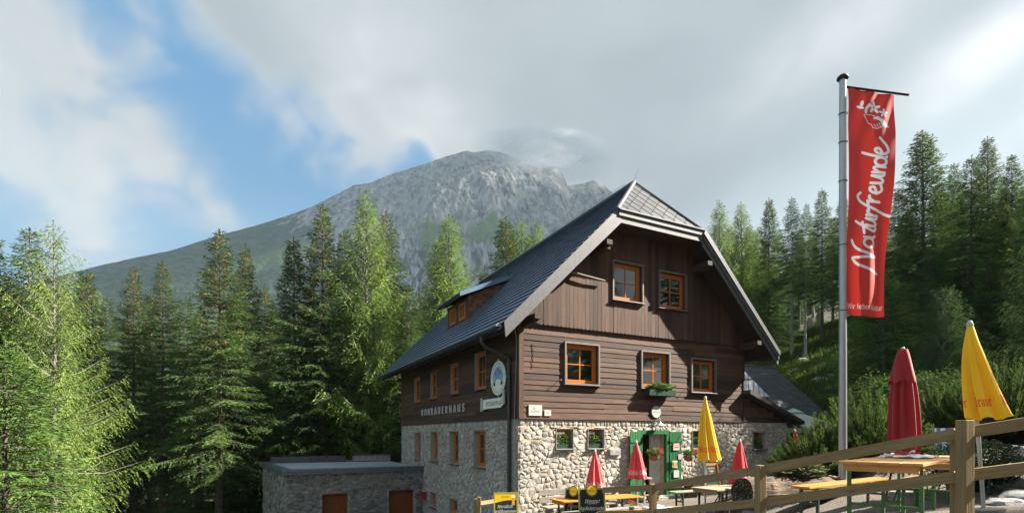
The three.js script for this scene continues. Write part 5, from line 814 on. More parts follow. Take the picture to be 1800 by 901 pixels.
  note(5.76, 0.98, 0.24, 0.24, 'cream notice with small pictures on the right shutter', (c, w, h) => { c.fillStyle = '#b0a988'; c.fillRect(0, 0, w, h); c.fillStyle = '#7a4a2a'; c.fillRect(w * 0.15, h * 0.2, w * 0.2, h * 0.55); c.fillStyle = '#d59b3d'; c.fillRect(w * 0.45, h * 0.2, w * 0.4, h * 0.2); c.fillRect(w * 0.45, h * 0.5, w * 0.35, h * 0.25); });
  note(5.83, 0.66, 0.24, 0.24, 'plain white notice lowest on the right shutter', (c, w, h) => { c.fillStyle = '#a4aaa8'; c.fillRect(0, 0, w, h); lines(c, w, h, 9, '#9aa5a5'); });
  note(5.98, 1.22, 0.14, 0.17, 'small pinkish notice at the outer edge of the right shutter', (c, w, h) => { c.fillStyle = '#a39aa8'; c.fillRect(0, 0, w, h); lines(c, w, h, 5, '#b9607a'); });
  note(4.08, 1.18, 0.13, 0.28, 'yellow notice on the left shutter', (c, w, h) => { c.fillStyle = '#e8b51c'; c.fillRect(0, 0, w, h); lines(c, w, h, 6, '#7a4a10'); });
  note(4.12, 1.52, 0.16, 0.22, 'white notice half hidden by the small red parasol', (c, w, h) => { c.fillStyle = '#a2a5a4'; c.fillRect(0, 0, w, h); lines(c, w, h, 6, '#8a8f90'); });
  // lamp over the door
  const l = onFront('wall_lamp', 5.02, 2.3, 0.03, 'white enamel gooseneck lamp above the door', 'lamp');
  part('bracket', new THREE.CylinderGeometry(0.07, 0.07, 0.03, 16).rotateX(Math.PI / 2), M.white, l); part('gooseneck', tube([V3(0, 0, 0), V3(0, 0.1, 0.06), V3(0, 0.2, 0.12), V3(0, 0.17, 0.2), V3(0, 0.06, 0.21)], 0.014, 20, 7), M.white, l);
  part('shade', new THREE.LatheGeometry([[0.03, 0.06], [0.05, 0.02], [0.12, -0.03], [0.17, -0.07], [0.165, -0.075], [0.11, -0.04], [0.03, 0.0]].map(q => new THREE.Vector2(...q)), 20).translate(0, 0.02, 0.21), M.white, l); part('bulb', new THREE.SphereGeometry(0.05, 12, 8).translate(0, -0.05, 0.21), M.offwhite, l);
  const al = onSide('alarm_box', 8.45, -0.62, 0.08, 'small red box on the side wall beside the annex', 'box'); part('body', rbox(0.3, 0.36, 0.16, 0.02), std({ color: rgb(0.35, 0.02, 0.02), roughness: 0.5 }), al); part('lid', rbox(0.32, 0.06, 0.18, 0.01, 0, 0.19, 0), M.white, al);
}
// ---------- flowers ----------
const GREENS = [[0.09, 0.17, 0.03], [0.07, 0.14, 0.03], [0.12, 0.20, 0.05]], REDS = [[0.5, 0.015, 0.025], [0.55, 0.03, 0.04], [0.6, 0.10, 0.13]];
function blooms(seed, R, Hh, nLeaf, nRed, size = 0.05, sx = 1, redSide = 0) {
  const a = leafy(seed, R, Hh, nLeaf, size, GREENS, { round: 0.6, low: 0 }).leaves.scale(sx, 1, 1), b = leafy(seed + 1, R * 1.08, Hh * 1.06, nRed, size * 0.9, REDS, { round: 2.2, low: 0.35 }).leaves.scale(redSide ? 0.5 : sx, 1, 1); if (redSide) b.translate(redSide * R, 0, 0);
  return { leaves: a, red: nRed ? b : null };
}
function planter(o, bl, y, z = 0) { const f = part('foliage', bl.leaves, M.leaf, o); f.position.set(0, y, z); if (bl.red) { const q = part('blossoms', bl.red, M.leaf, o); q.position.set(0, y, z); } }
const trough = (w, h, d) => { const s = new THREE.Shape([[-d / 2 + 0.02, 0], [d / 2 - 0.02, 0], [d / 2, h], [-d / 2, h]].map(p => new THREE.Vector2(...p))); const g = new THREE.ExtrudeGeometry(s, { depth: w, bevelEnabled: true, bevelSize: 0.006, bevelThickness: 0.006, bevelSegments: 1 }); g.translate(0, 0, -w / 2); g.rotateY(Math.PI / 2); return g; };
{
  const fb = onFront('flower_box', 5.1, 3.22, 0.2, 'long green flower box under the curtained window, one red bloom', 'flower box'); part('trough', trough(1.1, 0.17, 0.2), M.greenBox, fb); planter(fb, blooms(501, 0.17, 0.3, 900, 20, 0.055, 3.6, 2.9), 0.12); part('bracket', [box(0.03, 0.03, 0.2, -0.4, -0.02, -0.08), box(0.03, 0.03, 0.2, 0.4, -0.02, -0.08)], M.iron, fb);
  [[1.53, 1.54, 'flower box in the leftmost small window of the stone wall', 4], [2.66, 1.54, 'flower box in the second small window of the stone wall', 12], [7.0, 1.49, 'flower box in the small window half hidden by the yellow parasol', 14], [10.07, 1.43, 'leafy flower box in the small window at the right end', 6]].forEach(([u, y, label, red], i) => { const f = onFront('window_flower_box', u, y, -0.1, label, 'flower box'); part('trough', trough(0.5, 0.14, 0.16), M.greenBox, f); planter(f, blooms(510 + i * 3, 0.13, 0.36, 420, red, 0.06, 1.9, i === 1 ? 2 : 0.5), 0.1); });
  const basket = (u, y, z, label, seed, side) => { const b = onFront('hanging_basket', u, y, z, label, 'basket'); part('bowl', new THREE.SphereGeometry(0.17, 16, 8, 0, 6.3, Math.PI / 2, Math.PI / 2), M.pot, b); planter(b, blooms(seed, 0.25, 0.30, 520, 190, 0.065, 1, side), -0.05); part('chain', [bar(V3(0, 0.62, 0), V3(0.15, 0, 0), 0.004, 0.004, 4), bar(V3(0, 0.62, 0), V3(-0.15, 0, 0.05), 0.004, 0.004, 4), bar(V3(0, 0.62, 0), V3(0, 0, -0.14), 0.004, 0.004, 4)], M.iron, b); part('hook_arm', bar(V3(0, 0.62, 0), V3(0, 0.66, -z + 0.02), 0.009, 0.009, 5), M.iron, b); };
  basket(4.6, 1.3, 0.42, 'hanging basket of red flowers in front of the open door', 521, 0.6); basket(6.0, 1.25, 0.5, 'hanging basket of red flowers before the right shutter', 525, 1.1);
  const potOf = (name, pos, r, h, mat, label, seed, rf, red, cat = 'flower pot') => { const p = thing(name, label, cat, pos, TURN); part('pot', new THREE.LatheGeometry([[0.001, 0], [r * 0.66, 0], [r, h], [r * 1.06, h], [r * 1.06, h * 0.88], [r * 0.95, h * 0.85]].map(q => new THREE.Vector2(...q)), 18), mat, p); planter(p, blooms(seed, rf, rf * 1.5, 260, red, 0.045), h * 0.8); return p; };
  const g0 = (u, v) => { const p = inHouse(u, 0, v); return inHouse(u, ground(p.x, -p.z) + 0.02, v); };
  potOf('flower_pot', g0(4.25, -0.75), 0.22, 0.22, M.pot, 'terracotta bowl planted green left of the door step', 531, 0.2, 8);
  const st = thing('tree_stump', 'sawn tree stump right of the door carrying a flower bowl', 'stump', g0(5.95, -0.55)); part('wood', new THREE.CylinderGeometry(0.24, 0.27, 0.34, 18).translate(0, 0.17, 0), M.bark, st);
  potOf('flower_pot', g0(5.95, -0.55).add(V3(0, 0.342, 0)), 0.2, 0.16, M.pot, 'terracotta flower bowl on the stump right of the door', 535, 0.18, 14);
  const s = g0(3.72, -0.85), t = thing('pedestal_table', 'small round-topped stand with a flower pot left of the door', 'table', s, TURN); part('top', new THREE.CylinderGeometry(0.3, 0.3, 0.03, 24).translate(0, 0.8, 0), M.greyWood, t); part('leg', bar(V3(0.1, 0, 0), V3(0.1, 0.8, 0), 0.035, 0.03, 10), M.white, t); part('foot', new THREE.CylinderGeometry(0.16, 0.18, 0.03, 18).translate(0.1, 0.015, 0), M.white, t);
  potOf('flower_pot', s.clone().add(V3(0.02, 0.816, 0)), 0.12, 0.15, std({ color: rgb(0.45, 0.6, 0.55), roughness: 0.6 }), 'pale mint flower pot with red flowers on the round stand', 538, 0.15, 40);
}
// ---------- tables, benches ----------
function legFrame(o, x, w, h, mat, rail, up) {      // one folding end: two legs, rail, brace
  part('leg', box(0.035, h, 0.035, x, h / 2, -w / 2 + 0.05), mat, o); part('leg', box(0.035, h, 0.035, x, h / 2, w / 2 - 0.05), mat, o);
  part('cross_rail', [box(0.03, 0.03, w - 0.1, x, h * rail, 0)], mat, o); part('brace', bar(V3(x, h * rail, 0), V3(x + up, h - 0.02, 0), 0.011, 0.011, 6), mat, o);
}
function beerTable(pos, turn, label, { len = 2.2, w = 0.62, h = 0.77, top = M.table, legs = M.legGreen, group } = {}) {
  const t = thing('beer_table', label, 'table', pos, turn, group), n = 4; for (let k = 0; k < n; k++) part('plank', rbox(len, 0.03, w / n - 0.004, 0.004, 0, h - 0.015, -w / 2 + (k + 0.5) * w / n, k * 3.1, k * 0.7), top, t);
  for (const e of [-1, 1]) { part('batten', box(0.09, 0.045, w - 0.06, e * (len / 2 - 0.22), h - 0.053, 0), top, t); legFrame(t, e * (len / 2 - 0.22), w, h - 0.03, legs, 0.42, -e * 0.38); } part('apron', box(0.03, 0.07, w - 0.08, -len / 2 + 0.05, h - 0.066, 0), top, t); return t;
}
function beerBench(pos, turn, label, { len = 2.2, w = 0.26, h = 0.47, top = M.bench, legs = M.legDark, group } = {}) {
  const t = thing('beer_bench', label, 'bench', pos, turn, group); for (const k of [-1, 1]) part('plank', rbox(len, 0.028, w / 2 - 0.003, 0.004, 0, h - 0.014, k * w / 4, k * 3, k), top, t);
  for (const e of [-1, 1]) { part('batten', box(0.07, 0.035, w - 0.04, e * (len / 2 - 0.25), h - 0.046, 0), top, t); legFrame(t, e * (len / 2 - 0.25), w + 0.06, h - 0.03, legs, 0.5, -e * 0.28); } return t;
}
const onGround = (x, d, lift = 0.03) => at(x, d, ground(x, d) + lift);
const dirOf = (a, b) => Math.atan2(b[1] - a[1], b[0] - a[0]);
function tableBetween(a, b, side, label, opt = {}) { // back edge from a to b [x, depth], table lies on the given side
  const ang = dirOf(a, b), len = Math.hypot(b[0] - a[0], b[1] - a[1]), w = opt.w ?? 0.62, nx = Math.sin(ang) * side, nd = -Math.cos(ang) * side, x = (a[0] + b[0]) / 2 + nx * w / 2, d = (a[1] + b[1]) / 2 + nd * w / 2; return beerTable(at(x, d, opt.y ?? ground(x, d) + 0.03), ang, label, { len, ...opt });
}
const U = [Math.cos(TURN), Math.sin(TURN)];
tableBetween([0.91, 12.44], [3.02, 13.5], 1, 'orange beer table in front of the weathered wall bench', { top: M.bench, legs: M.legDark, y: 0.42 - 0.77 });
tableBetween([1.5, 9.25], [3.3, 10.15], 1, 'beer table with blue cloth behind the farthest fence post', { y: 0.57 - 0.77 });
tableBetween([4.05, 11.75], [5.9, 12.7], 1, 'worn grey brown table in front of the easel board', { top: M.worn, legs: M.legDark, w: 0.75, y: 0.0 });
const T4 = tableBetween([3.44, 5.47], [5.45, 7.30], 1, 'nearest beer table with white cloth, right behind the fence', { w: 0.72, y: 0.905, top: M.table });
beerBench(onGround(2.15, 12.25), TURN, 'grey wooden bench on the camera side of the orange table', { top: M.greyWood });
beerBench(onGround(3.75, 10.6), TURN, 'pale bench right of the farthest fence post, its end towards the door', { top: M.worn });
beerBench(onGround(4.75, 12.95), TURN, 'pale bench behind the worn grey brown table', { top: M.worn, len: 2.0 });
beerBench(onGround(5.4, 11.5), TURN, 'pale bench between the worn table and the lying log', { top: M.worn, len: 1.6 });
// the near bench: left end and right end read off the picture
{ const a = [px(1412, 7.1), 7.1], b = [px(1548, 8.5), 8.5]; const x = (a[0] + b[0]) / 2, d = (a[1] + b[1]) / 2; beerBench(at(x, d, 1.25 - 0.47), dirOf(a, b), 'long orange bench in front of the lying log', { len: Math.hypot(b[0] - a[0], b[1] - a[1]) + 0.15 }); }
tableBetween([px(1590, 8.6), 8.6], [px(1686, 9.6), 9.6], 1, 'beer table behind the nearest table, with a folded white cloth', { len: 1.7, y: 0.72 });
beerBench(at(px(1600, 7.3), 7.3, 0.86), 0.7, 'bench on the far side of the nearest table', { top: M.table, legs: M.legGreen, len: 2.1 });
beerBench(at(px(1655, 7.9), 7.9, 0.80), 0.35, 'short bench with green legs left of the nearest fence post', { top: M.table, legs: M.legGreen, len: 1.2 });
beerTable(at(px(1825, 8.2), 8.2, 0.95), 0.25, 'low orange table cut by the right edge of the picture', { len: 1.7, h: 0.5, top: M.bench, legs: M.legDark });
{ // wall bench: weathered planks along the stone wall
  const p = inHouse(1.75, 0, -0.55), b = thing('wall_bench', 'weathered grey plank bench with backrest along the stone wall', 'bench', at(p.x, -p.z, -0.5), TURN);
  part('seat_plank', rbox(2.6, 0.045, 0.19, 0.008, 0, 0.45, 0.16, 1), M.greyWood, b); part('seat_plank', rbox(2.6, 0.045, 0.19, 0.008, 0, 0.45, -0.05, 5), M.greyWood, b);
  for (const [x, w] of [[-0.66, 1.3], [0.68, 1.34]]) { part('back_plank', rbox(w, 0.16, 0.035, 0.008, x, 0.82 - 0.01 * x, -0.2, x * 7), M.greyWood, b); part('back_plank', rbox(w, 0.17, 0.035, 0.008, x, 0.62, -0.19, x * 3), M.greyWood, b); }
  part('back_plank', rbox(0.55, 0.11, 0.035, 0.03, 0.75, 1.0, -0.2, 3), M.greyWood, b); for (const x of [-1.1, 0, 1.1]) part('leg', [box(0.07, 0.45, 0.3, x, 0.21, 0.05), box(0.06, 0.7, 0.05, x, 0.68, -0.235)], M.greyWood, b);
}
function cloth(name, x, y, d, turn, w, l, label, color, seed) { const g = new THREE.PlaneGeometry(w, l, 24, 24).rotateX(-Math.PI / 2), p = g.attributes.position; for (let i = 0; i < p.count; i++) { const a = p.getX(i), b = p.getZ(i); p.setY(i, Math.max(0.004, 0.03 * (noise2(a * 7 + seed, b * 7) + 0.5) + 0.02 * noise2(a * 20, b * 20 + seed))); p.setX(i, a + 0.03 * noise2(b * 5 + seed, a * 3)); } g.computeVertexNormals(); const m = part(name, g, phys({ color, transmission: 0.2, thickness: 0, roughness: 0.95, side: THREE.DoubleSide })); m.position.copy(at(x, d, y)); m.rotation.y = turn; return tag(m, label, 'cloth'); }
cloth('table_cloth', 4.75, 1.685, 6.2, 0.75, 0.55, 0.5, 'crumpled white cloth on the nearest table', rgb(0.62, 0.60, 0.66), 3);
cloth('table_cloth', 2.75, 0.58, 9.6, TURN, 0.45, 0.55, 'pale blue cloth on the table behind the farthest fence post', rgb(0.45, 0.5, 0.62), 9);
cloth('table_cloth', 5.35, 0.785, 12.05, TURN, 0.3, 0.3, 'folded lilac cloth on the worn table', rgb(0.5, 0.5, 0.62), 15);
cloth('table_cloth', px(1625, 8.8), 1.505, 8.8, 0.5, 0.5, 0.4, 'white cloth on the table behind the nearest one', rgb(0.62, 0.62, 0.65), 21);
{ const f = thing('flower_tray', 'small red flower tray on the nearest table', 'flower pot', at(4.68, 6.22, 1.70), 0.7); part('tray', rbox(0.17, 0.05, 0.1, 0.01, 0, 0.03, 0), std({ color: rgb(0.4, 0.03, 0.03), roughness: 0.6 }), f); planter(f, blooms(551, 0.06, 0.08, 60, 60, 0.03, 1.4), 0.04);
  const q = thing('flower_pot', 'tiny pot with a red flower on the table behind the farthest fence post', 'flower pot', at(2.15, 9.3, 0.575)); part('pot', new THREE.CylinderGeometry(0.05, 0.04, 0.08, 14).translate(0, 0.04, 0), M.greenBox, q); planter(q, blooms(555, 0.06, 0.14, 60, 50, 0.035), 0.07); }
// ---------- parasols ----------
const clothOf = (base, draw) => phys({ map: canvasTex(1024, 512, (c, w, h) => { c.fillStyle = base; c.fillRect(0, 0, w, h); draw?.(c, w, h); }), roughness: 0.8, transmission: 0.22, thickness: 0, side: THREE.DoubleSide });
const cola = c => { c.fillStyle = '#e9d9d6'; c.font = 'italic bold 92px serif'; c.textBaseline = 'middle'; for (let k = 0; k < 4; k++) c.fillText('Coca-Cola', 20 + k * 256, 420, 220); };
const mur = c => { c.fillStyle = '#d8451c'; c.font = 'bold 70px serif'; c.textBaseline = 'middle'; for (let k = 0; k < 4; k++) c.fillText('Murauer', 26 + k * 256, 420, 200); };
const CLOTH = { red: clothOf('#c8242c', cola), faded: clothOf('#c9444a', cola), crimson: clothOf('#960c1c', c => { c.strokeStyle = '#e9d9dc'; c.lineWidth = 9; for (let k = 0; k < 6; k++) { c.beginPath(); c.arc(90 + k * 170, 452, 30, 0.5, 5.2); c.stroke(); c.beginPath(); c.arc(150 + k * 170, 470, 20, 0, 6.3); c.stroke(); } }), yellow: clothOf('#e3b80c', mur), sun: clothOf('#e9c006', mur) };
function foldedParasol(pos, label, { len, r1, r0 = 0.03, folds = 7, amp = 0.22, seed = 1, cloth: cm, poleTop, poleMat = M.white, poleR = 0.02, lean = [0, 0], skew = [0, 0], hood = false, belly = 0, turn = 0, base = 'stand', power = 0.85, waist = 0 }) {
  const t = thing('folded_parasol', label, 'parasol', pos, turn), NT = 84, NY = 26, p = [], uv = [], idx = [], top = poleTop, r = rngOf(seed), ph = r() * 6;
  const ring = (yy, k, th) => { const f = Math.sin(th * folds + ph + 0.8 * k), sharp = Math.sign(f) * Math.abs(f) ** 0.7; let rad = r0 + (r1 - r0) * k ** power * (1 + belly * Math.sin(Math.PI * k)) * (1 - waist * Math.exp(-(((k - 0.86) / 0.06) ** 2))); rad *= 1 + amp * smooth(0, 0.35, k) * (0.75 * sharp + 0.35 * Math.sin(th * 2 + seed) + 0.2 * Math.sin(th * (folds * 2 + 1) + ph)); return [Math.cos(th) * rad + skew[0] * k * k, yy + (k > 0.97 ? 0.05 * len * 0.4 * Math.sin(th * folds + ph + 1) : 0), Math.sin(th) * rad + skew[1] * k * k]; };
  for (let j = 0; j <= NY; j++) for (let i = 0; i <= NT; i++) { const k = j / NY, th = i / NT * 6.2832; p.push(...ring(top - k * len, k, th)); uv.push(1 - i / NT, 1 - k); if (j < NY && i < NT) { const o = j * (NT + 1) + i; idx.push(o, o + 1, o + NT + 1, o + 1, o + NT + 2, o + NT + 1); } }
  const g = new THREE.BufferGeometry(); g.setAttribute('position', new THREE.Float32BufferAttribute(p, 3)); g.setAttribute('uv', new THREE.Float32BufferAttribute(uv, 2)); g.setIndex(idx); g.computeVertexNormals();
  part('canopy', g, cm, t); part('pole', new THREE.CylinderGeometry(poleR, poleR, top + 0.05, 12).translate(0, (top + 0.05) / 2 - 0.03, 0), poleMat, t); part('finial', new THREE.LatheGeometry([[0.001, 0.05], [0.02, 0.045], [0.032, 0.02], [0.036, -0.02], [0.03, -0.03]].map(q => new THREE.Vector2(...q)), 12).translate(0, top + 0.02, 0), M.white, t);
  if (hood) { const q = [], hv = [], hi = []; for (let j = 0; j <= 8; j++) for (let i = 0; i <= 60; i++) { const k = j / 8, th = i / 60 * 6.2832, rad = r0 + 0.02 + (r1 * 0.62) * k ** 0.8 * (1 + 0.22 * Math.sin(th * 5 + 1) * k); q.push(Math.cos(th) * rad, top + 0.02 - k * len * 0.27 - (j === 8 ? 0.03 * Math.sin(th * 5) : 0), Math.sin(th) * rad); hv.push(i / 60 * 0.4, 0.9 - 0.2 * k); if (j < 8 && i < 60) { const o = j * 61 + i; hi.push(o, o + 1, o + 61, o + 1, o + 62, o + 61); } } const hg = new THREE.BufferGeometry(); hg.setAttribute('position', new THREE.Float32BufferAttribute(q, 3)); hg.setAttribute('uv', new THREE.Float32BufferAttribute(hv, 2)); hg.setIndex(hi); hg.computeVertexNormals(); part('vent_hood', hg, cm, t); }
  if (base) part('base', new THREE.CylinderGeometry(0.2, 0.24, 0.1, 20).translate(0, 0.05, 0), base === 'blue' ? std({ color: rgb(0.16, 0.2, 0.25), roughness: 0.8 }) : M.mortarGrey, t);
  t.rotation.z = lean[0]; t.rotation.x = lean[1]; return t;
}
const topOf = (py, d) => EYE + (764 - py) / 911 * d;
{
  let x = px(1731, 6.4), d = 6.4, g = ground(x, d); foldedParasol(at(x, d, g), 'closed yellow parasol behind the fence at the right edge', { len: 1.15, r1: 0.19, folds: 6, amp: 0.38, seed: 4, cloth: CLOTH.sun, poleTop: topOf(572, d) - g, lean: [0.075, 0], skew: [0.11, 0.03], turn: 0.0, poleR: 0.022, power: 0.8 });
  x = px(1240, 12); d = 12; g = ground(x, d); foldedParasol(at(x, d, g), 'closed yellow parasol in front of the house right of the door', { len: 1.42, r1: 0.2, folds: 6, amp: 0.36, seed: 8, cloth: CLOTH.yellow, poleTop: topOf(701, d) - g, lean: [0.0, 0], skew: [0.08, 0.03], poleMat: std({ color: rgb(0.4, 0.52, 0.6), roughness: 0.4, metalness: 0.5 }), base: 'blue' });
  x = px(1588, 9.4); d = 9.4; g = ground(x, d); foldedParasol(at(x, d, g), 'tall closed crimson parasol with hood, left of the near yellow one', { len: 2.2, r1: 0.2, folds: 8, amp: 0.3, belly: 0.15, seed: 12, cloth: CLOTH.crimson, poleTop: topOf(616, d) - g, hood: true, power: 0.42, waist: 0.3, skew: [0.03, 0], r0: 0.05 });
  x = px(1046, 13.4); d = 13.4; g = -0.42; foldedParasol(at(x, d, g), 'faded red closed parasol at the chalkboards', { len: 1.02, r1: 0.235, folds: 6, amp: 0.2, seed: 15, cloth: CLOTH.faded, poleTop: topOf(794, d) - g });
  x = px(1121, 14.2); d = 14.2; g = ground(x, d); foldedParasol(at(x, d, g), 'faded red closed parasol in front of the green door', { len: 0.98, r1: 0.235, folds: 6, amp: 0.2, seed: 19, cloth: CLOTH.faded, poleTop: topOf(778, d) - g, lean: [0.02, 0] });
  x = px(1301, 13.2); d = 13.2; g = ground(x, d); foldedParasol(at(x, d, g), 'closed red parasol above the dark end of the log', { len: 1.05, r1: 0.25, folds: 6, amp: 0.12, seed: 22, cloth: CLOTH.red, poleTop: topOf(776, d) - g });
  x = px(1410, 15.5); d = 15.5; g = ground(x, d); foldedParasol(at(x, d, g), 'closed red parasol behind the mountain pine at the end of the house', { len: 0.95, r1: 0.2, folds: 6, amp: 0.25, seed: 27, cloth: CLOTH.red, poleTop: topOf(757, d) - g, lean: [0.12, 0] });
}
{ // the big open parasol behind the house corner
  const d = 22.4, x = px(1395, d), g = ground(x, d), t = thing('open_parasol', 'large pale green open parasol behind the right house corner', 'parasol', at(x, d, g), 0.3), top = topOf(721, d) - g, R = 1.85, drop = 0.75;
  const cm = phys({ color: rgb(0.42, 0.50, 0.40), roughness: 0.85, transmission: 0.3, thickness: 0, side: THREE.DoubleSide }), hem = phys({ color: rgb(0.5, 0.52, 0.28), roughness: 0.85, transmission: 0.3, thickness: 0, side: THREE.DoubleSide });
  const c = new THREE.ConeGeometry(R, drop, 8, 5, true); c.translate(0, top - drop / 2, 0); part('canopy', c, cm, t); const v = new THREE.CylinderGeometry(R, R * 1.005, 0.22, 8, 1, true); v.translate(0, top - drop - 0.11, 0); part('valance', v, hem, t);
  part('vent', new THREE.ConeGeometry(0.42, 0.2, 8, 1, true).translate(0, top + 0.0, 0), cm, t); part('pole', new THREE.CylinderGeometry(0.03, 0.03, top, 12).translate(0, top / 2, 0), M.worn, t); for (let k = 0; k < 8; k++) { const a = k * Math.PI / 4; part('rib', bar(V3(0, top - 0.06, 0), V3(Math.sin(a) * R * 0.98, top - drop - 0.02, Math.cos(a) * R * 0.98), 0.012, 0.01, 5), M.worn, t); }
}
// ---------- chalkboards ----------
function chalkboard(pos, turn, label, w, h, draw, { disc = true, frame = [0.42, 0.40, 0.08], lean = 0.16, head = false } = {}) {
  const t = thing('chalkboard_sign', label, 'chalkboard', pos, turn), fm = std({ color: rgb(...frame), map: mottle, roughness: 0.6 });
  const tilt = g => g.rotateX(-lean);
  part('board', tilt(rbox(w - 0.03, h - 0.03, 0.02, 0.004, 0, h / 2, 0)), M.iron, t); part('face', tilt(new THREE.PlaneGeometry(w - 0.06, h - 0.06).translate(0, h / 2, 0.012)), printed(512, Math.round(512 * h / w), draw, { roughness: 0.95 }), t);
  part('frame', [box(w, 0.035, 0.03, 0, h - 0.018, 0), box(w, 0.035, 0.03, 0, 0.018, 0), box(0.035, h - 0.07, 0.03, -w / 2 + 0.018, h / 2, 0), box(0.035, h - 0.07, 0.03, w / 2 - 0.018, h / 2, 0)].map(tilt), fm, t);
  part('rear_leg', beam(V3(0, h * 0.93 * Math.cos(lean), -h * 0.93 * Math.sin(lean) - 0.03), V3(0, 0, -h * 0.5), w * 0.8, 0.02), M.iron, t);
  if (disc) { const d = part('badge', tilt(new THREE.CylinderGeometry(0.13, 0.13, 0.016, 28).rotateX(Math.PI / 2).translate(0, h - 0.06, 0.03)), fm, t); part('badge_print', tilt(new THREE.CircleGeometry(0.122, 28).translate(0, h - 0.06, 0.0395)), printed(256, 256, c => { c.fillStyle = '#2a2410'; c.fillRect(0, 0, 256, 256); c.fillStyle = '#ecc50d'; c.beginPath(); c.arc(128, 128, 112, 0, 7); c.fill(); c.fillStyle = '#b9301c'; c.font = 'bold 62px serif'; c.textAlign = 'center'; c.textBaseline = 'middle'; c.fillText('Murauer', 128, 132, 180); c.fillStyle = '#8a4a18'; c.fillRect(116, 62, 24, 14); }), d); }
  return t;
}
const chalk = (c, w, h) => { c.fillStyle = '#1c211e'; c.fillRect(0, 0, w, h); const r = rngOf(5); for (let k = 0; k < 90; k++) { c.fillStyle = `rgba(190,200,195,${0.012 + 0.02 * r()})`; c.fillRect(r() * w, r() * h, 30 + 140 * r(), 4 + 20 * r()); } };
const write = (c, s, x, y, size, col = '#d6dbd6') => { c.fillStyle = col; c.font = `italic ${size}px serif`; c.textAlign = 'center'; c.textBaseline = 'middle'; c.fillText(s, x, y); };
{
  let x = px(890, 12.6), d = 12.6; chalkboard(onGround(x, d), 0.12, 'chalkboard with yellow top and painted beer glass, left of the house corner', 0.60, 1.02, (c, w, h) => { chalk(c, w, h); c.fillStyle = '#e6bd0a'; c.beginPath(); c.moveTo(0, 0); c.lineTo(w, 0); c.lineTo(w, h * 0.17); c.quadraticCurveTo(w * 0.5, h * 0.15, 0, h * 0.24); c.fill(); c.fillStyle = '#b9301c'; c.font = 'bold 74px serif'; c.textBaseline = 'middle'; c.textAlign = 'center'; c.fillText('Murauer', w * 0.48, h * 0.085, 190); c.fillStyle = '#d9962a'; c.fillRect(w * 0.78, h * 0.1, w * 0.13, h * 0.2); c.fillStyle = '#f2ecd8'; c.fillRect(w * 0.77, h * 0.05, w * 0.15, h * 0.06); write(c, 'Herzlich', w * 0.45, h * 0.33, 88); write(c, 'willkommen', w * 0.5, h * 0.45, 88); }, { disc: false });
  x = px(1003, 12.3); d = 12.3; chalkboard(onGround(x, d), -0.75, 'narrow chalkboard turned away, left of the dessert board', 0.52, 1.0, (c, w, h) => { chalk(c, w, h); write(c, 'Strauben-', w / 2, h * 0.28, 96); write(c, 'pfanne', w / 2, h * 0.40, 96); c.strokeStyle = '#d6dbd6'; c.lineWidth = 5; c.beginPath(); c.moveTo(w * 0.3, h * 0.46); c.lineTo(w * 0.75, h * 0.455); c.stroke(); write(c, 'Preiselb.', w / 2, h * 0.53, 90); });
  x = px(1043, 11.6); d = 11.6; chalkboard(onGround(x, d), 0.1, 'larger chalkboard offering strudel, in front of the orange table', 0.62, 1.06, (c, w, h) => { chalk(c, w, h); write(c, 'Heute!', w / 2, h * 0.27, 100); c.strokeStyle = '#d6dbd6'; c.lineWidth = 5; c.beginPath(); c.moveTo(w * 0.32, h * 0.33); c.lineTo(w * 0.7, h * 0.325); c.stroke(); write(c, 'Apfelstrudel', w / 2, h * 0.43, 92); });
  const p = inHouse(6.55, 0, -0.95), e = thing('easel_chalkboard', 'chalkboard in orange and green frame on a wooden easel against the wall', 'chalkboard', at(p.x, -p.z, 0.0), TURN), lean = 0.13, W = 0.56, H = 1.02, tilt = g => g.rotateX(-lean);
  part('leg', [beam(V3(-W / 2 - 0.04, 0, 0.12), V3(-W / 2 + 0.03, H, -0.02), 0.03, 0.04), ], M.orange, e); part('leg', beam(V3(W / 2 + 0.04, 0, 0.12), V3(W / 2 - 0.03, H, -0.02), 0.03, 0.04), M.orange, e); part('rear_leg', beam(V3(0, H * 0.95, -0.05), V3(0, 0, -0.35), 0.03, 0.04), M.orange, e);
  part('frame', [box(W, 0.05, 0.03, 0, 1.0, 0.1), box(W, 0.05, 0.03, 0, 0.3, 0.1)].map(tilt), M.orange, e); part('inner_frame', [box(W - 0.06, 0.03, 0.026, 0, 0.96, 0.1), box(W - 0.06, 0.03, 0.026, 0, 0.34, 0.1), box(0.03, 0.59, 0.026, -W / 2 + 0.06, 0.65, 0.1), box(0.03, 0.59, 0.026, W / 2 - 0.06, 0.65, 0.1)].map(tilt), M.green, e);
  part('board', tilt(rbox(W - 0.1, 0.62, 0.012, 0.003, 0, 0.65, 0.098)), M.iron, e); part('face', tilt(new THREE.PlaneGeometry(W - 0.14, 0.58).translate(0, 0.65, 0.1055)), printed(384, 512, (c, w, h) => { chalk(c, w, h); write(c, 'Speisen', w / 2, h * 0.12, 74, '#d87f86'); write(c, 'Suppe', w / 2, h * 0.28, 58); write(c, 'Gulasch', w * 0.46, h * 0.45, 54, '#d2a0a4'); write(c, 'Brot', w * 0.46, h * 0.6, 54); write(c, 'Jause', w * 0.5, h * 0.78, 58, '#d87f86'); }, { roughness: 0.95 }), e);
}
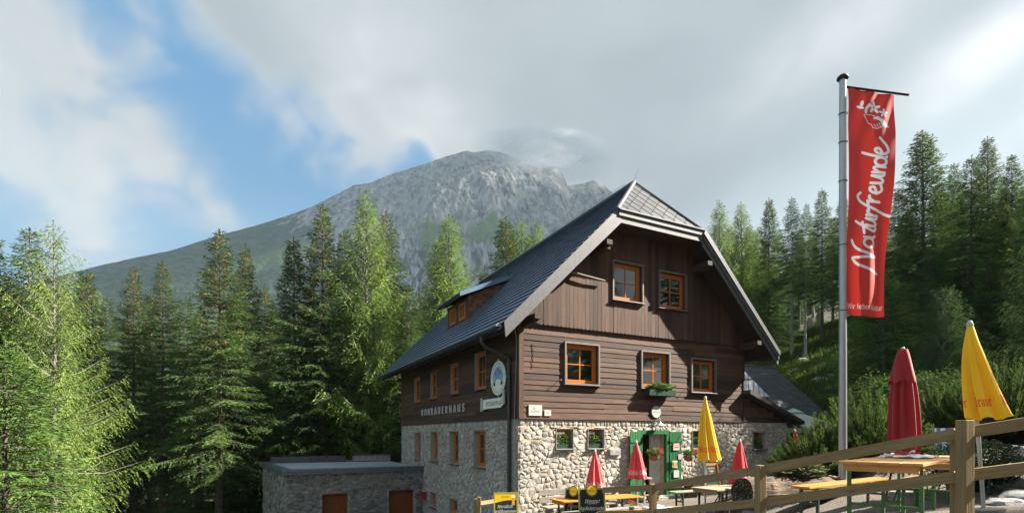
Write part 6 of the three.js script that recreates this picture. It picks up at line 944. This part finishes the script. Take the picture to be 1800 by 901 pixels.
// ---------- fence ----------
{
  const posts = [[px(1148, 7.25), 7.25, 850], [px(1337, 5.5), 5.5, 817], [px(1697, 4.05), 4.05, 738], [5.1, 3.4, 0]], f = thing('rail_fence', 'rough plank rail fence climbing across the foreground', 'fence'), r = rngOf(71);
  const tops = posts.map(([x, d, y]) => y ? topOf(y, d) : 2.5);
  const railY = [[topOf(858, 7.25), topOf(902, 7.25)], [topOf(827, 5.5), topOf(885, 5.5)], [topOf(762, 4.05), topOf(838, 4.05)], [2.28, 1.93]];
  posts.forEach(([x, d], i) => { const g = ground(x, d) - 0.3, h = tops[i] - g, w = 0.085; part('post', rbox(w, h, w, 0.006, 0, 0, 0, i * 3).rotateY(0.18).translate(x, g + h / 2, -d), M.fence[i % 3], f); part('post', rbox(w * 0.75, h - 0.06, w * 0.75, 0.006, 0, 0, 0, i * 5).rotateY(0.2).translate(x + 0.045, g + h / 2 - 0.03, -d - 0.13), M.fence[(i + 1) % 3], f); });
  for (let i = 0; i < 3; i++) for (let k = 0; k < 2; k++) { const A = at(posts[i][0], posts[i][1] + 0.065, railY[i][k]), B = at(posts[i + 1][0], posts[i + 1][1] + 0.065, railY[i + 1][k]); const dv = B.clone().sub(A).normalize(); part('rail', beam(A.clone().addScaledVector(dv, i ? 0.01 : 0.0), B.clone().addScaledVector(dv, -0.01), 0.035, 0.092, r() * 9, r() * 3), M.fence[(i + k) % 3], f); }
  const A = at(posts[0][0], posts[0][1] + 0.065, railY[0][0]), B = at(px(1060, 8.2), 8.2, topOf(861, 8.2)), C = at(px(960, 9.4), 9.4, topOf(905, 9.4)); part('rail', beam(B, A, 0.035, 0.092, 4), M.fence[2], f); part('rail', beam(at(px(1052, 8.2), 8.2, topOf(903, 8.2)), at(posts[0][0], posts[0][1] + 0.065, railY[0][1]), 0.035, 0.092, 7), M.fence[0], f);
  const s = thing('short_fence', 'short piece of pale new fence left of the yellow-topped chalkboard', 'fence'), gx = px(842, 12.2), gy = ground(gx, 12.2);
  part('post', rbox(0.085, topOf(873, 12.2) - gy + 0.2, 0.085, 0.006, gx, (topOf(873, 12.2) + gy) / 2 - 0.1, -12.2), M.fence[0], s); part('post', rbox(0.07, topOf(876, 12.4) - gy + 0.2, 0.07, 0.006, gx - 0.09, (topOf(876, 12.4) + gy) / 2 - 0.1, -12.4), M.fence[1], s); part('rail', beam(at(gx + 0.03, 12.13, topOf(884, 12.13)), at(px(876, 12.9), 12.9, topOf(879, 12.9)), 0.035, 0.09), M.fence[2], s);
}
// ---------- log planter, stones, deck chair ----------
{
  const d0 = 9.6, x0 = px(1305, d0), a = at(x0, d0, topOf(864, d0)), b = at(px(1472, 10.6), 10.6, topOf(858, 10.6)), len = a.distanceTo(b), dir = b.clone().sub(a).normalize(), R = 0.255, q = new THREE.Quaternion().setFromUnitVectors(V3(1, 0, 0), dir);
  const t = thing('log_planter', 'lying barkless log planter with a dark speckled cut end and low plants on top', 'log', a); t.quaternion.copy(q);
  const NU = 40, NV = 28, p = [], uv = [], idx = []; for (let j = 0; j <= NU; j++) for (let i = 0; i <= NV; i++) { const s = j / NU, th = i / NV * 6.2832, rad = R * (1 + 0.06 * Math.sin(th * 3 + s * 4) + 0.34 * fbm(s * 8, Math.sin(th) * 2.2 + 3 + Math.cos(th), 4) * smooth(0, 0.08, s)); p.push(s * len, Math.cos(th) * rad, Math.sin(th) * rad); uv.push(s * len, i / NV * 1.6); if (j < NU && i < NV) { const o = j * (NV + 1) + i; idx.push(o, o + 1, o + NV + 1, o + 1, o + NV + 2, o + NV + 1); } }
  const g = new THREE.BufferGeometry(); g.setAttribute('position', new THREE.Float32BufferAttribute(p, 3)); g.setAttribute('uv', new THREE.Float32BufferAttribute(uv, 2)); g.setIndex(idx); g.computeVertexNormals();
  part('wood', g, std({ map: again(woodTex([0.10, 0.07, 0.05], [0.58, 0.50, 0.40], { seed: 81, knots: 9, streak: 1.6 }), 0.35, 0.5), bumpMap: again(bumpGrain, 0.6, 1), bumpScale: 0.05, roughness: 0.95 }), t);
  const r = rngOf(83), e = new THREE.CircleGeometry(R * 1.0, 36); e.rotateY(-Math.PI / 2).translate(-0.004, 0, 0);
  part('cut_end', e, printed(256, 256, c => { c.fillStyle = '#17150f'; c.fillRect(0, 0, 256, 256); c.strokeStyle = '#221f17'; for (let k = 8; k < 128; k += 9) { c.beginPath(); c.arc(128, 128, k, 0, 7); c.stroke(); } for (let k = 0; k < 150; k++) { const a2 = r() * 6.28, q2 = 25 + 98 * Math.sqrt(r()); c.fillStyle = ['#8d8a5e', '#a7a27a', '#5e6240'][Math.floor(r() * 3)]; c.beginPath(); c.ellipse(128 + Math.cos(a2) * q2, 128 + Math.sin(a2) * q2, 1.5 + 4 * r(), 1 + 3 * r(), r() * 3, 0, 7); c.fill(); } }, { roughness: 1 }), t);
  const y = ground(a.x + 0.3, 9.8) - a.y; part('cradle', [box(0.16, R + 0.4, 0.5, 0.35, y + (R + 0.4) / 2 - 0.35, 0), box(0.16, R + 0.4, 0.5, len - 0.4, y + (R + 0.4) / 2 - 0.3, 0)], M.stones[3], t);
  const F = leafy(571, 0.22, 0.42, 2600, 0.06, [[0.07, 0.11, 0.03], [0.09, 0.11, 0.04], [0.05, 0.09, 0.03], [0.12, 0.10, 0.04]], { round: 0.2, low: 0 }).leaves; F.scale(3.4, 1, 1); part('plants', F, M.leaf, t).position.set(len * 0.58, R * 0.62, 0);
  const o = leafy(575, 0.07, 0.14, 120, 0.045, [[0.75, 0.28, 0.01], [0.7, 0.22, 0.01]]).leaves; part('orange_blossoms', o, M.leaf, t).position.set(0.42, R * 0.85, 0.05);
}
const boulderGeo = (seed) => { const g = new THREE.IcosahedronGeometry(1, 3), p = g.attributes.position, v = V3(); for (let i = 0; i < p.count; i++) { v.fromBufferAttribute(p, i); const k = 1 + 0.28 * noise3(v.x * 1.3 + seed, v.y * 1.3, v.z * 1.3) + 0.1 * noise3(v.x * 4, v.y * 4 + seed, v.z * 4); p.setXYZ(i, v.x * k, Math.max(-0.6, v.y * k), v.z * k); } g.computeVertexNormals(); const n = g.toNonIndexed(); return metreUV(toCreasedNormals(n, 0.35)); };
const bG = [boulderGeo(1), boulderGeo(5), boulderGeo(9)];
[[1757, 838, 9.3, 0.3, 0.22, 'flat boulder left of the boulder group at the right edge'], [1778, 850, 8.6, 0.36, 0.16, 'slanted boulder in front of the dark rounded bush'], [1795, 836, 9.6, 0.34, 0.3, 'upright boulder at the right edge'], [1800, 872, 7.6, 0.45, 0.12, 'low flat boulder nearest the right edge'], [1768, 878, 7.4, 0.3, 0.09, 'low flat stone beside the yellow parasol pole']].forEach(([p, y, d, r, h, label], i) => { const x = px(p, d), b = part('boulder', bG[i % 3], M.stones[3]); b.position.copy(at(x, d, ground(x, d) + h * 0.4)); b.scale.set(r * 0.8, h, r * 0.64); b.rotation.y = i * 1.3; tag(b, label, 'boulder', 'boulders at the edge of the gravel'); });
{ const r = rngOf(91); for (let k = 0; k < 22; k++) { const d = 22 + 14 * r(), x = px(1395 + 110 * r() ** 0.8, d), s = 0.12 + 0.3 * r() * r(), b = part('slope_stone', bG[k % 3], M.stones[k % 6]); b.position.copy(at(x, d, ground(x, d) + s * 0.2)); b.scale.set(s * 1.3, s * 0.8, s); b.rotation.y = r() * 6; tag(b, 'pale stone lying in the grass of the slope behind the house', 'stone', 'stones on the grassy slope'); }
  const x = px(1408, 27), s = thing('dead_stump', 'pale uprooted stump lying on the grassy slope', 'stump', at(x, 27, ground(x, 27)), 0.4); part('wood', [bar(V3(-0.7, 0.25, 0), V3(0.2, 0.55, 0), 0.07, 0.12, 8), bar(V3(0.2, 0.5, 0), V3(0.5, 0.1, 0.2), 0.14, 0.06, 7), bar(V3(0.2, 0.5, 0), V3(0.6, 0.75, -0.2), 0.1, 0.03, 6), bar(V3(0.2, 0.45, 0), V3(0.3, 0.0, -0.3), 0.1, 0.05, 6)], M.greyWood, s); }
{ const d = 9.9, x = px(1678, d), t = thing('deck_chair', 'deck chair with blue and white cloth beyond the tables', 'deck chair', at(x, d, ground(x, d)), -0.6); part('frame', [beam(V3(-0.28, 0, 0.45), V3(-0.28, 0.95, -0.35), 0.03, 0.05), beam(V3(0.28, 0, 0.45), V3(0.28, 0.95, -0.35), 0.03, 0.05)], M.worn, t); part('rear_frame', [beam(V3(-0.25, 0, -0.45), V3(-0.25, 0.5, 0.3), 0.03, 0.05), beam(V3(0.25, 0, -0.45), V3(0.25, 0.5, 0.3), 0.03, 0.05)], M.worn, t); const g = new THREE.PlaneGeometry(0.52, 1.2, 4, 14), p = g.attributes.position; for (let i = 0; i < p.count; i++) { const s = (p.getY(i) + 0.6) / 1.2; p.setXYZ(i, p.getX(i), 0.25 + 0.68 * s - 0.22 * Math.sin(s * 3.14), 0.3 - 0.64 * s); } g.computeVertexNormals(); part('sling', g, printed(128, 256, (c, w, h) => { c.fillStyle = '#c9d3e2'; c.fillRect(0, 0, w, h); c.fillStyle = '#4a6fb5'; for (let k = 0; k < 4; k++) c.fillRect(k * 34 + 6, 0, 16, h); }, { side: THREE.DoubleSide }), t); }
// ---------- the flat-roofed annex ----------
{
  const a = thing('stone_annex', 'low stone annex with flat metal-edged roof and brown doors, left of the house', 'annex', CORNER, TURN), V0 = 8.84, TOP = 0.44, BOT = -2.6;
  const holes = [[-4.15, BOT + 0.1, -3.17, -0.42], [-1.5, BOT + 0.1, -0.42, -0.40]], w = part('front_wall', plate([[-5.48, BOT - 0.6], [-0.02, BOT - 0.6], [-0.02, TOP], [-5.48, TOP]], holes, 0.4, 0), M.mortarGrey, a); w.position.z = -V0;
  const grey = [[0.33, 0.335, 0.335], [0.42, 0.42, 0.41], [0.25, 0.26, 0.27], [0.50, 0.49, 0.47], [0.37, 0.36, 0.33], [0.45, 0.455, 0.45]].map((c, i) => std({ color: rgb(...c), map: again(rockTex, 2.1 - i * 0.15, 2.1), bumpMap: bumpRock, bumpScale: 0.035, roughness: 0.92 }));
  layStones(rubble(-5.46, BOT, -0.04, TOP, holes, { seed: 15, cell: 0.27, high: 0.035 }), w, 200, grey);
  const sA = V3(-5.48, 0, -V0), sB = V3(-6.1, 0, -15.2), L = sA.distanceTo(sB), ang = Math.atan2(-(sA.z - sB.z), sA.x - sB.x);
  const sh = [[1.2, -1.2, 1.42, -0.62], [3.6, -1.2, 3.82, -0.62]], s = part('side_wall', plate([[0, BOT - 0.6], [L, BOT - 0.6], [L, TOP], [0, TOP]], sh.map(h => [L - h[2], h[1], L - h[0], h[3]]), 0.4, 0), M.mortarGrey, a); s.position.set(sB.x, 0, sB.z); s.rotation.y = ang;
  layStones(rubble(0.02, BOT, L, TOP, sh.map(h => [L - h[2], h[1], L - h[0], h[3]]), { seed: 16, cell: 0.27, high: 0.035 }), s, 70, grey);
  part('slit_sill', sh.map(h => rbox(0.34, 0.03, 0.16, 0.006, L - (h[0] + h[2]) / 2, h[1] - 0.02, 0.04)), M.sill, s); part('slit_back', sh.map(h => box(0.3, 0.66, 0.02, L - (h[0] + h[2]) / 2, (h[1] + h[3]) / 2, -0.3)), M.room, s);
  part('rear_wall', box(6.1, 3.6, 0.4, -3.05, -1.3, -15.0), M.mortarGrey, a);
  // roof: metal edge all round, recessed bed behind it
  const ov = 0.14, y = TOP + 0.18, o = [V3(-5.48 - ov, y, -V0 + ov), V3(-0.02, y, -V0 + ov), V3(-0.02, y, -15.3), V3(-6.1 - ov, y, -15.4)];
  part('roof_deck', prism(o.map(p => p.clone().add(V3(0, -0.06, 0))), 0.1), std({ color: rgb(0.42, 0.48, 0.54), map: mottle, roughness: 0.5 }), a);  // pale blue sky reflection is painted into the deck colour
  const edge = (p, q, wd, lift = 0) => { const d = q.clone().sub(p).normalize(), n = V3(-d.z, 0, d.x); return prism([p, q, q.clone().addScaledVector(n, -wd), p.clone().addScaledVector(n, -wd)].map(k => k.clone().add(V3(0, lift, 0))), 0.2); };
  const em = std({ color: rgb(0.26, 0.32, 0.40), map: mottle, roughness: 0.38, metalness: 0.8 });
  part('roof_edge', edge(o[1], o[0], -0.34), em, a); part('roof_edge', edge(o[0], o[3], -0.34, 0.004), em, a); part('roof_edge', edge(o[3], o[2], -0.34, 0.008), em, a);
  // raised sheet-metal upstand and a slate-topped rear kerb
  for (let k = 0; k < 4; k++) part('upstand_panel', rbox(0.86, 0.30, 0.05, 0.006, -5.35 + k * 0.88, y + 0.11, -14.7), M.panel[k % 3], a);
  part('slate_kerb', rbox(1.9, 0.3, 0.4, 0.02, -0.95, y + 0.12, -14.75), M.stones[3], a); part('kerb_capping', rbox(2.0, 0.05, 0.5, 0.01, -0.97, y + 0.3, -14.75), M.capMetal, a);
  holes.forEach(([x0, y0, x1, y1], i) => { const d = new THREE.Group(); d.name = 'door'; d.position.set((x0 + x1) / 2, y0, -V0 - 0.22); a.add(d); const W = x1 - x0, H = y1 - y0; part('leaf', rbox(W - 0.1, H - 0.05, 0.05, 0.006, 0, H / 2 - 0.025, 0, i), M.door, d); part('frame', [box(0.05, H, 0.1, -W / 2 + 0.025, H / 2, 0), box(0.05, H, 0.1, W / 2 - 0.025, H / 2, 0), box(W - 0.1, 0.05, 0.1, 0, H - 0.025, 0)], M.door, d); part('handle', [bar(V3(W / 2 - 0.16, 1.0, 0.03), V3(W / 2 - 0.16, 1.0, 0.09), 0.01), bar(V3(W / 2 - 0.16, 1.0, 0.085), V3(W / 2 - 0.29, 1.0, 0.085), 0.01)], M.steel, d); for (const e of [-1, 1]) part('door_reveal', box(0.09, H + 0.1, 0.24, e * (W / 2 + 0.05), H / 2, 0.13), M.reveal, d); });
}
// ---------- the shingled outbuilding on the right ----------
{
  const U1 = 18.4, U0 = 14.2, VR = 5.4, YR = 5.5, VE = 2.3, YE = 2.72, t = thing('outbuilding', 'small outbuilding with grey shingle roof behind the right end of the house', 'outbuilding', CORNER, TURN);
  const g0 = 0.3; part('wall', [box(U1 - U0 - 0.6, YE + 0.1 - g0, 0.25, (U0 + U1) / 2, (YE + g0) / 2, -(VE + 0.35)), box(0.25, YE - g0, 5.4, U1 - 0.42, (YE + g0) / 2, -(VE + 3.1)), box(0.25, YE - g0, 5.4, U0 + 0.42, (YE + g0) / 2, -(VE + 3.1))], M.beam, t);
  const front = [V3(U0, YE, -VE), V3(U1, YE, -VE), V3(U1, YR, -VR), V3(U0, YR, -VR)], rear = [V3(U0, YE, -2 * VR + VE), V3(U1, YE, -2 * VR + VE), V3(U1, YR, -VR), V3(U0, YR, -VR)];
  const roof = part('roof', [prism(front, 0.12), prism(rear, 0.12)], M.backing, t); part('gable', prism([V3(U1 - 0.35, YE - 0.1, -VE - 0.3), V3(U1 - 0.35, YR - 0.2, -VR), V3(U1 - 0.35, YE - 0.1, -2 * VR + VE + 0.3)], 0.1, V3(1, 0, 0)), M.beam, t);
  const r = rngOf(95), sm = [[0.075, 0.08, 0.085], [0.09, 0.095, 0.10], [0.062, 0.066, 0.07]].map(c => std({ color: rgb(...c), map: again(mottle, 2, 2), roughness: 0.8 })), ex = V3(1, 0, 0), ey = V3(0, YR - YE, -(VR - VE)).normalize(), n = ex.clone().cross(ey), L = Math.hypot(YR - YE, VR - VE), all = [[], [], []];
  for (let s = 0, k = 0; s < L; s += 0.17, k++) for (let x = -(k % 2) * 0.15; x < U1 - U0; x += 0.3) { const q = [[Math.max(0, x + 0.003), s], [Math.min(U1 - U0, x + 0.297), s], [Math.min(U1 - U0, x + 0.297), Math.min(L, s + 0.2)], [Math.max(0, x + 0.003), Math.min(L, s + 0.2)]]; if (q[1][0] - q[0][0] < 0.03) continue; const m = Math.floor(r() * 3), j = r() * 0.006; all[m].push(prism(q.map(p => front[0].clone().addScaledVector(ex, p[0]).addScaledVector(ey, p[1]).addScaledVector(n, 0.008 + j + 0.02 * (1 - (p[1] - s) / 0.2))), 0.008, n)); }
  let left = 290; all.forEach((list, m) => { const own = list.slice(-97); own.forEach(g => part('shingle', g, sm[m], roof)); const rest = list.slice(0, -97); if (rest.length) part('far_shingles', rest, sm[m], roof).userData.kind = 'stuff'; });
  part('ridge_cap', bar(V3(U0, YR + 0.03, -VR), V3(U1 + 0.02, YR + 0.03, -VR), 0.06, 0.06, 8), M.verge, t); part('verge', prism([V3(U1 + 0.02, YE - 0.02, -VE + 0.02), V3(U1 + 0.02, YR + 0.02, -VR), V3(U1 + 0.02, YR - 0.14, -VR), V3(U1 + 0.02, YE - 0.16, -VE + 0.02)], 0.03, V3(1, 0, 0)), M.capMetal, t);
}
{ // light sheet-metal roof in the angle between the house and the outbuilding
  const t = thing('sheet_metal_roof', 'pale sheet metal roof wedged between the house wall and the shingled roof', 'roof'), W = (p, y, d) => at(px(p, d), d, topOf(y, d)), A = W(1298, 694, 21.6), B = W(1353, 697, 22.2), C = W(1298, 641, 23.6);
  const m = part('sheet', prism([A, B, C], 0.06), std({ color: rgb(0.46, 0.48, 0.50), map: mottle, roughness: 0.5 }), t); for (let k = 1; k < 6; k++) { const a = A.clone().lerp(B, k / 6), b = C.clone().lerp(B, k / 6); part('seam', bar(a.add(V3(0, 0.012, 0)), b.add(V3(0, 0.012, 0)), 0.014, 0.014, 5), M.verge, t); }
  part('post', [bar(A.clone().add(V3(0.1, -3.4, 0)), A.clone().add(V3(0.1, -0.05, 0)), 0.06, 0.06, 8), bar(B.clone().add(V3(-0.1, -3.0, 0)), B.clone().add(V3(-0.1, -0.05, 0)), 0.06, 0.06, 8)], M.beam, t);
}
// ---------- a parked car below the annex: only its roof shows ----------
{
  const p = inHouse(-3.55, 0, 5.6), y = ground(p.x, -p.z), c = thing('parked_car', 'dark blue parked car, just its roof showing in front of the annex', 'car', at(p.x, -p.z, y + 0.02), TURN + 0.05), paint = phys({ color: rgb(0.02, 0.03, 0.06), roughness: 0.35, metalness: 0.4, clearcoat: 1, clearcoatRoughness: 0.05 });
  const prof = new THREE.Shape(); prof.moveTo(-2.1, 0.3); prof.lineTo(-2.12, 0.75); prof.quadraticCurveTo(-1.9, 0.92, -1.2, 0.96); prof.lineTo(1.9, 0.92); prof.quadraticCurveTo(2.15, 0.8, 2.1, 0.3); prof.closePath(); const body = new THREE.ExtrudeGeometry(prof, { depth: 1.66, bevelEnabled: true, bevelSize: 0.05, bevelThickness: 0.05, bevelSegments: 2 }); body.translate(0, 0, -0.83); part('body', body, paint, c);
  const cab = new THREE.Shape(); cab.moveTo(-1.25, 0.95); cab.quadraticCurveTo(-0.6, 1.44, -0.2, 1.47); cab.lineTo(0.9, 1.46); cab.quadraticCurveTo(1.5, 1.35, 1.85, 0.94); cab.closePath(); const cg = new THREE.ExtrudeGeometry(cab, { depth: 1.36, bevelEnabled: true, bevelSize: 0.06, bevelThickness: 0.08, bevelSegments: 2 }); cg.translate(0, 0, -0.68); part('cabin', cg, std({ color: rgb(0.01, 0.012, 0.015), roughness: 0.08 }), c);
  part('roof', rbox(1.5, 0.05, 1.32, 0.02, 0.35, 1.53, 0), paint, c); for (const sx of [-1.3, 1.3]) for (const sz of [-0.82, 0.82]) { const w = new THREE.Group(); w.name = 'wheel'; w.position.set(sx, 0.31, sz); c.add(w); part('tyre', new THREE.TorusGeometry(0.24, 0.08, 10, 24), M.iron, w); part('rim', new THREE.CylinderGeometry(0.2, 0.2, 0.12, 18).rotateX(Math.PI / 2), M.steel, w); }
}
renderer.render(scene, camera);
